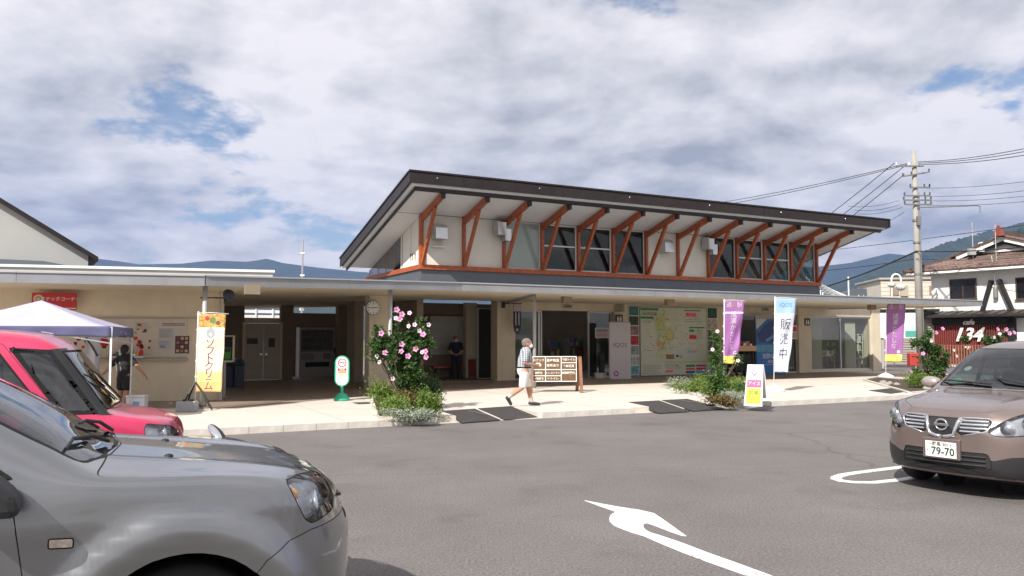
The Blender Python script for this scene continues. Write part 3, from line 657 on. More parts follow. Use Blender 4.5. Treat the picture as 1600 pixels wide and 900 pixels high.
# round wall clock
cc = Vector(); s, z = bp(583, 481, -2.75)
ckr = thing('round_clock', 'round white station clock on the cream pillar showing quarter to nine', 'clock', bw(s, -2.67, z), BA)
MB().cyl((0, 0, 0), (0, -.1, 0), .235, n=40).build('case', mat('clock_case', (.3, .3, .29), .4, .5), ckr)
MB().cyl((0, -.1, 0), (0, -.108, 0), .21, n=40).build('dial', white_p, ckr)
hk = MB()
for i in range(12):
    t = i * math.pi / 6; hk.beam((math.sin(t) * .165, -.112, math.cos(t) * .165), (math.sin(t) * .198, -.112, math.cos(t) * .198), .018, .006, (0, 1, 0))
hk.build('hour_marks', black, ckr)
def hand(nm, ang, l, w): t = rad(ang); MB().beam((-math.sin(t) * .04, -.118, -math.cos(t) * .04), (math.sin(t) * l, -.118, math.cos(t) * l), w, .004, (0, 1, 0)).build(nm, black, ckr)
hand('minute_hand', 268, .17, .013); hand('hour_hand', 82, .12, .02)
text('numerals', '12', .05, black, ckr, (0, -.112, .135)); text('numerals', '6', .05, black, ckr, (0, -.112, -.135)); text('numerals', '3', .05, black, ckr, (.135, -.112, .0)); text('numerals', '9', .05, black, ckr, (-.135, -.112, 0))
# ---------------------------------------------------------------- left wing with the snack corner wall
LA = math.atan(.28); LO = Vector((-7.54, 20.5, 0))
lw = thing('snack_corner_wing', 'cream left wing with counter hatch and flat grey parapet', 'building', LO, LA)
LW = 16
bx('wall', cream, lw, -LW, 0, 0, .3, .12, 2.95); bx('wall', cream, lw, -.3, 0, .301, 1.0, .12, 2.95); bx('counter_ledge', mat('ledge', (.4, .36, .3), .7), lw, -6.2, -.75, -.14, -.002, 1.14, 1.2)
bx('band', mat('ledge2', (.42, .37, .29), .7), lw, -LW, -.3, -.03, -.002, 2.20, 2.24); bx('pipe', mat('pipe', (.5, .45, .38), .6), lw, .02, .1, -.1, -.02, .12, 2.9)
bx('notice_panel', mat('notice_panel', (.55, .5, .43), .8, var=.06), lw, -6.1, -.78, -.025, -.003, 1.21, 2.19)
bx('parapet', mat('parapet', (.50, .49, .46), .6, var=.05), lw, -LW, 1.3, -.9, 3, 2.98 + .2, 3.37); bx('parapet_trim', white_p, lw, -LW, 1.35, -.95, -.901, 3.36, 3.42)
# far gabled building on the left
gb = thing('gabled_hall', 'tall white gabled hall with thin dark roof edge at far left', 'building', (-17.7, 33, 0), rad(32))
zr = lambda x: 5.15 + (-x) * .616
hall = mat('hall_render', (.46, .46, .45), .8, var=.05, scale=.6, bump=.3, bscale=30)
MB().polyxz([(-12, 0), (0, 0), (0, zr(0)), (-12, zr(-12))], 0, 12).build('wall', hall, gb)
MB().hexa([(-12, -.35, zr(-12)), (.35, -.35, zr(.35)), (.35, 12.3, zr(.35)), (-12, 12.3, zr(-12))], [(-12, -.35, zr(-12) + .16), (.35, -.35, zr(.35) + .16), (.35, 12.3, zr(.35) + .16), (-12, 12.3, zr(-12) + .16)]).build('roof', dkbrown, gb)
lr = thing('low_roof_shed', 'low dark roofed shed peeking above the parapet at far left', 'shed', (-19.4, 31.0, 0), rad(4))
bx('wall', hall, lr, -6, 2.3, .1, 1.6, 0, 4.3)
MB().polyxz([(-8, 4.3), (2.5, 4.3), (1.0, 4.75), (-8, 5.1)], 0, 1.7).build('roof', mat('slate_dark', (.07, .09, .11), .6), lr)
# thin mast behind
ms = thing('antenna_mast', 'thin distant mast with small white insulators behind the passage', 'mast', (-15.9, 60, 0), 0)
MB().cyl((0, 0, 0), (0, 0, 9.2), .09, .06, 8).build('pole', alu, ms)
for z in (3.4, 3.9, 6.5, 8.2): MB().cyl((-.16, 0, z), (.16, 0, z), .07, n=8).build('insulator', white, ms)
MB().cyl((0, 0, 4.0), (0, 0, 4.5), .18, .18, 10).build('transformer', white, ms)
# ---------------------------------------------------------------- cars
def pchip(xs, ys, x):
    xs = np.array(xs, float); ys = np.array(ys, float); h = np.diff(xs); dl = np.diff(ys) / h; m = np.zeros(len(xs))
    for i in range(1, len(xs) - 1):
        if dl[i - 1] * dl[i] > 0: w1 = 2 * h[i] + h[i - 1]; w2 = h[i] + 2 * h[i - 1]; m[i] = (w1 + w2) / (w1 / dl[i - 1] + w2 / dl[i])
    m[0] = dl[0]; m[-1] = dl[-1]
    k = np.clip(np.searchsorted(xs, x) - 1, 0, len(xs) - 2); t = (x - xs[k]) / h[k]
    return (2 * t**3 - 3 * t**2 + 1) * ys[k] + (t**3 - 2 * t**2 + t) * h[k] * m[k] + (-2 * t**3 + 3 * t**2) * ys[k + 1] + (t**3 - t**2) * h[k] * m[k + 1]
def rounded(poly, r=.04, n=3):
    out = []; m = len(poly)
    for i in range(m):
        p = Vector(poly[i]); a = Vector(poly[i - 1]); b = Vector(poly[(i + 1) % m]); da = (a - p); db = (b - p)
        rr = min(r, da.length * .4, db.length * .4); q0 = p + da.normalized() * rr; q1 = p + db.normalized() * rr
        for k in range(n + 1): t = k / n; out.append(tuple(q0 * (1 - t)**2 + p * 2 * t * (1 - t) + q1 * t * t))
    return out
def inside(p, poly):
    c = False; j = len(poly) - 1
    for i in range(len(poly)):
        if (poly[i][1] > p[1]) != (poly[j][1] > p[1]) and p[0] < (poly[j][0] - poly[i][0]) * (p[1] - poly[i][1]) / (poly[j][1] - poly[i][1]) + poly[i][0]: c = not c
        j = i
    return c
class Car:
    def __init__(s, name, label, cat, loc, heading, st, paintm, wheels, bow=(.2, .5, .15), flare=(0, 0, 0), extra=None, nd=150, under=.22):
        s.root = thing(name, label, cat, loc, heading); s.paint = paintm; st = np.array(st, float)
        D = st[:, 0]; L = D[-1]; s.L = L
        dd = np.unique(np.concatenate([np.linspace(0, .25, 26), np.linspace(.25, L - .3, nd), np.linspace(L - .3, L, 16)]))
        P = np.array([pchip(D, st[:, k], dd) for k in range(1, st.shape[1])]).T
        keys = 9; M_ = 49; uu = np.linspace(0, keys - 1, M_)
        yk = np.stack([0 * P[:, 0], P[:, 1], P[:, 2], P[:, 4], P[:, 6], P[:, 8], P[:, 10], P[:, 12], 0 * P[:, 0]], 1)
        zk = np.stack([P[:, 0], P[:, 0], P[:, 3], P[:, 5], P[:, 7], P[:, 9], P[:, 11], P[:, 13], P[:, 14]], 1)
        Y = np.array([pchip(range(keys), yk[i], uu) for i in range(len(dd))]); Z = np.array([pchip(range(keys), zk[i], uu) for i in range(len(dd))])
        for _ in range(2):   # soften the key points
            Y[:, 1:-1] = .25 * Y[:, :-2] + .5 * Y[:, 1:-1] + .25 * Y[:, 2:]; Z[:, 1:-1] = .25 * Z[:, :-2] + .5 * Z[:, 1:-1] + .25 * Z[:, 2:]
        Wm = Y.max(); s.W = Wm
        def warp(d, y, z):
            b, ln, br = bow; r = (abs(y) / Wm)
            w = max(0, 1 - d / ln); w = w * w * (3 - 2 * w); d2 = d + b * r**2.6 * w
            w = max(0, 1 - (L - d) / .6); w = w * w * (3 - 2 * w); d2 -= br * r**2.4 * w
            if extra: y, z = extra(d2, y, z)
            if flare[0]:
                for wd in wheels[0]:
                    q = math.hypot(d2 - wd, z - wheels[1]); f = (math.exp(-((q - flare[1]) / flare[2])**2) if len(flare) < 4 else (lambda u_: u_ * u_ * (3 - 2 * u_))(min(1, max(0, (flare[1] - q) / flare[2]))) * (1 - .55 * min(1, max(0, (.475 - q) / .055))**1.5)) * flare[0]
                    k = min(1, max(0, (abs(y) / Wm - .72) / .2)) * (1 if z < flare[1] + .65 else 0)
                    if y: y += math.copysign(f * k, y)
            return (-d2, y, z)
        vs = []; idx = {}
        n = len(dd)
        for i in range(n):
            for j in range(M_):
                vs.append(warp(dd[i], -Y[i, j], Z[i, j]))
            for j in range(M_ - 2, 0, -1): vs.append(warp(dd[i], Y[i, j], Z[i, j]))
        R = 2 * M_ - 2; fs = []
        for i in range(n - 1):
            for j in range(R): a = i * R + j; b = i * R + (j + 1) % R; fs.append((a, b, b + R, a + R))
        for i0 in (0, n - 1):   # gridded end caps
            C = 10; base = len(vs); d0 = dd[i0]
            def vid(j, c):
                if c == 0 or j in (0, M_ - 1): return i0 * R + j
                if c == C: return i0 * R + (R - j)
                return base + (j - 1) * (C - 1) + c - 1
            for j in range(1, M_ - 1):
                for c in range(1, C):
                    y = -Y[i0, j] + 2 * Y[i0, j] * c / C; vs.append(warp(d0, y, Z[i0, j]))
            for j in range(M_ - 1):
                for c in range(C):
                    q = [vid(j, c), vid(j, c + 1), vid(j + 1, c + 1), vid(j + 1, c)]; q2 = []
                    for k in q:
                        if k not in q2: q2.append(k)
                    if len(q2) > 2: fs.append(tuple(q2))
        me = bpy.data.meshes.new(name); me.from_pydata(vs, [], fs); me.validate()
        s.bm = bmesh.new(); s.bm.from_mesh(me); bmesh.ops.remove_doubles(s.bm, verts=s.bm.verts[:], dist=.0004); bmesh.ops.recalc_face_normals(s.bm, faces=s.bm.faces[:])
        s.bm.to_mesh(me); s.ref = BVHTree.FromBMesh(s.bm); s.bm.verts.ensure_lookup_table(); s.bm.faces.ensure_lookup_table()
        s.refn = [v.normal.copy() for v in s.bm.verts]; s.refv = [v.co.copy() for v in s.bm.verts]; s.reff = [tuple(v.index for v in f.verts) for f in s.bm.faces]
        bpy.data.meshes.remove(me)
        s.lay = s.bm.faces.layers.int.new('pid'); s.ids = {}; s.wheels = wheels
    def pick(s, ax, cond): return [f for f in s.bm.faces if f[s.lay] >= 0 and cond(f.calc_center_median(), f.normal)]
    def carve(s, key, poly, ax, cond, over=(0,), gap=0., depth=0.):
        """mark the faces whose projection lies inside poly; ax = the two axes of the projection"""
        pid = s.ids.setdefault(key, len(s.ids) + 1) if key != 'x' else -1
        a0, a1 = ax; a2 = 3 - a0 - a1
        bb = (min(p[0] for p in poly) - .06, max(p[0] for p in poly) + .06, min(p[1] for p in poly) - .06, max(p[1] for p in poly) + .06)
        def near(c): return bb[0] < c[a0] < bb[1] and bb[2] < c[a1] < bb[3]
        s.bm.normal_update()
        for i in range(len(poly)):
            p = Vector(poly[i]); q = Vector(poly[(i + 1) % len(poly)]); e = q - p
            if e.length < 1e-5: continue
            lo0, hi0 = min(p.x, q.x) - .05, max(p.x, q.x) + .05; lo1, hi1 = min(p.y, q.y) - .05, max(p.y, q.y) + .05
            F = [f for f in s.bm.faces if (lambda c: lo0 < c[a0] < hi0 and lo1 < c[a1] < hi1 and cond(c, f.normal))(f.calc_center_median())]
            if not F: continue
            G = set(F)
            for f in F: G.update(f.edges); G.update(f.verts)
            co = [0, 0, 0]; co[a0] = p.x; co[a1] = p.y; no = [0, 0, 0]; no[a0] = e.y; no[a1] = -e.x
            bmesh.ops.bisect_plane(s.bm, geom=list(G), dist=1e-6, plane_co=co, plane_no=Vector(no).normalized())
        F = []
        for f in s.bm.faces:
            c = f.calc_center_median()
            if near(c) and f[s.lay] in [0 if o == 0 else s.ids.get(o, -9) for o in over] and cond(c, f.normal) and inside((c[a0], c[a1]), poly): f[s.lay] = pid; F.append(f)
        if gap and F:
            g = s.ids.setdefault('panel_gap', len(s.ids) + 1)
            r = bmesh.ops.inset_region(s.bm, faces=F, thickness=gap, depth=depth, use_even_offset=True, use_boundary=True)
            for f in r['faces']: f[s.lay] = g
        return F
    def finish(s, mats, names={}):
        """one object for every carved region"""
        inv = {v: k for k, v in s.ids.items()}; inv[0] = 'body'; groups = {}
        for f in s.bm.faces: groups.setdefault(f[s.lay], []).append(f)
        res = {}
        for pid, F in groups.items():
            if pid < 0: continue
            key = inv[pid]; vm = {}; vs = []; fs = []
            sh = mats.get(key, s.paint); off = 0
            if isinstance(sh, tuple): sh, off = sh
            for f in F:
                q = []
                for v in f.verts:
                    if v.index not in vm or True:
                        kx = v
                        if kx not in vm: vm[kx] = len(vs); vs.append(v.co.copy())
                    q.append(vm[kx])
                fs.append(tuple(q))
            nr = []
            for p in vs:
                co, nn, fi, ds = s.ref.find_nearest(p)
                w = Vector(); 
                for k in s.reff[fi]: w += s.refn[k] / ((s.refv[k] - p).length + 1e-4)
                nr.append(w.normalized())
            if off: vs = [p + n_ * off for p, n_ in zip(vs, nr)]
            me = bpy.data.meshes.new(key); me.from_pydata([tuple(v) for v in vs], [], fs); me.update()
            me.polygons.foreach_set('use_smooth', [True] * len(me.polygons))
            if len(me.vertices) == len(nr): me.normals_split_custom_set_from_vertices([tuple(n_) for n_ in nr])
            base = names.get(key, key.rstrip('0123456789_'))
            res[key] = link(base, me, sh, s.root)
        return res
    def snap(s, p, d):   # a point on the body met from p along d
        h = s.ref.ray_cast(Vector(p), Vector(d)); return h[0], h[1]
def side(sg): return lambda c, n: c.y * sg > .35 and n.y * sg > .15
def frontc(dmax): return lambda c, n: c.x > -dmax and n.x > .12
def wheel(car, d, r, w, sgn, rimm, tyre, nsp=5):
    y = (car.W - .06) * sgn
    t = MB(); R = r
    prof = [(R * .66, -w / 2 + .015), (R * .74, -w / 2), (R * .93, -w / 2 + .008), (R * .985, -w / 2 + .03), (R, -w / 4), (R, w / 4), (R * .985, w / 2 - .03), (R * .93, w / 2 - .008), (R * .74, w / 2), (R * .66, w / 2 - .015)]
    t.lathe(prof, 40); o = t.build('wheel', tyre, car.root, smooth=True, loc=(-d, y - sgn * w / 2, r), rot=(math.pi / 2, 0, 0))
    rm = MB(); rm.lathe([(R * .67, -w / 2 + .02), (R * .67, w / 2 - .02), (R * .62, w / 2 - .02), (R * .6, .0), (R * .6, -w / 2 + .02)], 32)
    z = -sgn * (w / 2 - .04)
    for k in range(nsp):
        a = 2 * math.pi * k / nsp; rm.beam((math.cos(a) * R * .1, math.sin(a) * R * .1, z * 1.1), (math.cos(a) * R * .64, math.sin(a) * R * .64, z), .075, .035, (0, 0, 1))
    rm.cyl((0, 0, z * .3), (0, 0, z * 1.25), R * .17, n=20)
    q = rm.build('rim', rimm, o); return o
def arc(cx, cz, r, a0, a1, n): return [(cx + r * math.cos(rad(a0 + (a1 - a0) * i / n)), cz + r * math.sin(rad(a0 + (a1 - a0) * i / n))) for i in range(n + 1)]
def arches(car, r, liner):
    for wd in car.wheels[0]:
        for sg in (1, -1):
            poly = arc(-wd, car.wheels[1], r, 0, 360, 40)[:-1]
            car.carve('x', poly, (0, 2), lambda c, n, sg=sg: c.y * sg > .3)
            ln = MB(); m = 14; vs = []; fs = []
            for k in range(m + 1):
                a = rad(-20 + 220 * k / m)
                for yy in (car.W * .97, .35): vs.append((-wd + (r + .015) * math.cos(a), yy * sg * (1 if yy < .5 else .985), car.wheels[1] + (r + .015) * math.sin(a)))
            for k in range(m): fs.append((2 * k, 2 * k + 1, 2 * k + 3, 2 * k + 2))
            ln.add(vs, fs); ln.cyl((-wd, .35 * sg, car.wheels[1]), (-wd, .33 * sg, car.wheels[1]), r + .01, n=24)
            ln.build('wheel_liner', liner, car.root)
def paintmat(name, col, metal=.55, rough=.32, flake=.1):
    m = mat(name, col, rough, metal, coat=.8); t = m.node_tree; p = t.nodes['Principled BSDF']
    n = t.nodes.new('ShaderNodeTexNoise'); n.inputs['Scale'].default_value = 900; n.inputs['Detail'].default_value = 2
    g = [q for q in t.nodes if q.type == 'TEX_COORD'][0]; t.links.new(g.outputs['Object'], n.inputs['Vector'])
    n2 = t.nodes.new('ShaderNodeTexNoise'); n2.inputs['Scale'].default_value = 2.2; n2.inputs['Detail'].default_value = 8; t.links.new(g.outputs['Object'], n2.inputs['Vector'])
    mr = t.nodes.new('ShaderNodeMapRange'); mr.inputs[1].default_value = .3; mr.inputs[2].default_value = .7; mr.inputs[3].default_value = rough - .05; mr.inputs[4].default_value = rough + .09
    t.links.new(n2.outputs[0], mr.inputs[0]); t.links.new(mr.outputs[0], p.inputs['Roughness'])
    b = t.nodes.new('ShaderNodeBump'); b.inputs['Strength'].default_value = flake; b.inputs['Distance'].default_value = .0006; t.links.new(n.outputs[0], b.inputs['Height']); t.links.new(b.outputs[0], p.inputs['Normal'])
    return m
rubber = mat('tyre_rubber', (.02, .02, .02), .85, bump=.3, bscale=60)
alloy = mat('alloy_wheel', (.55, .55, .56), .35, .9)
chrome = mat('chrome', (.8, .8, .8), .12, 1.)
lampglass = glass('lamp_glass', (.88, .9, .92), .05)
reflector = mat('lamp_reflector', (.75, .76, .78), .22, .9)
trim = mat('car_black_trim', (.018, .018, .019), .5)
gapm = mat('panel_gap', (.006, .006, .006), .9)
wind_g = glass('windscreen_glass', (.42, .50, .47), .07)
dark_g = glass('side_window_glass', (.22, .27, .26), .07)
inter = mat('car_interior', (.06, .06, .065), .8, var=.2, scale=6)
seatm = mat('car_seat', (.13, .125, .12), .9, var=.2, scale=8)
amber = mat('amber_lens', (.8, .35, .08), .2)
def interior(car, d0, d1, w, zf, zd, zs, ws=.62):
    r = car.root
    MB().box(-d1, -d0, -w, w, zf, zf + .03).build('floor_pan', inter, r)
    MB().hexa([(-d0 - .32, -ws, zf + .04), (-d0, -ws, zf + .04), (-d0, ws, zf + .04), (-d0 - .32, ws, zf + .04)], [(-d0 - .45, -ws, zd - .02), (-d0 + .15, -ws + .03, zd - .05), (-d0 + .15, ws - .03, zd - .05), (-d0 - .45, ws, zd - .02)]).build('dashboard', inter, r, bevel=.03)
    for dd in (d0 + .95, d0 + 1.85):
        for y in (-.34, .34):
            s_ = MB(); s_.hexa([(-dd - .05, y - .23, zf + .1), (-dd + .5, y - .23, zf + .1), (-dd + .5, y + .23, zf + .1), (-dd - .05, y + .23, zf + .1)], [(-dd - .05, y - .23, zs - .42), (-dd + .5, y - .23, zs - .38), (-dd + .5, y + .23, zs - .38), (-dd - .05, y + .23, zs - .42)])
            s_.hexa([(-dd - .1, y - .23, zs - .42), (-dd + .06, y - .23, zs - .42), (-dd + .06, y + .23, zs - .42), (-dd - .1, y + .23, zs - .42)], [(-dd - .26, y - .19, zs + .12), (-dd - .16, y - .19, zs + .12), (-dd - .16, y + .19, zs + .12), (-dd - .26, y + .19, zs + .12)])
            o = s_.build('seat', seatm, r, bevel=.04)
            MB().box(-dd - .28, -dd - .18, y - .12, y + .12, zs + .16, zs + .34).build('headrest', seatm, o, bevel=.04)
    return r
def steering(car, d, y, z):
    mb = MB(); c = Vector((-d, y, z)); a = Vector((.35, 0, 1)).normalized(); b = Vector((0, 1, 0)); pts = [c + (a * math.sin(t) + b * math.cos(t)) * .18 for t in [2 * math.pi * k / 24 for k in range(25)]]
    mb.tube(pts, .015, 8); mb.beam(c - b * .17, c + b * .17, .03, .04); mb.build('steering_wheel', trim, car.root, smooth=True)
def mirror(car, d, y, z, sg, m, sz=(.09, .13, .085)):
    mb = MB(); mb.ell((-d, y + sg * .1, z), sz, 18, 12)
    o = mb.build('mirror_housing', m, car.root, smooth=True)
    MB().beam((-d - .02, y - sg * .10, z - .05), (-d, y + sg * .03, z - .02), .08, .07).build('mirror_stalk', trim, o)
    MB().ell((-d - .055, y + sg * .1, z), (.04, .11, .068), 16, 10).build('mirror_glass', chrome, o, smooth=True)
def wiper(car, p0, p1, p2):
    MB().tube([p0, p1], .009, 6).tube([Vector(p1) + (Vector(p1) - Vector(p2)) * .9, p2], .007, 6).build('wiper', trim, car.root)

# ---- silver SUV close to the camera ------------------------------------------------------------------
silver = paintmat('silver_paint', (.25, .255, .265), .85, .28)
#      d    zb   wb   ws   zs   wm   zm   wsh  zsh  wbt  zbt  wr   zr    wc   zc    zt
XT = [[0.00, .36, .50, .62, .40, .66, .50, .66, .60, .62, .66, .50, .69, .28, .71, .715],
      [0.03, .30, .60, .74, .35, .78, .48, .78, .64, .74, .74, .60, .79, .34, .79, .80],
      [0.08, .27, .66, .80, .33, .83, .48, .82, .72, .79, .87, .68, .91, .36, .905, .905],
      [0.16, .25, .70, .835, .32, .86, .50, .855, .80, .83, .95, .73, .985, .38, .97, .965],
      [0.35, .23, .74, .86, .32, .875, .52, .87, .86, .85, 1.005, .78, 1.04, .40, 1.03, 1.025],
      [0.75, .22, .76, .87, .32, .882, .54, .878, .88, .862, 1.03, .80, 1.075, .42, 1.085, 1.09],
      [1.05, .22, .76, .87, .32, .882, .56, .88, .90, .865, 1.05, .80, 1.09, .42, 1.12, 1.13],
      [1.20, .22, .76, .87, .32, .882, .56, .88, .90, .865, 1.06, .79, 1.105, .42, 1.14, 1.15],
      [1.42, .22, .76, .87, .32, .882, .56, .88, .90, .86, 1.065, .755, 1.20, .42, 1.29, 1.31],
      [1.75, .22, .76, .87, .32, .882, .56, .88, .90, .855, 1.07, .715, 1.37, .42, 1.48, 1.50],
      [2.10, .22, .76, .87, .32, .882, .56, .88, .90, .85, 1.08, .68, 1.54, .42, 1.63, 1.645],
      [2.60, .22, .76, .87, .32, .882, .56, .88, .90, .845, 1.08, .665, 1.60, .42, 1.675, 1.69],
      [3.80, .22, .76, .87, .32, .882, .56, .88, .92, .84, 1.10, .665, 1.59, .42, 1.665, 1.68],
      [4.25, .26, .74, .86, .34, .875, .56, .87, .92, .82, 1.10, .65, 1.52, .40, 1.62, 1.63],
      [4.42, .30, .70, .82, .38, .84, .56, .83, .92, .79, 1.08, .66, 1.30, .38, 1.36, 1.37],
      [4.50, .40, .62, .74, .44, .77, .56, .77, .84, .73, .95, .6, 1.02, .34, 1.05, 1.06]]
def xt_extra(d, y, z):
    # soft crease along the wing and shallow bonnet ridges
    k = (math.exp(-((z - .945 + .02 * d) / .012)**2) - math.exp(-((z - .915 + .02 * d) / .014)**2)) * .006 * (1 if abs(y) > .7 else 0)
    z2 = z + (math.exp(-((abs(y) - .5) / .06)**2) * .014 if z > .95 and .25 < d < 1.3 else 0)
    return y + math.copysign(k, y) if y else y, z2
XPOSE = (-1.0, 4.65, 25.0)
xc = Car('silver_suv', 'silver SUV close to the camera, bonnet pointing right, side indicator on its wing', 'car', (XPOSE[0], XPOSE[1], 0), rad(XPOSE[2]), XT, silver, ((.86, 3.49), .345), bow=(.30, .75, .15), flare=(.048, .62, .10, 1), extra=xt_extra)
arches(xc, .42, blackm)
for sg in (-1, 1):
    def hc(c, n, sg=sg): return c.y * sg > .30 and c.x > -.75 and (n.x > .02 or n.y * sg > .2) and c.z > .7
    hl = rounded([(-.17, .97), (-.28, 1.012), (-.435, 1.025), (-.39, .93), (-.345, .84), (-.31, .815), (-.17, .84), (-.15, .90)] , .02)
    xc.carve('headlight_%d' % (sg + 2), [(x, z) for x, z in hl], (0, 2), hc, gap=.006)
    xc.carve('door_%d' % (sg + 2), rounded([(-1.47, .36), (-1.44, .6), (-1.50, .98), (-1.52, 1.075), (-2.47, 1.10), (-2.47, .36)], .03), (0, 2), side(sg), gap=.005)
    xc.carve('rear_door_%d' % (sg + 2), rounded([(-2.49, .36), (-2.49, 1.10), (-3.42, 1.12), (-3.42, .9), (-3.1, .6), (-3.05, .36)], .03), (0, 2), side(sg), gap=.005)
    xc.carve('side_window_%d' % (sg + 2), rounded([(-1.50, 1.11), (-2.08, 1.535), (-2.43, 1.585), (-2.43, 1.12)], .03), (0, 2), lambda c, n, sg=sg: c.y * sg > .45, gap=.02)
    xc.carve('side_window_%d' % (sg + 4), rounded([(-2.53, 1.12), (-2.53, 1.585), (-3.35, 1.58), (-3.35, 1.13)], .03), (0, 2), lambda c, n, sg=sg: c.y * sg > .45, gap=.02)
    xc.carve('side_window_%d' % (sg + 7), rounded([(-3.45, 1.13), (-3.45, 1.57), (-4.05, 1.53), (-4.12, 1.16)], .03), (0, 2), lambda c, n, sg=sg: c.y * sg > .45, gap=.02)
    xc.carve('indicator_%d' % (sg + 2), rounded([(-1.285, .825), (-1.285, .87), (-1.38, .875), (-1.38, .83)], .012), (0, 2), side(sg), gap=.006)
xc.carve('bonnet', rounded([(-.15, -.34), (-.15, .34), (-.28, .62), (-.42, .79), (-.8, .822), (-1.22, .80), (-1.18, .4), (-1.14, 0), (-1.18, -.4), (-1.22, -.815), (-.8, -.822), (-.42, -.79), (-.28, -.62)], .05), (0, 1), lambda c, n: c.z > .88 and n.z > .15 and c.x > -1.42, gap=.007, depth=-.003)
xc.carve('windscreen', rounded([(-.72, 1.14), (.72, 1.14), (.585, 1.60), (-.585, 1.60)], .05), (1, 2), lambda c, n: -2.4 < c.x < -1.1 and n.x > .15, gap=.022)
xc.carve('grille', rounded([(-.45, .75), (.45, .75), (.42, .87), (-.42, .87)], .02), (1, 2), frontc(.5), gap=.008, depth=-.02)
for sg in (-1, 1):
    xc.carve('front_bumper', [(.06, .20), (.06, .80), (-.16, .80), (-.31, .795), (-.42, .765), (-.53, .70), (-.62, .56), (-.64, .20)], (0, 2), lambda c, n, sg=sg: c.y * sg >= -.001 and c.x > -.75, over=(0,), gap=.005)
xm = xc.finish({'windscreen': wind_g, 'side_window_1': dark_g, 'side_window_3': dark_g, 'side_window_5': dark_g, 'side_window_6': dark_g, 'side_window_8': dark_g, 'grille': trim, 'panel_gap': gapm, 'headlight_1': lampglass, 'headlight_3': lampglass, 'indicator_1': mat('indicator_lens', (.55, .47, .38), .2, coat=.8, var=.35, scale=40), 'indicator_3': mat('indicator_lens', (.8, .7, .6), .25)})
for sg in (-1, 1):
    c = xm['headlight_%d' % (sg + 2)]
    mb = MB(); me0 = c.data; vs = [v.co + Vector((-.045, -.05 * sg, -.005)) for v in me0.vertices]; mb.add(vs, [tuple(p.vertices) for p in me0.polygons]); mb.build('lamp_housing', mat('lamp_housing', (.42, .41, .40), .25, .75, var=.5, scale=10), c, smooth=True)
    for yy, dd, zz_, r in ((.60, .26, .86, .07), (.73, .38, .89, .06)):
        MB().lathe([(.01, -.05), (r * .6, -.03), (r, .02), (r, .025)], 20).build('lamp_bowl', reflector, c, smooth=True, loc=(-dd, yy * sg, zz_), rot=(0, rad(75), rad(20 * sg)))
    MB().ell((-.42, .79 * sg, .95), (.05, .015, .04), 10, 8).build('amber_bulb', amber, c)
for i in range(3): MB().box(-.19, -.09, -.44, .44, .765 + i * .05, .78 + i * .05).build('grille_bar', trim if i else chrome, xm['grille'])
interior(xc, 1.38, 3.9, .74, .45, 1.13, 1.2); steering(xc, 1.85, -.36, 1.05)
for w in (.86, 3.49):
    for sg in (-1, 1): wheel(xc, w, .345, .215, sg, alloy, rubber)
# cowl tray, wipers, washer jet, mirrors
MB().hexa([(-1.27, -.70, 1.08), (-1.165, -.72, 1.07), (-1.165, .72, 1.07), (-1.27, .70, 1.08)], [(-1.28, -.70, 1.125), (-1.17, -.72, 1.105), (-1.17, .72, 1.105), (-1.28, .70, 1.125)]).build('cowl_tray', trim, xc.root)
def onglass(car, d, y, lift=.02):
    h = car.ref.ray_cast(Vector((-d, y, 3)), Vector((0, 0, -1))); return h[0] + h[1] * lift
for a, b, c in (((1.20, .62), (1.33, .1), (1.30, .1)), ((1.20, -.1), (1.34, -.55), (1.30, -.55))):
    p0 = onglass(xc, *a, .02); p1 = onglass(xc, *b, .03); MB().tube([p0, (p0 + p1) / 2 + Vector((0, 0, .02)), p1], .010, 6).tube([onglass(xc, b[0] - .06, b[1] + .32, .012), p1, onglass(xc, b[0] + .01, b[1] - .12, .012)], .008, 6).build('wiper', trim, xc.root)
MB().ell((-.92, -.33, 1.105), (.022, .014, .012), 8, 6).build('washer_jet', trim, xc.root); MB().ell((-.92, .33, 1.105), (.022, .014, .012), 8, 6).build('washer_jet', trim, xc.root)
for sg in (-1, 1):
    o_ = MB().polyxz([(-1.46, 1.0), (-1.475, 1.08), (-1.56, 1.165), (-1.70, 1.19), (-1.70, 1.0)], *sorted((.90 * sg, 1.08 * sg))).build('mirror_housing', trim, xc.root, bevel=.03); MB().box(-1.69, -1.55, *sorted((.84 * sg, .905 * sg)), 1.02, 1.09).build('mirror_stalk', trim, o_, bevel=.01); bx('mirror_glass', chrome, o_, -1.705, -1.7005, *sorted((.93 * sg, 1.05 * sg)), 1.03, 1.16)
if 0: mirror(xc, 1.54, -.93, 1.12, -1, trim, (.10, .12, .12)); mirror(xc, 1.54, .93, 1.12, 1, trim, (.10, .13, .10))
# small corner mirror on a stalk at the far front wing
cm = MB().tube([(-.60, .76, 1.0), (-.59, .79, 1.06)], .012, 8).build('wing_mirror_stalk', trim, xc.root)
MB().ell((-.60, .80, 1.075), (.035, .10, .022), 16, 10, Matrix.Rotation(rad(38), 3, 'X') @ Matrix.Rotation(rad(25), 3, 'Z')).build('wing_mirror', trim, cm, smooth=True)
MB().ell((-.612, .797, 1.081), (.028, .088, .019), 14, 10, Matrix.Rotation(rad(38), 3, 'X') @ Matrix.Rotation(rad(25), 3, 'Z')).build('mirror_face', chrome, cm, smooth=True)
MB().box(-4.2, -.3, -.6, .6, .21, .25).build('underbody', blackm, xc.root)

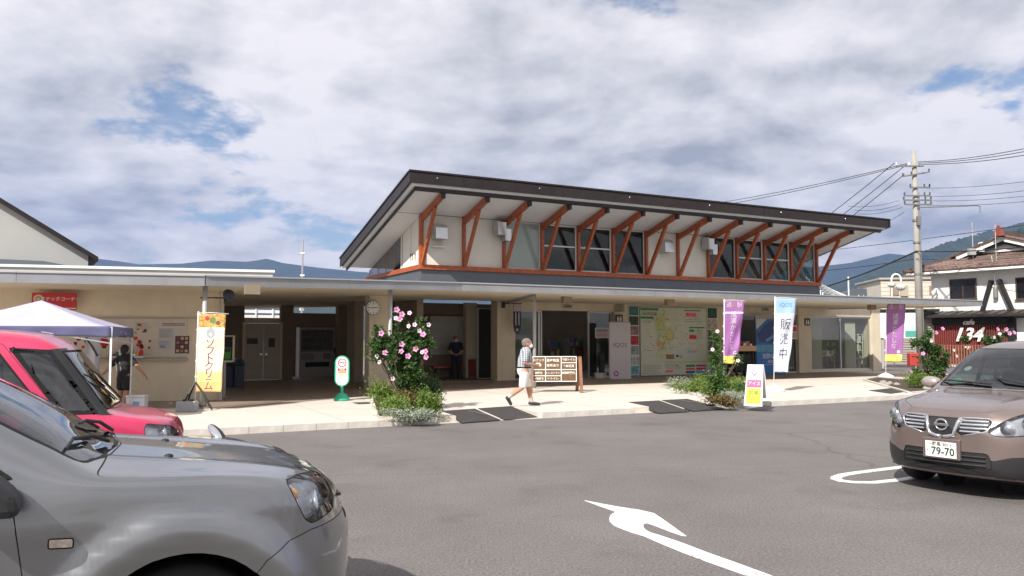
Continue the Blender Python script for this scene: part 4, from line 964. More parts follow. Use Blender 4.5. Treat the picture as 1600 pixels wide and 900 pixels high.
# ---- pink tall hatchback ------------------------------------------------------------------------------
pink = paintmat('pink_paint', (.60, .035, .115), .25, .30, .05)
PK = [[0.00, .30, .46, .54, .34, .58, .44, .58, .52, .54, .60, .42, .64, .22, .66, .665],
      [0.04, .26, .54, .63, .30, .66, .44, .66, .56, .63, .69, .50, .75, .28, .77, .775],
      [0.10, .24, .58, .68, .28, .705, .45, .70, .62, .67, .77, .56, .825, .30, .84, .845],
      [0.25, .22, .62, .71, .28, .73, .48, .73, .68, .70, .84, .61, .875, .34, .89, .895],
      [0.52, .20, .64, .72, .28, .738, .50, .738, .72, .71, .89, .635, .92, .36, .935, .94],
      [0.66, .20, .64, .72, .28, .738, .50, .738, .74, .71, .91, .64, .95, .36, .97, .975],
      [0.76, .20, .64, .72, .28, .738, .50, .738, .76, .71, .92, .635, 1.07, .36, 1.10, 1.11],
      [0.95, .20, .64, .72, .28, .738, .50, .738, .78, .71, .93, .61, 1.33, .36, 1.38, 1.39],
      [1.15, .20, .64, .72, .28, .738, .50, .738, .78, .71, .94, .59, 1.56, .35, 1.62, 1.63],
      [1.40, .20, .64, .72, .28, .738, .50, .738, .78, .71, .95, .575, 1.66, .34, 1.73, 1.74],
      [1.90, .20, .64, .72, .28, .738, .50, .738, .78, .71, .95, .565, 1.70, .34, 1.77, 1.78],
      [2.40, .20, .64, .72, .28, .738, .50, .738, .78, .71, .96, .56, 1.70, .34, 1.77, 1.78],
      [3.00, .20, .64, .72, .28, .738, .50, .738, .80, .71, .98, .56, 1.67, .34, 1.74, 1.75],
      [3.28, .26, .62, .70, .32, .72, .50, .72, .80, .69, .98, .57, 1.50, .32, 1.56, 1.57],
      [3.38, .34, .54, .62, .38, .65, .50, .65, .74, .62, .90, .5, 1.0, .28, 1.03, 1.04]]
PPOSE = (-3.58, 8.76, 20)
pc = Car('pink_hatchback', 'pink tall hatchback parked behind the silver SUV', 'car', (PPOSE[0], PPOSE[1], 0), rad(PPOSE[2]), PK, pink, ((.66, 2.98), .285), bow=(.17, .45, .1), flare=(.012, .34, .06), nd=110)
arches(pc, .315, blackm)
for sg in (-1, 1):
    def hc(c, n, sg=sg): return c.y * sg > .26 and c.x > -.6 and c.z > .5 and (n.x > .02 or n.y * sg > .2)
    pc.carve('headlight_%d' % (sg + 2), rounded([(-.04, .60), (-.04, .72), (-.12, .80), (-.33, .845), (-.35, .76), (-.30, .67), (-.18, .61)], .025), (0, 2), hc, gap=.006)
    pc.carve('door_%d' % (sg + 2), rounded([(-.98, .34), (-.90, .62), (-1.06, .93), (-1.62, 1.64), (-1.95, 1.65), (-1.95, .34)], .03), (0, 2), side(sg), gap=.005)
    pc.carve('side_window_%d' % (sg + 2), rounded([(-1.19, .965), (-1.66, 1.585), (-1.90, 1.59), (-1.90, .975)], .03), (0, 2), lambda c, n, sg=sg: c.y * sg > .4, over=(0, 'door_%d' % (sg + 2)), gap=.02)
    pc.carve('quarter_window_%d' % (sg + 2), rounded([(-.75, .945), (-1.08, .945), (-1.57, 1.60), (-1.20, 1.575)], .02), (0, 2), lambda c, n, sg=sg: c.y * sg > .4 and n.y * sg > .3, gap=.045)
    pc.carve('side_window_%d' % (sg + 4), rounded([(-2.02, .985), (-2.02, 1.59), (-2.95, 1.57), (-3.05, 1.01)], .03), (0, 2), lambda c, n, sg=sg: c.y * sg > .4, gap=.02)
pc.carve('windscreen', rounded([(-.645, .985), (.645, .985), (.56, 1.57), (-.56, 1.57)], .05), (1, 2), lambda c, n: -1.6 < c.x < -.6 and n.x > .15, over=(0,), gap=.03)
pc.carve('bonnet', rounded([(-.08, -.3), (-.08, .3), (-.24, .55), (-.5, .65), (-.70, .66), (-.64, 0), (-.70, -.66), (-.5, -.65), (-.24, -.55)], .04), (0, 1), lambda c, n: c.z > .72 and n.z > .15 and c.x > -.76, gap=.006, depth=-.003)
pc.carve('grille', rounded([(-.36, .56), (.36, .56), (.34, .66), (-.34, .66)], .02), (1, 2), frontc(.4), gap=.006, depth=-.02)
for sg in (-1, 1): pc.carve('a_pillar_%d' % (sg + 2), [(-.60, .93), (-.74, .935), (-.80, .95), (-1.26, 1.575), (-1.05, 1.60)], (0, 2), lambda c, n, sg=sg: c.y * sg > .35 and n.z < .93)
pm = pc.finish({'a_pillar_1': trim, 'a_pillar_3': trim, 'windscreen': wind_g, 'side_window_1': dark_g, 'side_window_3': dark_g, 'side_window_5': dark_g, 'quarter_window_1': dark_g, 'quarter_window_3': dark_g, 'grille': trim, 'panel_gap': gapm, 'headlight_1': lampglass, 'headlight_3': lampglass})
for sg in (-1, 1):
    c = pm['headlight_%d' % (sg + 2)]; me0 = c.data
    MB().add([v.co + Vector((-.05, -.04 * sg, -.005)) for v in me0.vertices], [tuple(p.vertices) for p in me0.polygons]).build('lamp_housing', mat('lamp_housing_bright', (.6, .6, .6), .3, .6, var=.4, scale=14), c, smooth=True)
    MB().lathe([(.01, -.05), (.04, -.03), (.065, .02), (.065, .025)], 20).build('lamp_bowl', reflector, c, smooth=True, loc=(-.17, .56 * sg, .72), rot=(0, rad(75), rad(20 * sg)))
# black A pillars, trim and interior
interior(pc, .85, 2.9, .62, .40, .98, 1.12, .56); steering(pc, 1.15, -.32, 1.0)
for w in (.66, 2.98):
    for sg in (-1, 1): wheel(pc, w, .285, .155, sg, mat('wheel_cover', (.5, .5, .52), .4, .5), rubber, 7)
mirror(pc, 1.22, -.72, 1.0, -1, pink, (.10, .13, .08)); mirror(pc, 1.22, .72, 1.0, 1, pink, (.09, .12, .075))
for a, b in (((.71, .45), (.88, -.05)), ((.71, -.05), (.88, -.45))):
    p0 = onglass(pc, *a, .02); p1 = onglass(pc, *b, .03); MB().tube([p0, p1], .009, 6).tube([onglass(pc, b[0] - .07, b[1] + .25, .012), p1, onglass(pc, b[0] + .05, b[1] - .1, .012)], .008, 6).build('wiper', trim, pc.root)
h, nn = pc.snap((-.62, -2, .74), (0, 1, 0))
text('side_emblem', 'COLLECTION', .035, chrome, pc.root, h + Vector((-.0, -.004, .0)), (math.pi / 2, 0, 0), .002, sx=1.1)
MB().box(-3.1, -.3, -.5, .5, .19, .22).build('underbody', blackm, pc.root)

# ---- brown crossover at the right -----------------------------------------------------------------------
brown = paintmat('brown_paint', (.25, .195, .178), .65, .30)
DU = [[0.00, .34, .44, .52, .38, .56, .46, .56, .56, .52, .66, .42, .70, .24, .72, .725],
      [0.03, .26, .54, .64, .32, .68, .46, .68, .58, .64, .70, .52, .77, .28, .80, .81],
      [0.08, .23, .60, .72, .30, .76, .46, .75, .62, .71, .76, .58, .835, .32, .87, .88],
      [0.18, .21, .66, .80, .28, .83, .48, .82, .68, .77, .835, .64, .90, .36, .93, .94],
      [0.40, .19, .72, .85, .26, .875, .50, .87, .76, .82, .925, .69, .965, .40, .985, .995],
      [0.80, .18, .75, .875, .26, .888, .52, .888, .80, .83, .96, .715, 1.01, .42, 1.045, 1.055],
      [1.10, .18, .76, .88, .26, .89, .54, .89, .84, .84, .99, .72, 1.045, .42, 1.085, 1.095],
      [1.22, .18, .76, .88, .26, .89, .54, .89, .85, .84, 1.005, .72, 1.08, .42, 1.13, 1.14],
      [1.45, .18, .76, .88, .26, .89, .54, .89, .86, .84, 1.02, .70, 1.21, .42, 1.29, 1.305],
      [1.75, .18, .76, .88, .26, .89, .54, .89, .87, .835, 1.03, .675, 1.39, .41, 1.49, 1.505],
      [2.05, .18, .76, .88, .26, .89, .54, .89, .88, .83, 1.04, .65, 1.52, .40, 1.605, 1.62],
      [2.50, .18, .76, .88, .26, .89, .54, .89, .90, .83, 1.06, .64, 1.57, .40, 1.65, 1.665],
      [3.20, .18, .76, .88, .26, .89, .54, .89, .92, .83, 1.09, .63, 1.55, .40, 1.63, 1.645],
      [3.90, .22, .74, .86, .30, .88, .54, .88, .92, .81, 1.11, .60, 1.40, .38, 1.48, 1.49],
      [4.20, .28, .70, .80, .36, .83, .56, .83, .90, .77, 1.06, .6, 1.12, .36, 1.15, 1.16],
      [4.31, .40, .60, .70, .44, .74, .56, .74, .80, .68, .88, .52, .92, .3, .94, .95]]
def du_extra(d, y, z):
    z2 = z + (math.exp(-((abs(y) - (.40 + .16 * min(d, 1.2))) / .05)**2) * .016 if z > .80 and .15 < d < 1.15 else 0)
    return y, z2
DPOSE = (4.62, 8.62, 213.7)
dc_ = Car('brown_crossover', 'brown crossover facing the camera at the right edge with white number plate', 'car', (DPOSE[0], DPOSE[1], 0), rad(DPOSE[2]), DU, brown, ((.87, 3.50), .345), bow=(.34, .75, .2), flare=(.022, .43, .07), extra=du_extra)
arches(dc_, .385, blackm)
for sg in (-1, 1):
    def hc(c, n, sg=sg): return c.y * sg > .38 and c.x > -.95 and (n.x > .02 or n.y * sg > .2) and c.z > .6
    dc_.carve('headlight_%d' % (sg + 2), rounded([(sg * .44, .715), (sg * .46, .76), (sg * .62, .885), (sg * .78, .955), (sg * .86, .965), (sg * .88, .82), (sg * .80, .70), (sg * .6, .675), (sg * .5, .68)], .03), (1, 2), hc, gap=.006)
    dc_.carve('door_%d' % (sg + 2), rounded([(-1.42, .34), (-1.36, .6), (-1.44, 1.03), (-2.45, 1.06), (-2.45, .34)], .03), (0, 2), side(sg), gap=.005)
    dc_.carve('side_window_%d' % (sg + 2), rounded([(-1.48, 1.07), (-2.06, 1.46), (-2.42, 1.50), (-2.42, 1.09)], .03), (0, 2), lambda c, n, sg=sg: c.y * sg > .4, gap=.02)
    dc_.carve('side_window_%d' % (sg + 4), rounded([(-2.50, 1.09), (-2.50, 1.50), (-3.3, 1.45), (-3.5, 1.16)], .03), (0, 2), lambda c, n, sg=sg: c.y * sg > .4, gap=.02)
dc_.carve('lower_grille', rounded([(-.47, .33), (.47, .33), (.47, .42), (.44, .50), (-.44, .50), (-.47, .42)], .03), (1, 2), frontc(.5), gap=.01, depth=-.015)
dc_.carve('lower_trim', [(-.95, .15), (.95, .15), (.95, .50), (.62, .47), (.50, .43), (-.50, .43), (-.62, .47), (-.95, .50)], (1, 2), lambda c, n: c.x > -.52 and n.x > -.05 and n.z > -.7, gap=.004)
for sg in (-1, 1): dc_.carve('grille_%d' % (sg + 2), rounded([(sg * .155, .70), (sg * .215, .84), (sg * .44, .845), (sg * .475, .81), (sg * .42, .725), (sg * .2, .665)], .02), (1, 2), frontc(.5), gap=.014, depth=-.01)
dc_.carve('grille_2', rounded([(-.125, .66), (-.165, .845), (.165, .845), (.125, .66)], .02), (1, 2), frontc(.5), gap=.004, depth=-.01)
dc_.carve('windscreen', rounded([(-.70, 1.11), (.70, 1.11), (.575, 1.565), (-.575, 1.565)], .05), (1, 2), lambda c, n: -2.3 < c.x < -1.1 and n.x > .15, gap=.022)
dc_.carve('bonnet', rounded([(-.17, -.42), (-.115, 0), (-.17, .42), (-.45, .66), (-.9, .76), (-1.18, .765), (-1.10, 0), (-1.18, -.765), (-.9, -.76), (-.45, -.66)], .04), (0, 1), lambda c, n: c.z > .80 and n.z > .15 and c.x > -1.25, gap=.006, depth=-.003)
dm_ = dc_.finish({'windscreen': wind_g, 'side_window_1': dark_g, 'side_window_3': dark_g, 'side_window_5': dark_g, 'grille_1': trim, 'grille_2': trim, 'grille_3': trim, 'lower_grille': trim, 'lower_trim': trim, 'fog_recess_1': trim, 'fog_recess_3': trim, 'panel_gap': gapm, 'headlight_1': lampglass, 'headlight_3': lampglass})
for sg in (-1, 1):
    c = dm_['headlight_%d' % (sg + 2)]; me0 = c.data
    MB().add([v.co + Vector((-.055, -.03 * sg, -.004)) for v in me0.vertices], [tuple(p.vertices) for p in me0.polygons]).build('lamp_housing', mat('lamp_housing_light', (.5, .5, .5), .3, .7, var=.3, scale=12), c, smooth=True)
    for yy, zz_, r in ((.58, .765, .07), (.72, .81, .065)):
        h, nn = dc_.snap((1, yy * sg, zz_), (-1, 0, 0))
        MB().lathe([(.01, -.05), (r * .6, -.03), (r, .02), (r, .028)], 24).build('lamp_bowl', reflector, c, smooth=True, loc=h + Vector((-.055, 0, 0)), rot=(0, rad(80), rad(15 * sg)))
        MB().ell(h + Vector((-.06, 0, 0)), (.035, .028, .028), 12, 8).build('bulb', mat('lamp_bulb', (.7, .7, .72), .1, .5), c, smooth=True)
    # horizontal chrome bars of the grille
    for i in range(4):
        z = .712 + i * .037; pts = []
        for k in range(9):
            y = (.19 + .25 * k / 8) * sg
            if i == 0 and k > 6: break
            h, nn = dc_.snap((1, y, z), (-1, 0, 0)); pts.append(h + Vector((.0, 0, 0)))
        MB().tube(pts, .0105, 6).build('grille_bar', reflector, dm_['grille_%d' % (sg + 2)])
    pts = []
    for y, z in ((.185, .848), (.165, .80), (.145, .72), (.13, .665), (.06, .645), (0, .642)):
        h, nn = dc_.snap((1, y * sg, z), (-1, 0, 0)); pts.append(h + Vector((.004, 0, 0)))
    MB().tube(pts, .021, 8).build('grille_v_surround', chrome, dc_.root, smooth=True)
    pts = []
    for k in range(11):
        y, z = [(.18, .85), (.3, .853), (.44, .85), (.485, .812), (.43, .72), (.2, .662)][min(5, k // 2)] if k % 2 == 0 else [tuple((Vector(a) + Vector(b)) / 2) for a, b in zip([(.18, .85), (.3, .853), (.44, .85), (.485, .812), (.43, .72)], [(.3, .853), (.44, .85), (.485, .812), (.43, .72), (.2, .662)])][k // 2]
        h, nn = dc_.snap((1, y * sg, z), (-1, 0, 0)); pts.append(h)
    MB().tube(pts, .008, 6).build('grille_rim', reflector, dc_.root, smooth=True)
# badge: ring with a bar
h, nn = dc_.snap((1, 0, .765), (-1, 0, 0)); c0 = h + Vector((.012, 0, 0))
MB().tube([c0 + Vector((0, .062 * math.cos(t), .055 * math.sin(t))) for t in [2 * math.pi * k / 32 for k in range(33)]], .010, 8).build('badge_ring', chrome, dc_.root, smooth=True)
MB().box(c0.x - .006, c0.x + .012, -.078, .078, c0.z - .013, c0.z + .013).build('badge_bar', chrome, dc_.root, bevel=.003)
# number plate
h, nn = dc_.snap((1, 0, .50), (-1, 0, 0)); PX = h.x + .03; PZ = .50
pl = MB().box(PX - .006, PX, -.165, .165, PZ - .0825, PZ + .0825).build('number_plate', white_p, dc_.root, bevel=.004)
MB().box(PX - .05, PX - .007, -.2, .2, PZ - .10, PZ + .12).build('plate_mount', brown, dc_.root, bevel=.01)
plt = mat('plate_print', (.03, .06, .04), .6)
R3 = (math.pi / 2, 0, math.pi / 2)
text('plate_text', '79-70', .115, plt, pl, (PX + .001, .022, PZ - .022), R3, .0012, bold=.0025, sx=.93); text('plate_text', '群馬 301', .048, plt, pl, (PX + .001, 0, PZ + .053), R3, .0012, bold=.0006)
text('plate_text', '・', .06, plt, pl, (PX + .001, -.142, PZ - .02), R3, .0012)
for y in (-.11, .11): MB().cyl((PX, y, PZ + .055), (PX + .006, y, PZ + .055), .007, n=8).build('plate_bolt', steel, pl)
for i in range(3):
    pts = []
    for k in range(9):
        y = -.42 + .105 * k; h, nn = dc_.snap((1, y, .365 + i * .045), (-1, 0, 0)); pts.append(h)
    MB().tube(pts, .008, 5).build('lower_bar', trim, dm_['lower_grille'])
interior(dc_, 1.42, 3.9, .76, .42, 1.08, 1.16); steering(dc_, 1.80, -.36, 1.0)
for w in (.87, 3.50):
    for sg in (-1, 1): wheel(dc_, w, .345, .215, sg, alloy, rubber)
mirror(dc_, 1.58, -.86, 1.13, -1, paintmat('mirror_champagne', (.45, .38, .35), .5, .28), (.07, .12, .075)); mirror(dc_, 1.58, .86, 1.13, 1, MATS['mirror_champagne'], (.07, .12, .075))
for a, b in (((1.22, .62), (1.30, .05)), ((1.22, -.05), (1.30, -.58))):
    p0 = onglass(dc_, *a, .02); p1 = onglass(dc_, *b, .03); MB().tube([p0, p1], .010, 6).tube([onglass(dc_, b[0] - .05, b[1] + .3, .012), p1, onglass(dc_, b[0] + .03, b[1] - .08, .012)], .008, 6).build('wiper', trim, dc_.root)
# stickers behind the windscreen
gs = mat('green_sticker', (.05, .5, .32), .6); ws_ = mat('pale_sticker', (.55, .68, .62), .6)
for y, z, r, m_ in ((-.50, 1.19, .05, gs), (-.46, 1.33, .045, ws_)):
    h, nn = dc_.snap((1, y, z), (-1, 0, 0)); c0 = h - nn * .012; t1 = nn.cross(Vector((0, 1, 0))).normalized(); t2 = nn.cross(t1)
    MB().add([c0 + t1 * r * math.cos(a) + t2 * r * math.sin(a) for a in [2 * math.pi * k / 20 for k in range(20)]], [tuple(range(20))]).build('windscreen_sticker', m_, dc_.root)
MB().box(-1.80, -1.76, -.12, .12, 1.42, 1.48).build('rear_view_mirror', trim, dc_.root, bevel=.01)
MB().box(-4.0, -.4, -.6, .6, .17, .21).build('underbody', blackm, dc_.root)
# ---------------------------------------------------------------- people: one continuous body each, clothes as children
skin_m = mat('skin_tanned', (.44, .22, .14), .5, var=.08, scale=20); skin_l = mat('skin_light', (.55, .33, .24), .5, var=.06, scale=20)
def cone(mb, p0, p1, r0, r1, n=14):
    p0 = Vector(p0); p1 = Vector(p1); mb.cyl(p0, p1, r0, r1, n); mb.ell(p0, (r0, r0, r0), n, 8); mb.ell(p1, (r1, r1, r1), n, 8)
def solid(name, mb, m, parent, vox, sm=6):
    o = mb.build(name, m, parent, smooth=True)
    r = o.modifiers.new('remesh', 'REMESH'); r.mode = 'VOXEL'; r.voxel_size = vox; r.use_smooth_shade = True
    s_ = o.modifiers.new('smooth', 'SMOOTH'); s_.iterations = sm; s_.factor = .5
    return o
def hand(mb, wrist, fwd, palmn, side_, grip=.4, sc=1.):
    """palm with five bent fingers; fwd = along the hand, palmn = out of the palm, side_ = +1/-1 thumb side"""
    f = Vector(fwd).normalized(); n = (Vector(palmn) - f * Vector(palmn).dot(f)).normalized(); u = f.cross(n) * side_; w = Vector(wrist)
    rot = Matrix((u, f, n)).transposed()
    mb.ell(w + f * .045 * sc, (.042 * sc, .052 * sc, .018 * sc), 14, 10, rot)
    for k, (off, L) in enumerate(((-.030, .065), (-.011, .078), (.009, .082), (.028, .074))):
        p = w + f * .085 * sc + u * off * -1 * sc; d = f.copy(); r = .0098 * sc
        for j, (fr, bend) in enumerate(((.45, grip * .6), (.32, grip * 1.3), (.23, grip * 1.0))):
            d = (d * math.cos(bend) + n * math.sin(bend)).normalized() if j == 0 else (d * math.cos(bend) + (n - d * n.dot(d)).normalized() * math.sin(bend)).normalized()
            q = p + d * L * fr * sc; cone(mb, p, q, r, r * .9, 8); p = q; r *= .92
    p = w + f * .03 * sc + u * .032 * sc
    for L, b in ((.04, .3), (.032, .7)):
        d = (f * .75 + u * (1 - b) + n * b).normalized(); q = p + d * L * sc; cone(mb, p, q, .0115 * sc, .010 * sc, 8); p = q
def head(mb, c, fw, r=.105, hgt=.118):
    """skull, face, nose, ears and neck; fw = facing direction"""
    fw = Vector(fw).normalized(); up = Vector((0, 0, 1)); sd = fw.cross(up).normalized(); c = Vector(c); rot = Matrix((sd, fw, up)).transposed()
    mb.ell(c + up * .012, (r * .76, r * .95, hgt), 22, 16, rot); mb.ell(c + fw * .02 - up * .05, (r * .58, r * .68, hgt * .62), 18, 12, rot)
    mb.ell(c + fw * .099 - up * .018, (.014, .018, .024), 10, 8, rot); mb.ell(c + fw * .085 - up * .072, (.028, .016, .010), 10, 8, rot); mb.ell(c + fw * .078 - up * .10, (.026, .02, .018), 10, 8, rot)
    mb.ell(c + fw * .088 + up * .022, (.045, .014, .010), 12, 8, rot)
    for s_ in (-1, 1): mb.ell(c + sd * s_ * r * .77 - fw * .005 - up * .012, (.011, .022, .032), 10, 8, rot)
    return sd, fw, up, rot
def features(c, fw, parent, iris=(.05, .03, .02)):
    fw = Vector(fw).normalized(); up = Vector((0, 0, 1)); sd = fw.cross(up).normalized(); c = Vector(c)
    for s_ in (-1, 1):
        MB().ell(c + fw * .087 + sd * s_ * .031 + up * .0, (.0135, .0135, .0095), 12, 8).build('eye', mat('eye_white', (.75, .72, .7), .3), parent, smooth=True)
        MB().ell(c + fw * .098 + sd * s_ * .031 + up * .0, (.006, .006, .0065), 8, 6).build('iris', mat('iris', iris, .2), parent, smooth=True)
        MB().beam(c + fw * .095 + sd * s_ * .016 + up * .026, c + fw * .087 + sd * s_ * .048 + up * .024, .008, .006).build('eyebrow', mat('brow', (.15, .12, .1), .8), parent)
def person(label, loc, rz, J, skin, hair_m, facing, clothing, group=None, vox=.0075, hands=True, grip=(.5, .5), palm=((0, 0, -1), (0, 0, -1)), scale=1.):
    t = thing('person', label, 'person', loc, rz, group); t.scale = (scale,) * 3
    b = MB(); P = {k: Vector(v) for k, v in J.items()}
    cone(b, P['pelvis'], P['chest'], .135, .145, 20); sh = (P['shL'] + P['shR']) / 2
    cone(b, P['shL'], P['shR'], .062, .062); cone(b, P['hipL'], P['hipR'], .105, .105); cone(b, P['chest'], sh, .14, .10, 18)
    cone(b, sh, P['head'] - Vector((0, 0, .06)), .062, .056)
    for s_ in 'LR':
        cone(b, P['sh' + s_], P['el' + s_], .052, .042); cone(b, P['el' + s_], P['wr' + s_], .042, .027)
        cone(b, P['hip' + s_], P['kn' + s_], .085, .056); cone(b, P['kn' + s_], P['kn' + s_] * .62 + P['an' + s_] * .38, .055, .056); cone(b, P['kn' + s_] * .62 + P['an' + s_] * .38, P['an' + s_], .056, .036)
        cone(b, P['an' + s_], P['toe' + s_], .038, .028)
        i = 0 if s_ == 'L' else 1
        hand(b, P['wr' + s_], (P['wr' + s_] - P['el' + s_]) if 'hd' + s_ not in P else P['hd' + s_], palm[i], 1 if s_ == 'L' else -1, grip[i])
    sd, fw, up, rot = head(b, P['head'], facing)
    body = solid('body', b, skin, t, vox, 4); features(P['head'], facing, body)
    h = MB(); c = P['head']
    h.ell(c + up * .038 - fw * .018, (.088, .108, .100), 20, 14, rot); h.ell(c - fw * .055 - up * .01, (.078, .06, .085), 16, 12, rot)
    for s_ in (-1, 1): h.ell(c + sd * s_ * .072 - fw * .02 + up * .012, (.016, .045, .045), 10, 8, rot)
    solid('hair', h, hair_m, t, .009, 3)
    clothing(t, P, sd, fw, up, rot)
    return t
def mask(t, P, fw, rot, up):
    m = MB(); c = P['head']; m.ell(c + fw * .072 - up * .055, (.062, .05, .052), 18, 12, rot)
    solid('face_mask', m, mat('mask_white', (.85, .86, .88), .8), t, .007, 3)
    sd = fw.cross(up)
    for s_ in (-1, 1): MB().tube([c + fw * .06 + sd * s_ * .055 - up * .03, c + sd * s_ * .083 + fw * .01 - up * .01], .0025, 5).build('mask_loop', white, t)
def shoe(t, P, s_, m, sole, flat=1):
    a, b = P['an' + s_], P['toe' + s_]; d = (b - a).normalized(); mb = MB(); cone(mb, a - d * .02 - Vector((0, 0, .02)), b, .048, .036); mb.ell(a - d * .03 - Vector((0, 0, .03)), (.046, .046, .04), 12, 8)
    o = solid('shoe', mb, m, t, .009, 3)
def plaidmat():
    m = mat('plaid_shirt', (.14, .17, .21), .85); t = m.node_tree; p = t.nodes['Principled BSDF']; g = t.nodes['Texture Coordinate'] if 'Texture Coordinate' in t.nodes else t.nodes.new('ShaderNodeTexCoord')
    cols = []
    prev = None
    for d in ('X', 'Z'):
        w = t.nodes.new('ShaderNodeTexWave'); w.bands_direction = d; w.inputs['Scale'].default_value = 6.5; w.inputs['Distortion'].default_value = .8; t.links.new(g.outputs['Object'], w.inputs['Vector'])
        r = t.nodes.new('ShaderNodeValToRGB'); r.color_ramp.elements[0].position = .35; r.color_ramp.elements[1].position = .6; r.color_ramp.elements[0].color = (.10, .13, .18, 1); r.color_ramp.elements[1].color = (.55, .56, .56, 1)
        t.links.new(w.outputs[0], r.inputs[0]); cols.append(r)
    mx = t.nodes.new('ShaderNodeMix'); mx.data_type = 'RGBA'; mx.blend_type = 'MIX'; mx.inputs[0].default_value = .5
    t.links.new(cols[0].outputs[0], mx.inputs[6]); t.links.new(cols[1].outputs[0], mx.inputs[7]); t.links.new(mx.outputs[2], p.inputs['Base Color']); return m
# --- elderly man walking to the right across the paving -----------------------------------------------
# local frame: +x = walking direction
J = dict(pelvis=(0, 0, .90), chest=(.03, 0, 1.14), shL=(.035, .17, 1.33), shR=(.035, -.17, 1.33), elL=(.0, .22, 1.07), elR=(-.02, -.22, 1.06), wrL=(.22, .15, 1.04), wrR=(.21, -.13, 1.02),
         hipL=(0, .085, .86), hipR=(0, -.085, .86), knL=(.10, .09, .49), knR=(-.05, -.09, .47), anL=(.17, .09, .09), anR=(-.36, -.09, .22), toeL=(.33, .10, .045), toeR=(-.30, -.10, .07), head=(.07, 0, 1.53))
def cl_man(t, P, sd, fw, up, rot):
    sh = plaidmat(); m = MB()
    cone(m, P['pelvis'] + Vector((0, 0, .06)), P['chest'], .155, .165, 20); cone(m, P['chest'], (P['shL'] + P['shR']) / 2 + Vector((0, 0, .012)), .165, .118, 18); cone(m, P['shL'], P['shR'], .076, .076)
    for s_ in 'LR': cone(m, P['sh' + s_], P['sh' + s_] * .25 + P['el' + s_] * .75, .074, .068)
    solid('checked_shirt', m, sh, t, .010, 6)
    s2 = MB(); cone(s2, P['pelvis'] + Vector((0, 0, .02)), (P['hipL'] + P['hipR']) / 2, .155, .155, 20)
    for s_ in 'LR': cone(s2, P['hip' + s_], P['hip' + s_] * .12 + P['kn' + s_] * .88, .104, .084, 16)
    solid('white_shorts', s2, mat('shorts_white', (.78, .77, .75), .85, var=.05, scale=12, bump=.4, bscale=18), t, .011, 5)
    MB().lathe([(.153, 0), (.158, .0), (.158, .035), (.153, .035)], 24, (P['pelvis'].x, 0, .935)).build('belt', trim, t)
    for s_ in 'LR':
        shoe(t, P, s_, mat('shoe_dark', (.03, .03, .03), .6), trim); k = MB(); a = P['an' + s_]; cone(k, a, a * .72 + P['kn' + s_] * .28, .042, .045); solid('sock', k, mat('sock_grey', (.45, .42, .40), .9), t, .010, 3)
    mask(t, P, fw, rot, up)
    f = MB(); w = (P['wrL'] + P['wrR']) / 2 + Vector((.09, 0, .0)); f.box(w.x - .05, w.x + .05, w.y - .04, w.y + .04, w.z - .025, w.z + .03); f.build('folded_paper', wfab, t, bevel=.01)
foot = gp(819, 635, .12)
man = person('elderly man in checked shirt, white shorts and face mask walking to the right', foot, rad(6), J, skin_m, mat('hair_grey', (.19, .15, .13), .9, var=.3, scale=30), (1, -.1, 0), cl_man, palm=((0, -1, 0), (0, 1, 0)), grip=(.9, .9)); man.scale = (1.08, 1.10, .95)
# --- child in black with arms held out --------------------------------------------------------------------
K = dict(pelvis=(0, 0, .72), chest=(0, 0, .93), shL=(0, .15, 1.08), shR=(0, -.15, 1.08), elL=(-.03, .34, .90), elR=(-.03, -.33, .91), wrL=(.0, .50, .76), wrR=(.0, -.48, .74),
         hipL=(0, .07, .68), hipR=(0, -.07, .68), knL=(.02, .085, .38), knR=(-.01, -.085, .38), anL=(-.02, .09, .07), anR=(-.06, -.09, .07), toeL=(.10, .11, .04), toeR=(.06, -.11, .04), head=(-.0, 0, 1.26))
def cl_child(t, P, sd, fw, up, rot):
    bk = mat('black_cotton', (.018, .018, .02), .9); m = MB()
    cone(m, P['pelvis'], P['chest'], .15, .15, 20); cone(m, P['chest'], (P['shL'] + P['shR']) / 2 + Vector((0, 0, .01)), .158, .115, 18); cone(m, P['shL'], P['shR'], .068, .068)
    for s_ in 'LR': cone(m, P['sh' + s_], P['sh' + s_] * .3 + P['el' + s_] * .7, .068, .062)
    solid('black_shirt', m, bk, t, .010, 5)
    s2 = MB(); cone(s2, P['pelvis'], (P['hipL'] + P['hipR']) / 2, .14, .14, 18)
    for s_ in 'LR': cone(s2, P['hip' + s_], P['hip' + s_] * .2 + P['kn' + s_] * .8, .105, .10, 16)
    solid('black_shorts', s2, bk, t, .011, 5)
    for s_ in 'LR': shoe(t, P, s_, mat('sandal_grey', (.2, .2, .2), .7), trim)
    for s_ in (-1, 1): MB().beam((.0 - .146, .05 * s_ + .07, 1.0), (-.15, .05 * s_ + .03, .8), .01, .004).build('shirt_stripe', wfab, t)
cpos = gp(196, 631, .12); cpos.z = .12
person('child in black shirt and shorts with both arms held out beside the tent leg', (-9.04, 18.6, .12), rad(80), K, skin_m, mat('hair_black', (.012, .010, .010), .7), (1, .1, 0), cl_child, palm=((0, 0, -1), (0, 0, -1)), grip=(.25, .25), scale=1.03)
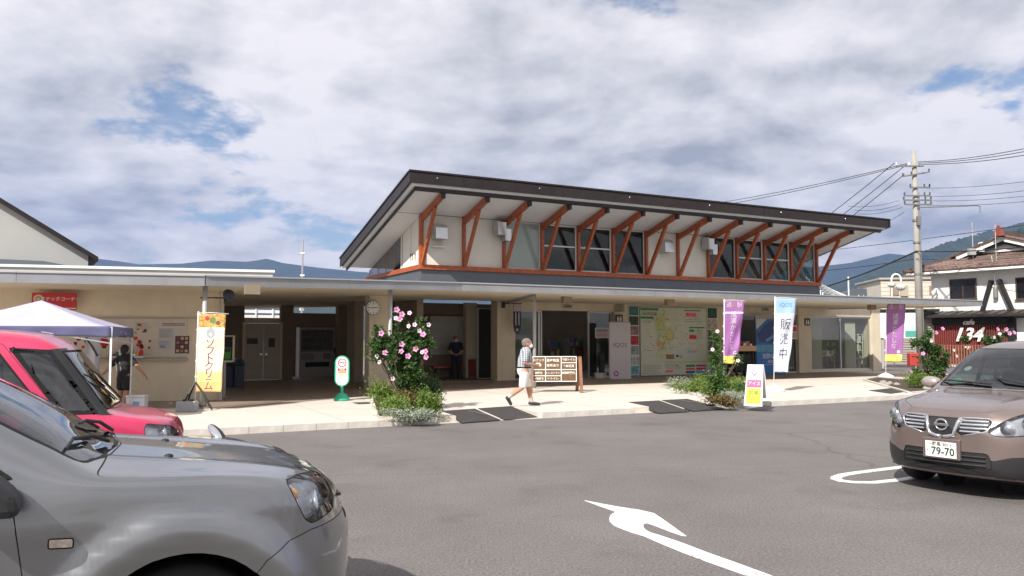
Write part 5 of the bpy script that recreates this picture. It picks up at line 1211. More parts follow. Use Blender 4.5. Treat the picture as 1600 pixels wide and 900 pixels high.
# --- staff member standing in the shaded bay ---------------------------------------------------------------
G = dict(pelvis=(0, 0, .92), chest=(.01, 0, 1.16), shL=(0, .19, 1.36), shR=(0, -.19, 1.36), elL=(-.02, .27, 1.09), elR=(-.02, -.27, 1.09), wrL=(.17, .09, .98), wrR=(.17, -.07, .97), hdL=(.1, -1, -.1), hdR=(.1, 1, -.1),
         hipL=(0, .09, .88), hipR=(0, -.09, .88), knL=(.03, .11, .49), knR=(.03, -.11, .49), anL=(0, .12, .08), anR=(0, -.12, .08), toeL=(.15, .14, .045), toeR=(.15, -.14, .045), head=(.02, 0, 1.56))
def cl_staff(t, P, sd, fw, up, rot):
    bk = mat('navy_uniform', (.02, .022, .035), .9); m = MB()
    cone(m, P['pelvis'] + Vector((0, 0, .04)), P['chest'], .155, .165, 20); cone(m, P['chest'], (P['shL'] + P['shR']) / 2 + Vector((0, 0, .012)), .165, .118, 18); cone(m, P['shL'], P['shR'], .078, .078)
    for s_ in 'LR': cone(m, P['sh' + s_], P['sh' + s_] * .3 + P['el' + s_] * .7, .074, .066)
    solid('uniform_shirt', m, bk, t, .010, 5)
    s2 = MB(); cone(s2, P['pelvis'], (P['hipL'] + P['hipR']) / 2, .15, .15, 18)
    for s_ in 'LR': cone(s2, P['hip' + s_], P['kn' + s_], .115, .085, 16); cone(s2, P['kn' + s_], P['an' + s_] + Vector((0, 0, .03)), .085, .07, 14)
    solid('dark_trousers', s2, bk, t, .011, 5)
    for s_ in 'LR': shoe(t, P, s_, mat('shoe_dark', (.03, .03, .03), .6), trim)
    mask(t, P, fw, rot, up)
person('staff member in dark uniform and white mask standing in the shaded bay', bw(*tob(gp(712, 592, .12)), .12), rad(-80), G, skin_l, mat('hair_black', (.012, .010, .010), .7), (1, 0, 0), cl_staff, palm=((0, 0, -1), (0, 0, -1)), grip=(.5, .5), scale=1.0)
# ---------------------------------------------------------------- flags, signs, boards, tent and small things
def P_(name, c, **k): return mat(name, c, .65, **k)
ink = P_('ink_black', (.02, .02, .02)); inkw = P_('ink_white', (.8, .8, .78)); inkr = P_('ink_red', (.6, .03, .03)); inkg = P_('ink_green', (.03, .25, .10)); inkb = P_('ink_blue', (.03, .08, .4))
inky = P_('ink_yellow', (.75, .6, .05)); inkp = P_('ink_pink', (.85, .12, .25)); inko = P_('ink_orange', (.75, .3, .04)); inkpu = P_('ink_purple', (.30, .05, .26)); inkgy = P_('ink_grey', (.3, .3, .3)); inkbr = P_('ink_brown', (.13, .07, .03))
def cloth_obj(name, w, h, F, m, parent, nu=14, nv=40, bands=None):
    """a cloth bent by F(u, v); bands: list of (v0, v1, material) measured from the top"""
    mb = MB(); ms = [m]; vs = [F(w * i / nu, h * j / nv) for j in range(nv + 1) for i in range(nu + 1)]; fs = []; mi = []
    for j in range(nv):
        k = 0
        for v0, v1, bm_ in (bands or []):
            if v0 <= h * (j + .5) / nv < v1:
                if bm_ not in ms: ms.append(bm_)
                k = ms.index(bm_)
        for i in range(nu): a = j * (nu + 1) + i; fs.append((a, a + 1, a + nu + 2, a + nu + 1)); mi.append(k)
    mb.v = [tuple(p) for p in vs]; mb.f = fs; mb.mi = mi
    o = mb.build(name, ms, parent, smooth=True); s_ = o.modifiers.new('thickness', 'SOLIDIFY'); s_.thickness = .002; return o
def cloth_text(body, size, m, parent, F, cx, cv, off=.004, sx=1., name='lettering'):
    o = text(name, body, size, m, parent, (0, 0, 0), (0, 0, 0), .0002, sx=1.)
    bm = bmesh.new(); bm.from_mesh(o.data); bmesh.ops.triangulate(bm, faces=bm.faces[:]); bmesh.ops.subdivide_edges(bm, edges=[e for e in bm.edges if e.calc_length() > .05], cuts=1); bm.to_mesh(o.data); bm.free()
    for v in o.data.vertices:
        p = F(cx + v.co.x * sx, cv - v.co.y); v.co = (p[0], p[1] - off, p[2])
    o.rotation_euler = (0, 0, 0); return o
def cloth_disc(parent, F, cx, cv, r, m, off=.004, ru=None, name='print'):
    mb = MB(); n = 20; mb.add([(lambda p: (p[0], p[1] - off, p[2]))(F(cx + (ru or r) * math.cos(2 * math.pi * k / n), cv + r * math.sin(2 * math.pi * k / n))) for k in range(n)], [tuple(range(n))[::-1]]); return mb.build(name, m, parent)
def flutter(w, h, top, seed=0, amp=.035, narrow=.25, lean=.0, lift=0.):
    def F(u, v):
        f = v / h; x = u * (1 - narrow * f**1.4) + lean * f * h; a = u / w
        y = amp * (math.sin(a * 5 + f * 5 + seed) * .9 + .6 * math.sin(a * 9 + f * 11 + seed * 2)) * (.25 + .9 * f) * a + .02 * math.sin(f * 14 + seed) * a
        return (x + .02, y, top - v + lift * a * f)
    return F
def flag_banner(label, base, px_w, h, top, m, rz, group, seed, bands, letters, pole_lean=0., narrow=.2, base_kind='weight', lean=0., amp=.035):
    t = thing('banner_flag', label, 'flag', base, rz, group); tl = pole_lean
    pm_ = mat('banner_pole', (.75, .75, .74), .4)
    MB().tube([(0, 0, .05), (tl * .5, 0, top * .5), (tl, 0, top + .06)], .014, 10).tube([(tl, 0, top + .02), (tl + px_w * .5, 0, top + .028), (tl + px_w + .08, 0, top + .0)], .008, 8).build('pole', pm_, t, smooth=True)
    F0 = flutter(px_w, h, top, seed, amp, narrow, lean)
    def F(u, v): p = F0(u, v); return (p[0] + tl * (1 - v / top), p[1], p[2])
    c = cloth_obj('cloth', px_w, h, F, m, t, bands=bands)
    for i in range(5): q = F(0, h * (i + .02) / 5); MB().cyl((q[0] - .03, 0, q[2] - .02), (q[0] - .03, 0, q[2] + .02), .018, n=8).box(q[0] - .02, q[0] + .02, -.004, .004, q[2] - .012, q[2] + .012).build('loop', pm_, c)
    for L in letters: cloth_text(L[0], L[1], L[4], c, F, L[2], L[3], sx=L[5] if len(L) > 5 else 1.)
    return t, c, F
# soft ice cream flag on its tripod with grey block
fb = gp(304, 641, .12)
icem = mat('icecream_cloth', (.80, .70, .50), .7)
fw_ = .58
t, c, F = flag_banner('yellow and orange soft ice cream flag on black tripod base with grey block', fb, fw_, 1.72, 2.12, icem, rad(2), None, 1.3, [(0, .30, mat('cloth_autumn', (.52, .30, .08), .7, var=.7, scale=16)), (.30, .55, mat('cloth_cream', (.82, .76, .62), .7)), (1.28, 1.5, mat('cloth_gold', (.80, .58, .25), .7)), (1.5, 1.73, mat('cloth_orange', (.80, .48, .18), .7))],
                     [('ソ', .225, .27, .66, inkpu), ('フ', .225, .27, .83, inkpu), ('ト', .225, .27, 1.0, inkpu), ('ク', .225, .27, 1.17, inkpu), ('リ', .225, .27, 1.33, inkpu), ('ー', .16, .27, 1.46, inkpu), ('ム', .225, .27, 1.60, inkpu)], pole_lean=.03, narrow=.06, lean=-.0, amp=.02)
cloth_disc(c, F, .27, .42, .12, P_('print_greyblue', (.35, .38, .40)), ru=.10); cloth_disc(c, F, .30, .14, .07, P_('print_leaf', (.12, .20, .05))); cloth_disc(c, F, .18, .1, .05, inkr); cloth_disc(c, F, .42, .2, .05, inkbr)
mb = MB()
for q in ((-.18, -.30), (.42, -.12), (.22, .38), (-.30, .30)): mb.tube([(0, 0, .62), (q[0] * .6, q[1] * .6, .3), (q[0], q[1], .02)], .02, 8)
mb.beam((-.17, -.28, .12), (.40, -.10, .1), .02, .02); mb.build('tripod', black, t)
MB().box(-.22, .19, -.52, -.28, .0, .23).build('weight_block', mat('grey_block', (.30, .30, .31), .6), t, bevel=.02); MB().cyl((-.08, -.4, .23), (-.08, -.4, .27), .04, n=12).cyl((.08, -.4, .23), (.08, -.4, .27), .04, n=12).build('clamp', black, t)
# purple flags and the white one
pur = mat('purple_cloth', (.30, .115, .33), .6, var=.06, scale=4); pury = mat('yellow_cloth', (.75, .62, .12), .7)
def purple(label, base, h, top, w, rz, seed, **k):
    k1 = h / 1.8
    L = [('道', .17 * k1, w * .22, .13, inkw), ('の', .15 * k1, w * .48, .13, inky), ('駅', .17 * k1, w * .76, .13, inkw)] + [(ch, .19 * k1, w * .48, .40 * k1 + i * .185 * k1, inkw) for i, ch in enumerate('尾瀬かたしな')]
    t, c, F = flag_banner(label, base, w, h, top, pur, rz, 'purple roadside station flags', seed, [(h * .235 - .1, h * .235 - .09, inkw), (h * .885, h + 1, pury)], L, **k)
    cloth_disc(c, F, w * .78, h * .83, .06, inkw); return t
def wbase(t, m=white):
    MB().lathe([(.02, .0), (.30, 0), (.32, .05), (.28, .09), (.12, .16), (.03, .2)], 28).build('water_base', m, t, smooth=True)
t = purple('purple flag with yellow hem standing behind the second planting bed', gp(1131, 609, .12), 1.95, 2.75, .62, rad(3), .6, pole_lean=.06, narrow=.34, lean=-.02, amp=.06); wbase(t)
t = purple('purple flag with yellow hem standing at the far right end of the shop', gp(1384, 590, .12), 2.35, 3.0, .78, rad(2), 2.2, pole_lean=.13, narrow=.12, lean=-.03, amp=.04); wbase(t)
t, c, F = flag_banner('white and pale blue flag lettered in black on a round white base', gp(1209, 612, .12), .62, 2.2, 2.78, mat('white_cloth', (.60, .62, .72), .7), rad(2), None, .9, [(0, .42, mat('paleblue_cloth', (.32, .47, .70), .7))],
                      [('IQOS', .17, .31, .20, P_('ink_skyblue', (.12, .35, .7))), ('販', .36, .33, .80, ink), ('売', .36, .33, 1.24, ink), ('中', .36, .33, 1.68, ink)], pole_lean=.10, narrow=.38, lean=-.0, amp=.06)
MB().lathe([(.02, .0), (.30, 0), (.33, .06), (.28, .10), (.12, .17), (.03, .2)], 28).build('water_base', white, t, smooth=True)
# green no-smoking stand
gm_ = mat('green_plastic', (.03, .42, .24), .35); t = thing('no_smoking_stand', 'green and white no-smoking stand sign in the middle of the paving', 'sign stand', gp(534, 626, .12), rad(8))
MB().lathe([(.16, 0), (.20, 0), (.20, .04), (.17, .08), (.13, .16), (.055, .20), (.035, .22), (.035, .42)], 28).build('base', gm_, t, smooth=True)
def capsule(w, z0, z1, n=12): return [(w * math.cos(a), z1 - w + w * math.sin(a)) for a in [math.pi * k / n for k in range(n + 1)]] + [(w * math.cos(a), z0 + w + w * math.sin(a)) for a in [math.pi + math.pi * k / n for k in range(n + 1)]]
MB().polyxz(capsule(.185, .36, 1.14), -.035, .035).build('frame', gm_, t, bevel=.012)
p = Panel(); p.shape(capsule(.15, .39, 1.11), mat('sign_white', (.8, .85, .82), .4), -.003); p.ring(0, .96, .085, .108, inkr); p.mb.beam((-.075, -.006, 1.03), (.075, -.006, .89), .005, .02, (0, 1, 0)); p._m(ink); p.mb.box(-.07, .07, -.005, 0, .95, .97); p._m(inkr)
p.rect(-.11, .11, .755, .82, inkr, -.004).rect(-.10, .10, .70, .745, inko, -.004).rect(-.09, .09, .655, .68, inky, -.004); p.lines(-.09, .09, .55, .63, 3, mat('faint_green', (.3, .6, .4), .7), random.Random(3))
o = p.build('sign_face', t, (0, -.036, 0)); text('lettering', '禁煙', .07, inkw, o, (0, -.006, .787)); 
# red snack corner sign on the wall
def L_(x, t_, z=0): c_, s_ = math.cos(LA), math.sin(LA); return LO + Vector((c_ * x - s_ * t_, s_ * x + c_ * t_, z))
def lwx(px): r = pxray(px, 500); d = Vector((math.cos(LA), math.sin(LA))); # intersection of the sight line with the wing's wall
lp = lambda px, py, off=0.: (lambda r: (lambda k: (((r * k) - LO + Vector((0, 0, CAM_H))).dot(Vector((math.cos(LA), math.sin(LA), 0))), CAM_H + r.z * k))((LO + Vector((math.sin(LA), -math.cos(LA), 0)) * off).dot(Vector((-math.sin(LA), math.cos(LA), 0))) / r.dot(Vector((-math.sin(LA), math.cos(LA), 0)))))(pxray(px, py))
x0, zt = lp(50, 457, .3); x1, zb = lp(119, 478, .3)
t = thing('snack_corner_sign', 'red sign with white lettering and round emblem above the tent', 'sign', L_(x0, -.3, zb - .1), LA); w = x1 - x0; h = zt - zb + .1
bx('board', mat('sign_red', (.50, .03, .035), .5), t, 0, w, 0, .06, 0, h); MB().cyl((.2, .06, h - .05), (.2, .3, h - .05), .015).cyl((w - .2, .06, h - .05), (w - .2, .3, h - .05), .015).build('bracket', steel, t)
p = Panel(); p.disc(.14, h * .63, .105, mat('emblem_cream', (.65, .55, .42), .6)); p.disc(.14, h * .63, .07, mat('emblem_brown', (.45, .3, .2), .6), -.005); p.shape([(.10, h * .63 + .02), (.18, h * .63 + .02), (.14, h * .63 - .05)], mat('emblem_cream', (.65, .55, .42), .6), -.007); p.rect(.0, w, .03, .05, inkw); o = p.build('print', t, (0, -.001, 0))
text('lettering', 'スナックコーナー', .108, inkw, o, (w * .64, -.004, h * .63), bold=.001)
# posters and counter things on the wing wall
def wall_panel(px0, px1, py0, py1, name, label, cat, off=.03, group=None, backm=None):
    x0, z1 = lp(px0, py0, off); x1, z0 = lp(px1, py1, off); t = thing(name, label, cat, L_(x0, -off, z0), LA, group); w, h = x1 - x0, z1 - z0
    bx('sheet', backm or wfab, t, 0, w, 0, .006, 0, h); return t, w, h
rr = random.Random(5); fade = mat('poster_cream', (.56, .49, .41), .7); greyp = mat('poster_grey', (.42, .42, .44), .7)
t, w, h = wall_panel(209, 238, 501, 552, 'poster', 'tall cream poster dotted with red fruit and black items', 'poster', backm=fade, group='posters on the snack corner wall')
p = Panel()
for i in range(16): p.disc(rr.uniform(.1, .9) * w, rr.uniform(.08, .9) * h, rr.uniform(.02, .05), rr.choice([inkr, inkr, mat('poster_rose', (.5, .2, .18), .7), ink, inkbr]))
p.lines(.1 * w, .9 * w, .72 * h, .95 * h, 4, inkgy, rr); p.build('print', t, (0, 0, 0))
t, w, h = wall_panel(248, 271, 513, 529, 'notice_sheet', 'upper grey typed notice right of the fruit poster', 'notice', group='posters on the snack corner wall', backm=greyp); p = Panel(); p.lines(.08 * w, .92 * w, .1 * h, .9 * h, 5, inkgy, rr); p.build('print', t, (0, 0, 0))
t, w, h = wall_panel(248, 268, 531, 545, 'notice_sheet', 'lower grey typed notice with a small blue picture', 'notice', group='posters on the snack corner wall', backm=greyp); p = Panel(); p.lines(.08 * w, .92 * w, .45 * h, .9 * h, 3, inkgy, rr); p.rect(.1 * w, .5 * w, .1 * h, .4 * h, mat('pic_blue', (.2, .28, .36), .7)); p.build('print', t, (0, 0, 0))
t, w, h = wall_panel(274, 295, 525, 552, 'poster', 'dark poster with a grid of dishes left of the ice cream flag', 'poster', backm=mat('poster_dark', (.05, .02, .03), .5), group='posters on the snack corner wall'); p = Panel()
for i in range(3):
    for j in range(4): p.rect(w * (.08 + .31 * i), w * (.30 + .31 * i), h * (.06 + .24 * j), h * (.22 + .24 * j), rr.choice([mat('dish1', (.35, .12, .06), .6), mat('dish2', (.45, .33, .2), .6), mat('dish3', (.12, .05, .06), .6)]))
p.build('print', t, (0, 0, 0))
t, w, h = wall_panel(253, 292, 504, 510, 'caption_strip', 'row of small dark lettering above the posters', 'sign', backm=fade, group='posters on the snack corner wall'); p = Panel(); p.lines(.02 * w, .98 * w, .1 * h, .9 * h, 2, ink, rr); p.build('print', t, (0, 0, 0))
t, w, h = wall_panel(184, 206, 535, 546, 'price_list', 'pale price list with vertical lines beside the tent leg', 'notice', backm=fade, group='posters on the snack corner wall'); p = Panel()
for i in range(7): p.rect(w * (.08 + .13 * i), w * (.11 + .13 * i), h * .1, h * rr.uniform(.6, .9), inkgy)
p.build('print', t, (0, 0, 0))
t, w, h = wall_panel(115, 139, 527, 545, 'poster', 'poster with red patches behind the tent, above the pink car', 'poster', backm=fade, group='posters on the snack corner wall'); p = Panel()
for i in range(8): p.disc(rr.uniform(.1, .9) * w, rr.uniform(.1, .9) * h, .04, rr.choice([inkr, ink, inkbr]))
p.build('print', t, (0, 0, 0))
x0, z0 = lp(163, 535, .6); t = thing('paper_lantern', 'round red paper lantern hanging under the tent', 'lantern', L_(x0, -.6, z0), LA)
MB().ell((0, 0, 0), (.10, .10, .12), 18, 12).build('shade', mat('lantern_red', (.55, .03, .02), .6), t, smooth=True); MB().cyl((0, 0, .11), (0, 0, .14), .05).cyl((0, 0, -.14), (0, 0, -.11), .05).cyl((0, 0, .14), (0, 0, .5), .004).build('fittings', black, t)
x0, z0 = lp(131, 620, .9); x1, z1 = lp(157, 520, .9)
t = thing('white_curtain', 'white sheet with a dark diagonal strap hanging behind the tent leg', 'curtain', L_(x0, -.9, 0), LA); w = x1 - x0
cloth_obj('sheet', w, 1.55, lambda u, v: (u, .04 * math.sin(u * 22), 1.85 - v), mat('sheet_grey', (.55, .55, .6), .8), t, 20, 8); MB().tube([(w * .05, -.06, 1.72), (w * .5, -.06, 1.5), (w * .9, -.06, 1.28)], .022, 6).build('strap', black, t)
x0, z0 = lp(170, 566, .5); t = thing('counter_tray', 'pale blue tray of small goods on the hatch ledge behind the child', 'tray', L_(x0, -.45, 1.22), LA); bx('tray', mat('tray_blue', (.45, .55, .62), .5), t, 0, .75, 0, .3, 0, .05)
mb = MB(); ms = [inkr, inkg, wfab, inko]
for i in range(9): mb.cur = i % 4; mb.box(.04 + i * .078, .10 + i * .078, .05, .2, .051, .10 + .05 * (i % 3))
mb.build('goods', ms, t)
# tent
TA = rad(18.7); t = thing('pop_up_tent', 'pop-up tent with pale lilac roof and navy valance behind the pink car', 'tent', (-7.56, 15.0, .12), TA)
S3 = 3.0; zc = 1.80; ap = 2.46 - .12; ov = .03
lil = mat('tent_roof', (.46, .44, .58), .75, var=.06, scale=2, bump=.3, bscale=6); nav = mat('tent_valance', (.10, .10, .20), .75, bump=.5, bscale=12)
nseg = 12; vs = []; fs = []
cpt_ = (-S3 / 2, S3 / 2, ap); cor = [(-S3, 0), (0, 0), (0, S3), (-S3, S3)]
for k in range(4):
    a, b = cor[k], cor[(k + 1) % 4]; base = len(vs)
    for i in range(nseg + 1):
        for j in range(nseg + 1):
            f = j / nseg; g_ = i / nseg; ex = a[0] + (b[0] - a[0]) * g_; ey = a[1] + (b[1] - a[1]) * g_
            x = ex + (cpt_[0] - ex) * f; y = ey + (cpt_[1] - ey) * f; z = zc + (ap - zc) * f - .05 * math.sin(math.pi * g_) * (1 - f) * math.sin(math.pi * min(1, f + .25)) - .02 * math.sin(math.pi * f)
            vs.append((x, y, z))
    fs += [(base + i * (nseg + 1) + j, base + (i + 1) * (nseg + 1) + j, base + (i + 1) * (nseg + 1) + j + 1, base + i * (nseg + 1) + j + 1) for i in range(nseg) for j in range(nseg)]
o = MB().add(vs, fs).build('tent_roof', lil, t, smooth=True); o.modifiers.new('thickness', 'SOLIDIFY').thickness = .004
for k in range(4):
    a, b = cor[k], cor[(k + 1) % 4]; d = Vector((b[0] - a[0], b[1] - a[1], 0)).normalized(); nrm = Vector((d.y, -d.x, 0))
    F = lambda u, v, a=a, d=d, nrm=nrm: Vector((a[0], a[1], zc + .004)) + d * u + nrm * (.012 + .018 * math.sin(u * 9) * v / .2) - Vector((0, 0, v * (1 - .18 * math.sin(math.pi * u / S3))))
    cloth_obj('valance', S3, .21, F, nav, t, 40, 5)
for k, (x, y) in enumerate(cor):
    MB().box(x - .016, x + .016, y - .016, y + .016, 0, zc - .01).build('tent_leg', white if k in (0, 1) else alu, t); 
for k in range(4):
    a, b = cor[k], cor[(k + 1) % 4]; m_ = ((a[0] + b[0]) / 2, (a[1] + b[1]) / 2)
    MB().beam((*a, zc - .32), (*m_, zc - .04), .012, .022).beam((*b, zc - .32), (*m_, zc - .04), .012, .022).build('scissor_truss', alu, t)
# cool box
t = thing('cool_box', 'white cool box on the paving beside the child', 'cool box', gp(214, 638, .12), rad(8)); MB().box(-.20, .20, -.14, .14, 0, .25).build('box', white, t, bevel=.02); MB().box(-.21, .21, -.15, .15, .252, .30).build('lid', white, t, bevel=.015); p = Panel(); p.rect(-.05, .09, .06, .16, mat('label_blue', (.25, .45, .65), .6)); p.build('label', t, (0, -.141, 0))
# loudspeaker on the canopy post
t = thing('horn_speaker', 'black horn loudspeaker clamped to the left canopy post', 'loudspeaker', gp(330, 640, .12) + Vector((-.0, .7, 2.5)), rad(10)); MB().lathe([(.03, 0), (.05, .02), (.06, .1), (.13, .22), (.14, .24)], 20).build('horn', black, t, rot=(rad(70), 0, rad(30))); MB().tube([(-.55, 0, .02), (0, 0, .02)], .015, 8).cyl((0, 0, .0), (0, 0, -.12), .03).build('bracket', black, t)
# payphone on a post
t = thing('payphone_box', 'cream box with green payphone on a grey post', 'payphone', gp(350, 621, .12), rad(14))
MB().box(-.03, .03, .0, .06, 0, .94).box(-.12, .12, -.1, .16, 0, .012).build('post', postm, t)
mb = MB().box(-.19, .22, .30, .33, .94, 1.66).box(-.19, -.165, -.08, .299, .94, 1.66).box(.195, .22, -.08, .299, .94, 1.66).box(-.164, .194, -.08, .299, .94, .99).box(-.164, .194, -.08, .299, 1.63, 1.66).build('cabinet', mat('cabinet_cream', (.60, .55, .46), .5), t, bevel=.008)
MB().box(-.10, .16, .05, .28, 1.0, 1.32).build('telephone', mat('phone_green', (.06, .30, .05), .4), t, bevel=.02); MB().tube([(-.08, .03, 1.05), (-.08, -.0, 1.12), (-.08, -.0, 1.22), (-.08, .03, 1.29)], .02, 8).build('handset', mat('phone_dkgreen', (.03, .15, .03), .4), t); MB().box(-.05, .13, .04, .049, 1.22, 1.30).build('display', black, t)
MB().box(-.1, .16, .2, .28, 1.36, 1.60).build('notice', black, t)
# bins
bm_ = mat('bin_navy', (.025, .035, .07), .5)
for k, (px, lab) in enumerate(((357, 'left navy recycling bin behind the payphone'), (372, 'right navy recycling bin behind the payphone'))):
    t = thing('recycling_bin', lab, 'bin', gp(px, 605, .12), BA, 'navy bins behind the payphone'); MB().box(-.16, .16, -.2, .2, 0, .72).build('bin_body', bm_, t, bevel=.03); MB().polyxz([(-.17, .73), (.17, .73), (.17, .8), (.08, .94), (-.08, .94), (-.17, .8)], -.21, .21).build('lid', bm_, t, bevel=.02); MB().cyl((0, -.215, .83), (0, -.2, .83), .06, n=16).build('opening', blackm, t)
# vending machine
vx0, vx1 = S(467, 6.1), S(527, 6.1); t = thing('vending_machine', 'wide pale drinks vending machine in the dark passage', 'vending machine', bw(vx0, 6.1, .12), BA); w = vx1 - vx0
vb = mat('vending_body', (.34, .32, .30), .45); VH = 2.05
MB().box(0, w, 0, .7, 0, VH).build('cabinet', vb, t, bevel=.02); bx('window_recess', mat('vending_inside', (.10, .09, .09), .5), t, .07, w - .2, -.012, -.001, 1.05, VH - .1); r = random.Random(2)
dcols = [mat('can_%d' % i, c_, .35) for i, c_ in enumerate([(.12, .02, .02), (.03, .06, .10), (.10, .10, .10), (.10, .07, .03), (.03, .06, .03), (.07, .04, .03)])]
for row in range(3):
    for i in range(11):
        x = .13 + i * (w - .36) / 10.5; MB().cyl((x, -.03, 1.12 + row * .29), (x, -.03, 1.30 + row * .29), .032, n=8).build('drink', r.choice(dcols), t)
bx('price_row', mat('price_strip', (.3, .3, .3), .6), t, .1, w - .22, -.02, -.0125, 1.085, 1.10); bx('coin_panel', mat('coin_panel', (.16, .15, .15), .5), t, w - .6, w - .3, -.02, -.001, .72, .98); bx('pick_up_slot', blackm, t, .25, w - .35, -.02, -.001, .42, .62); bx('card_reader', black, t, w - .16, w - .06, -.03, -.001, 1.0, 1.2); bx('plinth', black, t, .02, w - .02, .02, .6, -.0, .0)
bx('side_panel', mat('vending_poster', (.22, .2, .19), .5), t, .08, .6, -.006, -.001, .7, .98)
# whiteboard map and bench in the bay
x0, x1 = S(672, 2.93), S(735, 2.93); z1 = Z(700, 494, 2.93); z0 = Z(700, 554, 2.93); t = thing('route_board', 'large pale wall map with thin red top edge behind the staff member', 'map board', bw(x0, 2.93, z0), BA); w, h = x1 - x0, z1 - z0
bx('board', mat('board_pale', (.50, .49, .46), .7, var=.08, scale=5), t, 0, w, 0, .05, 0, h); bx('top_edge', mat('edge_maroon', (.15, .02, .02), .6), t, -.7, w + .05, -.01, .05, h + .002, h + .05); p = Panel(); rr = random.Random(8)
for i in range(50): x = rr.random() * w * .9; z = rr.random() * h * .92; p.rect(x, x + rr.uniform(.04, .25), z, z + .012, mat('map_line', (.36, .35, .32), .8))
p.build('print', t, (0, 0, 0))
t = thing('red_bench', 'long bench with red seat against the wall of the shaded bay', 'bench', bw(x0 - .1, 2.35, .12), BA); bx('seat', mat('seat_red', (.42, .06, .03), .6), t, 0, w + .1, 0, .4, .42, .50)
for x in (.15, w * .5, w - .1): bx('leg', black, t, x, x + .06, .04, .36, 0, .419)
t = thing('red_cabinet', 'red low cabinet beside the bench in the bay', 'cabinet', bw(x1 - .45, 2.2, .12), BA); MB().box(0, .38, 0, .35, 0, .8).build('cabinet_body', mat('seat_red', (.3, .04, .03), .6), t, bevel=.01); bx('door', mat('cabinet_door', (.25, .03, .02), .5), t, .03, .35, -.015, -.001, .05, .75)
# hanging banner, brackets and camera on the pillar
s_, z_ = bp(808, 484, -.6); t = thing('hanging_banner', 'dark navy hanging banner with rounded foot on a bracket by the entrance', 'banner', bw(s_, -.6, 0), BA)
MB().polyxz([(-.16, 2.98), (.16, 2.98), (.16, 2.2), (.13, 1.98), (0, 1.88), (-.13, 1.98), (-.16, 2.2)], -.01, .01).build('cloth', mat('banner_navy', (.02, .02, .05), .7), t); MB().tube([(-.42, .3, 3.02), (.2, 0, 3.02)], .018, 8).box(-.48, -.38, .22, .34, 2.85, 3.08).build('bracket', black, t)
p = Panel(); p.rect(-.155, .155, 2.72, 2.97, mat('banner_pinkish', (.45, .36, .38), .7), -.003); 
for x in (-.07, .06): p.rect(x, x + .025, 2.2, 2.68, inkw, -.004)
p.ring(.0, 2.03, .03, .05, inkw); p.build('print', t, (0, -.01, 0))
# little picture signs
def wcsign(px, py, lab):
    s_, z_ = bp(px, py, -.1); t = thing('restroom_sign', lab, 'sign', bw(s_, -.09, z_), BA, 'brown restroom signs on the front wall'); bx('plate', mat('plate_brown', (.045, .025, .02), .5), t, -.17, .17, 0, .03, -.17, .17); p = Panel()
    for x in (-.07, .07): p.disc(x, .07, .028, inkw, n=10); p.shape([(x - .04, .03), (x + .04, .03), (x + .025, -.12), (x - .025, -.12)][::-1], inkw)
    p.rect(-.004, .004, -.12, .1, inkw); p.build('pictogram', t, (0, 0, 0))
wcsign(968, 498, 'brown restroom sign above the grey panel stand'); wcsign(1262, 503, 'brown restroom sign on the pillar by the display window')
def notice(px0, px1, py0, py1, t_, lab, cols, g=None):
    s0, z1 = bp(px0, py0, t_); s1, z0 = bp(px1, py1, t_); t = thing('door_notice', lab, 'notice', bw(s0, t_, z0), BA, g); w, h = s1 - s0, z1 - z0; bx('sheet', wfab, t, 0, w, 0, .005, 0, h); p = Panel(); p.rect(.06 * w, .94 * w, h * .55, h * .9, cols[0]); p.rect(.06 * w, .94 * w, h * .08, h * .5, cols[1]); p.build('print', t, (0, 0, 0))
notice(930, 951, 512, 528, .10, 'pink and grey notice stuck on the right entrance door', (mat('n_grey', (.35, .33, .36), .6), mat('n_pink', (.6, .4, .45), .6)))
notice(1228, 1246, 508, 530, .02, 'red and white notice on the door right of the blue poster', (inkr, mat('n_grey2', (.5, .4, .4), .6)))
t = thing('umbrella_stand', 'low white umbrella tray and black stand inside the right entrance door', 'umbrella stand', bw(*[bp(938, 590, -.2)[0], -.2], .12), BA); MB().cyl((0, 0, 0), (0, 0, .22), .22, .26, 20).build('tray', white_p, t); MB().cyl((.1, .05, .22), (.1, .05, .95), .12, .10, 14).build('holder', black, t)
# grey lettered panel stand
s0, z1 = bp(952, 504, -1.0); s1, z0 = bp(984, 590, -1.0); t = thing('panel_stand', 'tall pale grey panel stand lettered IQOS in front of the map board', 'panel stand', bw(s0, -1.0, .12), BA + rad(-6)); w = s1 - s0; h = z1 - .12
MB().box(0, w, 0, .08, .04, h).build('panel', mat('panel_lilac', (.50, .47, .50), .5), t, bevel=.01); MB().box(0.02, w - .02, -.12, .25, 0, .039).build('foot', mat('panel_lilac', (.50, .47, .50), .5), t); bx('top_cap', mat('cap_grey', (.35, .34, .36), .5), t, .02, w - .02, .005, .075, h + .001, h + .03)
o = text('lettering', 'IQOS', .24, mat('ink_slate', (.12, .12, .15), .5), t, (w * .5, -.002, h * .60), sx=1.1); p = Panel(); p.ring(w * .30, .22, .06, .11, inkpu); p.build('emblem', t, (0, 0, 0))
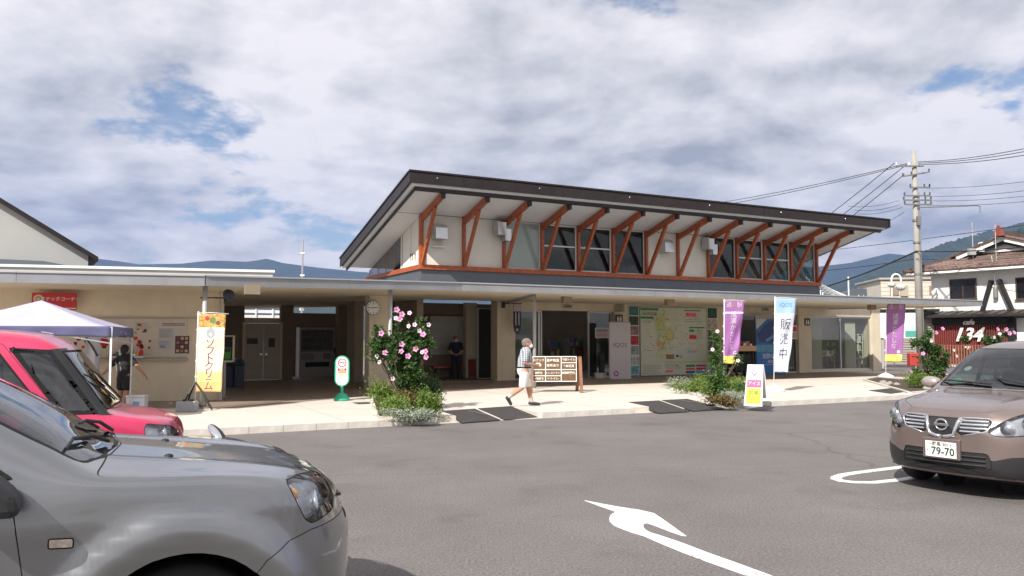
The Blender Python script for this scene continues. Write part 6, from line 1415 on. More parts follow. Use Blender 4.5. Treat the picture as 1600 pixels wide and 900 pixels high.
# picture strips and the big map board
def strip(px0, px1, py0, py1, lab, cols):
    s0, z1 = bp(px0, py0, -.05); s1, z0 = bp(px1, py1, -.05); t = thing('photo_strip', lab, 'poster', bw(s0, -.05, z0), BA, 'photo strips either side of the map'); w, h = s1 - s0, z1 - z0; bx('board', wfab, t, 0, w, 0, .04, 0, h); n = len(cols)
    for i, c_ in enumerate(cols): bx('picture', c_, t, .02, w - .02, -.006, -.0005, h - h * (i + 1) / n + .02, h - h * i / n - .01)
pic = lambda n, c: mat('picture_' + n, c, .6, var=.7, scale=7)
strip(982, 999, 478, 586, 'column of landscape photographs left of the big map', [pic('teal', (.05, .16, .13)), pic('forest', (.03, .05, .02)), pic('dusk', (.25, .15, .17)), pic('red', (.40, .03, .04)), pic('falls', (.25, .3, .3)), pic('snow', (.42, .45, .45)), pic('lake', (.12, .33, .40))])
strip(1105, 1122, 481, 583, 'column of landscape photographs right of the big map', [pic('forest2', (.02, .07, .05)), pic('light', (.40, .35, .28)), pic('wood', (.10, .08, .04)), pic('green', (.10, .14, .05)), pic('brown', (.14, .10, .06)), pic('sky', (.28, .36, .42))])
s0, z1 = bp(1000, 480, -.06); s1, z0 = bp(1105, 583.5, -.06); t = thing('area_map_board', 'big green-edged area map board on the front wall between two photo strips', 'map board', bw(s0 + .02, -.07, z0), BA); w, h = s1 - s0 - .04, z1 - z0
bx('board', mat('map_paper', (.56, .58, .47), .6, var=.05, scale=2), t, 0, w, 0, .06, 0, h); p = Panel(); rr = random.Random(4); fx = lambda a: a * w; fz = lambda a: (1 - a) * h
mgreen = mat('map_green', (.03, .22, .08), .6); mlime = mat('map_lime', (.47, .50, .22), .6, var=.3, scale=5); mol = mat('map_olive', (.50, .54, .34), .6, var=.25, scale=4); mgy = mat('map_grey', (.36, .38, .34), .6)
p.rect(0, fx(.26), fz(.045), fz(.01), mgreen); p.rect(0, fx(.19), fz(.17), fz(.135), mgreen); p.lines(fx(.02), fx(.25), fz(.12), fz(.06), 3, ink, rr); p.lines(fx(.02), fx(.18), fz(.23), fz(.19), 2, mgy, rr)
def blob(cx, cz, r, m_, y, sq=1.5):
    ph = rr.random() * 6; p.shape([(fx(cx) + r * math.cos(a) * (1 + .25 * math.sin(3 * a + ph) + .12 * math.sin(7 * a)), fz(cz) + sq * r * math.sin(a) * (1 + .2 * math.sin(4 * a + ph))) for a in [2 * math.pi * k / 30 for k in range(30)]], m_, y)
blob(.34, .36, .55, mol, -.0012, 1.5); blob(.30, .22, .26, mlime, -.0022, 1.6); blob(.42, .42, .24, mat('map_gold', (.55, .50, .15), .6), -.0030, .7); blob(.28, .54, .22, mat('map_salmon', (.55, .32, .22), .6), -.0035, .5); blob(.31, .66, .3, mol, -.002, 1.0)
for i in range(170): x = fx(rr.uniform(.03, .95)); z = fz(rr.uniform(.08, .66)); p.rect(x, x + rr.uniform(.04, .16), z, z + .015, rr.choice([mgy, mgy, ink, inkg, inkr, mol]), -.0045)
for i in range(9):
    a = (rr.uniform(.1, .6), rr.uniform(.1, .7)); b = (a[0] + rr.uniform(-.15, .15), a[1] + rr.uniform(-.2, .2)); p._m(rr.choice([inky, mgy, inko])); p.mb.beam((fx(a[0]), -.0055, fz(a[1])), (fx(b[0]), -.0055, fz(b[1])), .002, .025, (0, 1, 0))
p.lines(fx(.66), fx(.92), fz(.05), fz(.02), 1, ink, rr); p.rect(fx(.68), fx(.84), fz(.13), fz(.07), inkp); text('lettering', 'みなかみ町', .10, inkw, None, (0, 0, 0)) if False else None
p.lines(fx(.66), fx(.95), fz(.22), fz(.16), 2, mgy, rr); p.rect(fx(.73), fx(.97), fz(.305), fz(.285), mgreen); p.rect(fx(.73), fx(.81), fz(.36), fz(.325), inkg); p.rect(fx(.73), fx(.84), fz(.47), fz(.41), inkr); p.lines(fx(.83), fx(.95), fz(.47), fz(.32), 5, mgy, rr)
p.rect(fx(.38), fx(.99), fz(.80), fz(.635), mat('map_pale', (.52, .56, .52), .6), -.0042); p.rect(fx(.37), fx(.49), fz(.77), fz(.70), mat('map_photo', (.30, .15, .03), .5, var=.8, scale=20), -.0065); p.rect(fx(.52), fx(.56), fz(.74), fz(.71), ink, -.0065); p.rect(fx(.57), fx(.62), fz(.76), fz(.72), mgy, -.0065); p.rect(fx(.70), fx(.76), fz(.68), fz(.64), mat('map_cyan', (.2, .5, .55), .6), -.0065); p.rect(fx(.77), fx(.84), fz(.68), fz(.64), mat('map_rose', (.6, .35, .3), .6), -.0065)
p.rect(fx(.36), fx(.99), fz(.825), fz(.808), mat('map_limebar', (.4, .5, .1), .6))
for i, (ca, cb) in enumerate([(inkg, mat('bar_magenta', (.45, .04, .25), .6)), (mat('bar_orange', (.62, .16, .05), .6), mat('bar_crimson', (.55, .05, .15), .6)), (inkb, mat('bar_azure', (.08, .28, .6), .6))]):
    z = .86 + i * .048; p.rect(fx(.67), fx(.81), fz(z + .034), fz(z), ca, -.006); p.rect(fx(.83), fx(.985), fz(z + .034), fz(z), cb, -.006)
p.rect(fx(.36), fx(.47), fz(.97), fz(.935), inkp); p.lines(fx(.36), fx(.62), fz(.92), fz(.84), 4, mgy, rr); p.lines(fx(.02), fx(.3), fz(.99), fz(.85), 6, mgy, rr); p._m(ink); p.mb.beam((fx(.51), -.006, fz(.855)), (fx(.56), -.006, fz(.89)), .002, .06, (0, 1, 0))
p.build('map_print', t, (0, 0, 0))
fr_ = MB(); fr_.box(-.03, 0, -.01, .06, -.03, h + .03).box(w, w + .03, -.01, .06, -.03, h + .03).box(0, w, -.01, .06, -.03, 0).box(0, w, -.01, .06, h, h + .03); fr_.build('frame', mat('map_frame', (.35, .45, .3), .5), t)
# blue poster, trolley
s0, z1 = bp(1181, 498, -.7); s1, z0 = bp(1229, 590, -.7); t = thing('blue_poster_stand', 'big blue poster of a device standing in the right doorway', 'poster', bw(s0, -.7, .14), BA); w, h = s1 - s0, z1 - .14
bx('sheet', mat('poster_blue', (.02, .12, .36), .45, var=.2, scale=1.5), t, 0, w, 0, .03, 0, h); p = Panel(); p.shape([(0, h), (0, h * .80), (w * .36, h * .985), (w * .36, h)], mat('poster_silver', (.5, .5, .52), .5), -.002); nv = mat('poster_deep', (.012, .03, .16), .4)
p.shape([(w * .02, h * .72), (w * .45, h * .96), (w * .98, h * .99), (w * .98, h * .70), (w * .55, h * .55), (w * .12, h * .58)], nv, -.003); p.shape([(w * .30, h * .62), (w * .98, h * .86), (w * .98, h * .80), (w * .36, h * .58)], mat('poster_mid', (.10, .25, .5), .5), -.0045); p.rect(0, w, h * .40, h * .53, mat('poster_sky', (.08, .30, .50), .5, var=.3, scale=3), -.0022)
p.rect(0, w, .0, h * .40, mat('poster_cobalt', (.03, .17, .5), .5), -.002); p.rect(w * .1, w * .9, h * .17, h * .175, inkw, -.004); o = p.build('print', t, (0, 0, 0)); text('lettering', '加熱式', .25, inkw, o, (w * .40, -.005, h * .32)); text('lettering', '販売中', .15, inkw, o, (w * .5, -.005, h * .22))
s0 = bp(1150, 590, -1.6)[0]; s1 = bp(1178, 590, -1.6)[0]; t = thing('goods_trolley', 'black trolley carrying a wooden tray of wares behind the purple flag', 'trolley', bw(s0, -1.6, .12), BA); w = s1 - s0
for x in (.0, w - .04):
    for y in (0, .5): bx('leg', black, t, x, x + .04, y, y + .04, .09, 1.05)
bx('lower_shelf', blackm, t, .01, w - .01, .01, .53, .25, .30); bx('black_cover', blackm, t, .02, w - .02, .05, .5, .301, .92); bx('wooden_tray', mat('tray_wood', (.50, .32, .17), .6, var=.15, scale=8), t, -.1, w + .12, -.06, .6, 1.06, 1.28)
for x in (.05, w - .05): MB().cyl((x - .02, .0, .08), (x + .02, .0, .08), .08, n=16).cyl((x - .02, .5, .08), (x + .02, .5, .08), .08, n=16).build('castor', trim, t)
r = random.Random(6); mb = MB(); ms = [wfab, mat('ware_blue', (.2, .3, .4), .5), black, inkr]
for i in range(9): mb.cur = r.randrange(4); x = -.05 + i * (w + .1) / 9; mb.box(x, x + .1, .1, .4, 1.281, 1.34 + r.random() * .16)
mb.build('wares', ms, t)
# brown information board on A-frame legs
bL, bR = gp(840, 601.5, .12), gp(906, 614, .12)
a_ = gp(806, 0, .12) if False else None
YB = gp(905, 613, .12).y; x_at = lambda px: (px - 800) / FPX * YB; z_at = lambda py: CAM_H + (530 - py) / FPX * YB
t = thing('guide_board', 'brown guide board with white lettering on wooden A-frame legs behind the walking man', 'sign board', (x_at(832), YB, .12), rad(3)); w = x_at(901) - x_at(832); zt, zb = z_at(556.5) - .12, z_at(596) - .12
bdm = mat('board_brown', (.16, .085, .04), .55, var=.2, scale=6); bx('board', bdm, t, 0, w, 0, .04, zb, zt); H_ = zt - zb; p = Panel(); e = .022
for x in (0, w * .285, w * .64, w - e): p.rect(x, x + e, zb, zt, inkw, -.006)
for z in (0, 1): p.rect(0, w, zb + (H_ - e) * z, zb + (H_ - e) * z + e, inkw, -.0065)
p.rect(0, w * .66, zb + H_ * .46, zb + H_ * .46 + e, inkw, -.007); p.rect(w * .64, w, zb + H_ * .46, zb + H_ * .46 + e, inkw, -.007); p.rect(w * .64, w, zb + H_ * .73, zb + H_ * .73 + e, inkw, -.007); p.rect(0, w * .64, zb + H_ * .22, zb + H_ * .22 + e, inkw, -.007)
o = p.build('grid_lines', t, (0, 0, 0)); wl = mat('board_white', (.78, .76, .70), .7)
for s_, cx, cz, sz in (('スナック', .14, .84, .085), ('売店', .14, .64, .085), ('◎観光', .14, .34, .075), ('→物産館', .14, .12, .07), ('農産物直', .46, .83, .095), ('売所あり', .46, .63, .095), ('←レストラン', .46, .34, .07), ('←トイレ', .46, .12, .085), ('↑◎トイレ', .82, .865, .085), ('↑◎足湯', .82, .61, .085), ('●情報案内', .81, .34, .08)):
    text('lettering', s_, sz, wl, o, (w * cx, -.008, zb + H_ * cz), bold=.0015)
lgm = mat('leg_wood', (.22, .10, .05), .6, var=.3, scale=6)
for x in (-.06, w + .10):
    for dy in (-.33, .42): MB().beam((x + (.0 if dy < 0 else -.04), .02 + dy, 0), (x, .02, zt - .02), .09, .06, (0, 1, 0)).build('leg', lgm, t)
bx('cross_rail', lgm, t, -.1, w + .13, .045, .10, zt - .12, zt - .04)
# white A-board
t = thing('a_board_sign', 'small white folding board with pink and yellow panels on the kerb', 'sign board', gp(1182, 633.5, .12), rad(-36)); mb = MB(); wp = mat('a_board_white', (.80, .80, .79), .35)
def leaf(sgn, nm):
    mb = MB(); mb.add([(-.22, -.24 * sgn - .01, 0), (.22, -.24 * sgn - .01, 0), (.22, -.24 * sgn + .02, 0), (-.22, -.24 * sgn + .02, 0), (-.19, -.012 * sgn - .012, .96), (.19, -.012 * sgn - .012, .96), (.19, -.012 * sgn + .012, .96), (-.19, -.012 * sgn + .012, .96)], [(3, 2, 1, 0), (4, 5, 6, 7), (0, 1, 5, 4), (1, 2, 6, 5), (2, 3, 7, 6), (3, 0, 4, 7)]); return mb.build(nm, wp, t, bevel=.006)
f1 = leaf(1, 'front_leaf'); f2 = leaf(-1, 'rear_leaf'); tilt = math.atan2(.228, .96)
p = Panel(); p.rect(-.17, .17, .44, .62, inkp); p.rect(-.17, .17, .06, .42, inky); p.ring(-.055, .73, .035, .05, inkp); p.ring(.05, .73, .035, .05, inkp); p.ring(0, .80, .045, .06, inkp)
o = p.build('print', f1, (0, -.252, 0), (-tilt, 0, 0)); text('lettering', 'アイス', .10, inkw, o, (0, -.004, .53)); text('lettering', '営業', .13, inkg, o, (0, -.004, .31)); text('lettering', '中', .13, inkg, o, (0, -.004, .15)); MB().box(-.03, .03, -.02, .02, .93, .975).build('handle', black, t)
t = thing('folded_bag', 'dark bag and white box on the paving beside the white folding board', 'bag', gp(1197, 635, .12), rad(-10)); MB().box(-.1, .12, -.08, .08, 0, .12).build('bag_body', mat('bag_grey', (.12, .11, .10), .8, var=.4, scale=12), t, bevel=.03); MB().box(-.08, .08, -.07, .06, .122, .18).build('box', wfab, t, bevel=.01)
# floor spotlights at the foot of pillars, wall lamp over doors
for px, py, lab in ((887, 479, 'flat sensor lamp above the open entrance'), (1196, 484, 'flat sensor lamp above the right doorway')):
    s_, z_ = bp(px, py, -.04); t = thing('sensor_lamp', lab, 'lamp', bw(s_, -.04, z_), BA, 'sensor lamps over the doors'); MB().box(-.18, .18, -.06, .03, -.05, .05).build('housing', mat('lamp_case', (.4, .38, .33), .5), t, bevel=.01); bx('lens', mat('lens_dark', (.08, .08, .08), .3), t, -.13, .13, -.063, -.0605, -.03, .03)

# white display rack close behind the right pane, low table behind the left one
s0 = bp(1326, 560, .5)[0]; t = thing('white_display_rack', 'white grid display rack behind the right pane of the display window', 'rack', bw(s0 + .1, .5, .2), BA); mb = MB(); ww = .95
for x in (0, ww * .33, ww * .66, ww): mb.box(x, x + .03, 0, .03, 0, 1.75)
for z in (.1, .5, .9, 1.3, 1.72): mb.box(0, ww + .03, .031, .06, z, z + .03)
mb.build('frame', white, t); mb = MB(); r = random.Random(9); ms = [wfab, mat('ware_cream', (.6, .52, .4), .6), mat('ware_rust', (.4, .15, .08), .6), mat('ware_teal', (.15, .35, .35), .6)]
for z in (.13, .53, .93, 1.33):
    for i in range(5): mb.cur = r.randrange(4); x = .05 + i * .18; mb.box(x, x + .13, .07, .25, z, z + .1 + r.random() * .22)
mb.build('wares', ms, t)
s0 = bp(1283, 560, .6)[0]; t = thing('low_display_table', 'low wooden table with pale goods behind the left pane of the display window', 'table', bw(s0, .6, .14), BA)
MB().box(0, 1.0, 0, .5, .68, .72).build('table_top', mat('tray_wood', (.5, .32, .17), .6), t)
for x in (0.02, .93):
    for y in (.02, .43): bx('leg', mat('tray_wood', (.5, .32, .17), .6), t, x, x + .05, y, y + .05, 0, .679)
mb = MB()
for i in range(6): mb.cur = r.randrange(4); mb.box(.05 + i * .16, .16 + i * .16, .08, .4, .721, .80 + r.random() * .2)
mb.build('wares', ms, t)
# ---------------------------------------------------------------- restaurant, house, pole and wires at the right
HA = rad(-56); HO = Vector((26.9, 50.0, 0)); HU = Vector((math.cos(HA), math.sin(HA), 0)); HV = Vector((-math.sin(HA), math.cos(HA), 0))
def hp(px, py, t=0.):
    r = pxray(px, py); d = -HO; k = (t - d.dot(HV)) / r.dot(HV); p = r * k + Vector((0, 0, CAM_H)); q = p - HO; return q.dot(HU), p.z
hs = thing('restaurant_house', 'two-storey white house with brown tiled gable roof and red slatted ground floor', 'house', HO, HA)
plas = mat('white_plaster', (.76, .75, .72), .85, var=.05, scale=.8, bump=.3, bscale=15)
sL = hp(1455, 440)[0]; sR = sL + 13.0; zE = hp(1460, 424)[1]; zM = hp(1455, 490)[1]
bx('wall', plas, hs, sL, sR, 0, 8, 0, zE - .02)
darkw = mat('dark_window', (.012, .012, .014), .12); wbr = mat('window_frame_brown', (.07, .045, .03), .5)
def hwin(px0, px1, py0, py1, nm='window', t=0.):
    a, z1 = hp(px0, py0, t); b, z0 = hp(px1, py1, t); f = MB(); f.box(a, a + .07, -.08, -.001, z0, z1).box(b - .07, b, -.08, -.001, z0, z1).box(a + .07, b - .07, -.08, -.001, z1 - .07, z1).box(a + .07, b - .07, -.08, -.001, z0, z0 + .07).box((a + b) / 2 - .03, (a + b) / 2 + .03, -.06, -.001, z0 + .07, z1 - .07)
    o = f.build(nm, wbr, hs); m_ = (a + b) / 2; bx('pane', darkw, o, a + .071, m_ - .031, -.03, -.005, z0 + .071, z1 - .071); bx('pane', darkw, o, m_ + .031, b - .071, -.03, -.005, z0 + .071, z1 - .071)
    bx('sill', wbr, o, a - .05, b + .05, -.14, -.081, z0 - .07, z0)
hwin(1484, 1527, 437, 467); hwin(1587, 1640, 434, 466); hwin(1690, 1760, 428, 462)
# black crossed beams and wall lamp between the windows
bk = mat('black_beam', (.011, .009, .008), .7, var=.3, scale=5)
def hb(p, q, w=.34): a = hp(*p, -.15); b = hp(*q, -.15); MB().beam((a[0], -.12, a[1]), (b[0], -.12, b[1]), .18, w, (0, 1, 0)).build('decorative_beam', bk, hs)
hb((1549, 438), (1535, 486)); hb((1561, 437), (1582, 486)); a, z = hp(1556, 457, -.2); MB().cyl((a, -.22, z - .3), (a, -.22, z + .25), .13, n=14).ell((a, -.22, z + .25), (.13, .13, .1)).build('wall_meter', mat('meter_grey', (.3, .29, .27), .4, .5), hs); a2, z2 = hp(1548, 400, -.2); MB().tube([(a2, -.1, z2), (a, -.2, z + .3)], .03, 6).build('conduit', steel, hs)
# tiled roofs: rows of tile pieces
tile = mat('roof_tile_brown', (.16, .105, .088), .6, var=.45, scale=1.7); tile2 = mat('roof_tile_dark', (.11, .06, .045), .6, var=.4, scale=2)
def tiled(name, A, B, C, D, rows, cols, m, parent, th=.06):
    """A-B eave, D-C ridge; joined courses of curved tiles"""
    A, B, C, D = map(Vector, (A, B, C, D)); mb = MB(); nrm = (B - A).cross(D - A).normalized(); nrm = nrm if nrm.z > 0 else -nrm
    for r in range(rows):
        f0, f1 = r / rows, (r + 1.12) / rows
        for c in range(cols):
            g0, g1 = c / cols, (c + 1) / cols; P = lambda g_, f: (A + (B - A) * g_) * (1 - f) + (D + (C - D) * g_) * f
            g2 = (g0 + g1) / 2; lo = [P(g0 + .002, f0), P(g2, f0), P(g1 - .002, f0)]; hi = [P(g0 + .002, f1), P(g2, f1), P(g1 - .002, f1)]
            k = .045 + .008 * random.random(); q = [lo[0] + nrm * k, lo[1] + nrm * (k + .055), lo[2] + nrm * k, hi[0] + nrm * .012, hi[1] + nrm * .067, hi[2] + nrm * .012]
            mb.add([lo[0] - nrm * .0, lo[2] - nrm * .0] + q, [(0, 2, 3, 4, 1), (2, 5, 6, 3), (3, 6, 7, 4)])
    o = mb.build(name, m, parent); o['kind'] = 'stuff'; MB().hexa([A - nrm * th, B - nrm * th, C - nrm * th, D - nrm * th], [A, B, C, D]).build('roof_deck', tile2, parent); return o
ov = .9; rise = .42; g0 = hp(1500, 414)[0]
# lower skirt roof along the front and its left hip
apx, apz = hp(1567, 378, 1.6)
z2 = zE + 1.0
tiled('roof_tiles', (sL - 1.2, -ov, zE - .05), (sR + 1, -ov, zE - .05), (sR - 1.2, 1.7, z2), (sL + 1.5, 1.7, z2), 7, 52, tile, hs)
tiled('roof_tiles', (sL - 1.2, 8.9, zE - .05), (sL - 1.2, -ov, zE - .05), (sL + 1.5, 1.7, z2), (sL + 1.5, 6.3, z2), 7, 30, tile, hs)
MB().beam((sL - 1.25, -ov - .05, zE + .02), (sL + 1.5, 1.7, z2 + .12), .22, .2).build('hip_ridge', tile2, hs)
bx('eave_board', white_p, hs, sL - 1.15, sR + .9, -ov + .02, -ov + .06, zE - .22, zE - .10); bx('eave_soffit', white_p, hs, sL - 1.1, sR + .9, -ov + .061, 0, zE - .2, zE - .16)
# gable facing us
gc, gz = hp(1566, 372, 1.0); gl, glz = hp(1500, 406, 1.0); 
gw = (gc - gl); zg0 = z2 + .02; zpk = gz
MB().polyxz([(gl + .8, zg0), (2 * gc - gl - .8, zg0), (gc, zpk - .35)], 1.3, 1.5).build('gable_wall', plas, hs)
for sg in (-1, 1):
    MB().beam((gc + sg * (gw + .2), .95, zg0 - .15), (gc, .95, zpk), .10, .34, (0, 0, 1)).build('bargeboard', white_p, hs)
    MB().beam((gc + sg * (gw + .1), 1.08, zg0 - .35), (gc, 1.08, zpk - .26), .10, .18, (0, 0, 1)).build('inner_board', bk, hs)
    a = (gc + sg * (gw + .5), .8, zg0 - .1); b = (gc, .8, zpk + .12); c_ = (gc, 8, zpk + .12); d_ = (gc + sg * (gw + .5), 8, zg0 - .1)
    if sg < 0: tiled('roof_tiles', d_, a, b, c_, 12, 26, tile, hs)
    else: tiled('roof_tiles', a, d_, c_, b, 12, 26, tile, hs)
MB().beam((gc, .6, zpk + .25), (gc, 8.2, zpk + .25), .3, .32).build('ridge', tile2, hs); MB().polyxz([(gc - .3, zpk + .1), (gc + .3, zpk + .1), (gc + .2, zpk + .5), (gc, zpk + .75), (gc - .2, zpk + .5)], .5, .72).build('ridge_end_tile', mat('tile_red', (.25, .06, .04), .6), hs)
# ground floor: pent roof, red slats, lettering
pr = MB(); zP = hp(1455, 489, -1.2)[1]; pa = hp(1434, 496, -1.3)[0]
MB().hexa([(pa, -1.4, zP - .30), (sR, -1.4, zP - .30), (sR, -.001, zP - .05), (pa, -.001, zP - .05)], [(pa, -1.4, zP - .16), (sR, -1.4, zP - .16), (sR, -.001, zP + .12), (pa, -.001, zP + .12)]).build('pent_roof', mat('pent_roof_black', (.035, .028, .025), .5, .2, var=.3, scale=2), hs)
for i in range(24): x = pa + .3 + i * .6; MB().beam((x, -1.41, zP - .15), (x, -.02, zP + .13), .05, .04).build('roof_seam', dkbrown, hs)
slm = mat('red_slat', (.20, .035, .025), .6, var=.3, scale=4); s0 = hp(1447, 540, -.6)[0]; s1 = hp(1576, 540, -.6)[0]
bx('slat_backing', mat('slat_back', (.06, .015, .012), .8), hs, s0, s1, -.55, -.5, .1, zP - .35)
me = MB().box(0, .07, -.62, -.551, .15, zP - .37).mesh('slat'); me.materials.append(slm); x = s0
while x < s1: link('slat', me, None, hs, (x, 0, random.uniform(-.01, .01))); x += .135
bx('fascia_band', bk, hs, s0 - .4, s1 + .4, -.7, -.63, zP - .75, zP - .37); bx('post', bk, hs, s0 - .25, s0 - .03, -.7, -.5, 0, zP - .36); bx('post', bk, hs, s1 + .03, s1 + .35, -.7, -.5, 0, zP - .36)
a, z = hp(1511, 524, -.75); lt = mat('letter_white', (.82, .80, .76), .5)
text('lettering', '134', 1.12, lt, hs, (a, -.75, z), ext=.03, shear=.35, bold=.03); text('lettering', 'cafe', .42, lt, hs, (a + .1, -.75, z + .78), ext=.02, shear=.3, bold=.015); MB().box(a - .2, a + .2, -.76, -.74, z - .75, z - .66).box(a - .05, a + .05, -.76, -.74, z - .85, z - .58).build('emblem', lt, hs)
bx('garage_wall', plas, hs, s1 + .4, sR, -.45, -.001, 0, zP - .4)
# low picket fence in front
ft = thing('picket_fence', 'low brown picket fence in front of the red slatted wall', 'fence', HO + HU * (s0 + .2) + HV * -2.2, HA)
me = MB().box(0, .06, 0, .03, .1, 1.35).mesh('picket'); me.materials.append(mat('picket_brown', (.26, .13, .08), .7, var=.2, scale=4)); 
for i in range(44): link('picket', me, None, ft, (i * .16, 0, random.uniform(-.02, .02)))
for z in (.4, 1.28): bx('rail', slm, ft, 0, 7.1, .031, .06, z, z + .07)
# cream house behind
ch = thing('cream_house', 'cream rendered house with small brown windows left of the restaurant', 'house', (27.2, 58, 0), rad(-8)); cr2 = mat('cream_render', (.62, .57, .48), .85, var=.06, scale=1.2)
X = lambda px, Y=58: (px - 800) / FPX * Y - 27.2; Zy = lambda py, Y=58: CAM_H + (530 - py) / FPX * Y
bx('wall', cr2, ch, X(1378), X(1470), 0, 6, 0, Zy(437)); 
sd_ = MB()
for i in range(9): sd_.box(X(1378) - .01, X(1470), -.02, -.001, Zy(437) - .25 - i * .3, Zy(437) - .235 - i * .3)
sd_.build('siding_joint', mat('siding_line', (.42, .38, .32), .8), ch)
tiled('roof_tiles', (X(1412), 1.5, Zy(438)), (X(1476), 1.5, Zy(438)), (X(1470), 4, Zy(418)), (X(1446), 4, Zy(418)), 6, 16, tile, ch); bx('roof_slab', mat('slab_grey', (.4, .38, .35), .7), ch, X(1378) - .15, X(1470), -.15, 6.1, Zy(437) + .002, Zy(437) + .14)
def cwin(px0, px1, py0, py1): o = bx('window', mat('frame_tan', (.3, .2, .13), .6), ch, X(px0), X(px1), -.06, -.001, Zy(py1), Zy(py0)); m_ = (X(px0) + X(px1)) / 2; bx('pane', mat('pane_pink', (.30, .22, .18), .3), o, X(px0) + .07, m_ - .03, -.07, -.061, Zy(py1) + .07, Zy(py0) - .07); bx('pane', mat('pane_grey', (.25, .25, .24), .3), o, m_ + .03, X(px1) - .07, -.07, -.061, Zy(py1) + .07, Zy(py0) - .07)
cwin(1391, 1404, 449, 462); cwin(1449, 1457, 447, 461); bx('shutter_box', mat('sb', (.42, .36, .28), .7), ch, X(1406), X(1417), -.12, -.001, Zy(463), Zy(446))
# arched sign lamp in front of it
al = thing('arched_lamp', 'white arched lamp with round hood on a pole before the cream house', 'lamp', ((1402 - 800) / FPX * 50, 50, 0), 0); zA = CAM_H + (530 - 440) / FPX * 50
MB().tube([(-.3, 0, 0), (-.3, 0, zA + .15)] + [(.0 - .30 * math.cos(a), 0, zA + .15 + .32 * math.sin(a)) for a in [math.pi * k / 10 for k in range(1, 11)]] + [(.30, 0, zA - .2)], .06, 8).build('arch', white_p, al, smooth=True); MB().ell((-.3, 0, zA - .2), (.26, .2, .16)).ell((.28, 0, zA - .35), (.3, .2, .22)).build('lamp_hood', mat('lamp_pale', (.6, .6, .58), .4), al, smooth=True)
# dark shed roofs behind the canopy end and white pipe greenhouse
ds = thing('dark_roof_house', 'low house with dark slate roof behind the canopy end', 'house', ((1345 - 800) / FPX * 62, 62, 0), rad(-12)); bx('wall', mat('grey_wall', (.3, .3, .3), .8), ds, -3, 3.6, 0, 5, 0, 4.1); MB().polyxz([(-3.5, 4.1), (4.0, 4.1), (3.4, 5.6), (-.6, 5.6)], -.5, 5.5).build('roof', mat('slate_dark', (.03, .035, .04), .6, var=.3, scale=1), ds)  # wall is one even mid grey
an = thing('tv_antenna', 'small white rooftop antenna poking above the canopy end', 'antenna', ((1327 - 800) / FPX * 56, 56, 4), 0); MB().cyl((0, 0, 0), (0, 0, 2.1), .05, n=8).tube([(-.4, 0, .6), (1.2, 0, .6)], .03, 6).tube([(.7, 0, .4), (.7, 0, .8)], .03, 6).tube([(1.05, 0, .4), (1.05, 0, .8)], .03, 6).build('mast', white_p, an)
G0 = pt0 = Vector(((1272 - 800) / FPX * 46, 46, 0)); gh = thing('greenhouse_frame', 'slanting white pipe frame of a greenhouse behind the shop end', 'greenhouse', G0); wpipe = mat('white_pipe', (.8, .82, .82), .4)
gq = lambda px, py, Y: ((px - 800) / FPX * Y - G0.x, Y - 46, CAM_H + (530 - py) / FPX * Y)
for i in range(8):
    Y_ = 46 + i * .45; a = gq(1262 + i * 3.5, 432 + i * 3.6, Y_); b = gq(1318 + i * 6.5, 462 + i * 1.8, Y_); MB().tube([(a[0], a[1], 0), a, b, (b[0], b[1], 0)], .045, 6).build('hoop', wpipe, gh)
for k in range(3): f = .15 + k * .35; A_ = [Vector(gq(1262, 432, 46)).lerp(Vector(gq(1318, 462, 46)), f), Vector(gq(1286.5, 457, 49.15)).lerp(Vector(gq(1363.5, 474.6, 49.15)), f)]; MB().tube(A_, .03, 6).build('purlin', wpipe, gh)
# shop front sign and blinds behind the last flag
sg_ = thing('blue_white_sign', 'white and teal landscape signboard behind the last purple flag', 'sign board', ((1402 - 800) / FPX * 46, 46, 0), rad(-6)); X2 = lambda px: (px - 1402) / FPX * 46; Z2 = lambda py: CAM_H + (530 - py) / FPX * 46
bx('board', wfab, sg_, X2(1376), X2(1431), 0, .1, Z2(528), Z2(489)); p = Panel(); p.rect(X2(1413), X2(1430), Z2(527), Z2(517), mat('pic_teal', (.08, .35, .28), .6)); p.rect(X2(1413), X2(1430), Z2(517), Z2(497), mat('pic_sky', (.55, .68, .78), .6, var=.2, scale=2)); p.rect(X2(1378), X2(1398), Z2(526), Z2(492), mat('pic_pale', (.75, .78, .76), .6)); p.build('print', sg_, (0, 0, 0)); bx('post', postm, sg_, X2(1378), X2(1378) + .12, .11, .2, 0, Z2(528) + .3); bx('post', postm, sg_, X2(1428), X2(1428) + .12, .11, .2, 0, Z2(528) + .3)
an2 = thing('louvred_annex', 'grey louvred annex wall behind the last purple flag', 'annex', ((1395 - 800) / FPX * 50, 50, 0), rad(-8)); bx('wall', mat('annex_grey', (.33, .29, .26), .8), an2, -2, 2.4, 0, 3, 0, 3.4)
lme = MB().box(0, 4.2, -.05, -.001, 0, .07).mesh('louvre'); lme.materials.append(mat('louvre_grey', (.42, .38, .34), .7)); 
for i in range(16): link('louvre', lme, None, an2, (-1.9, 0, .3 + i * .15))
bx('roof', bk, an2, -2.3, 2.6, -.5, 3.2, 3.4, 3.55)
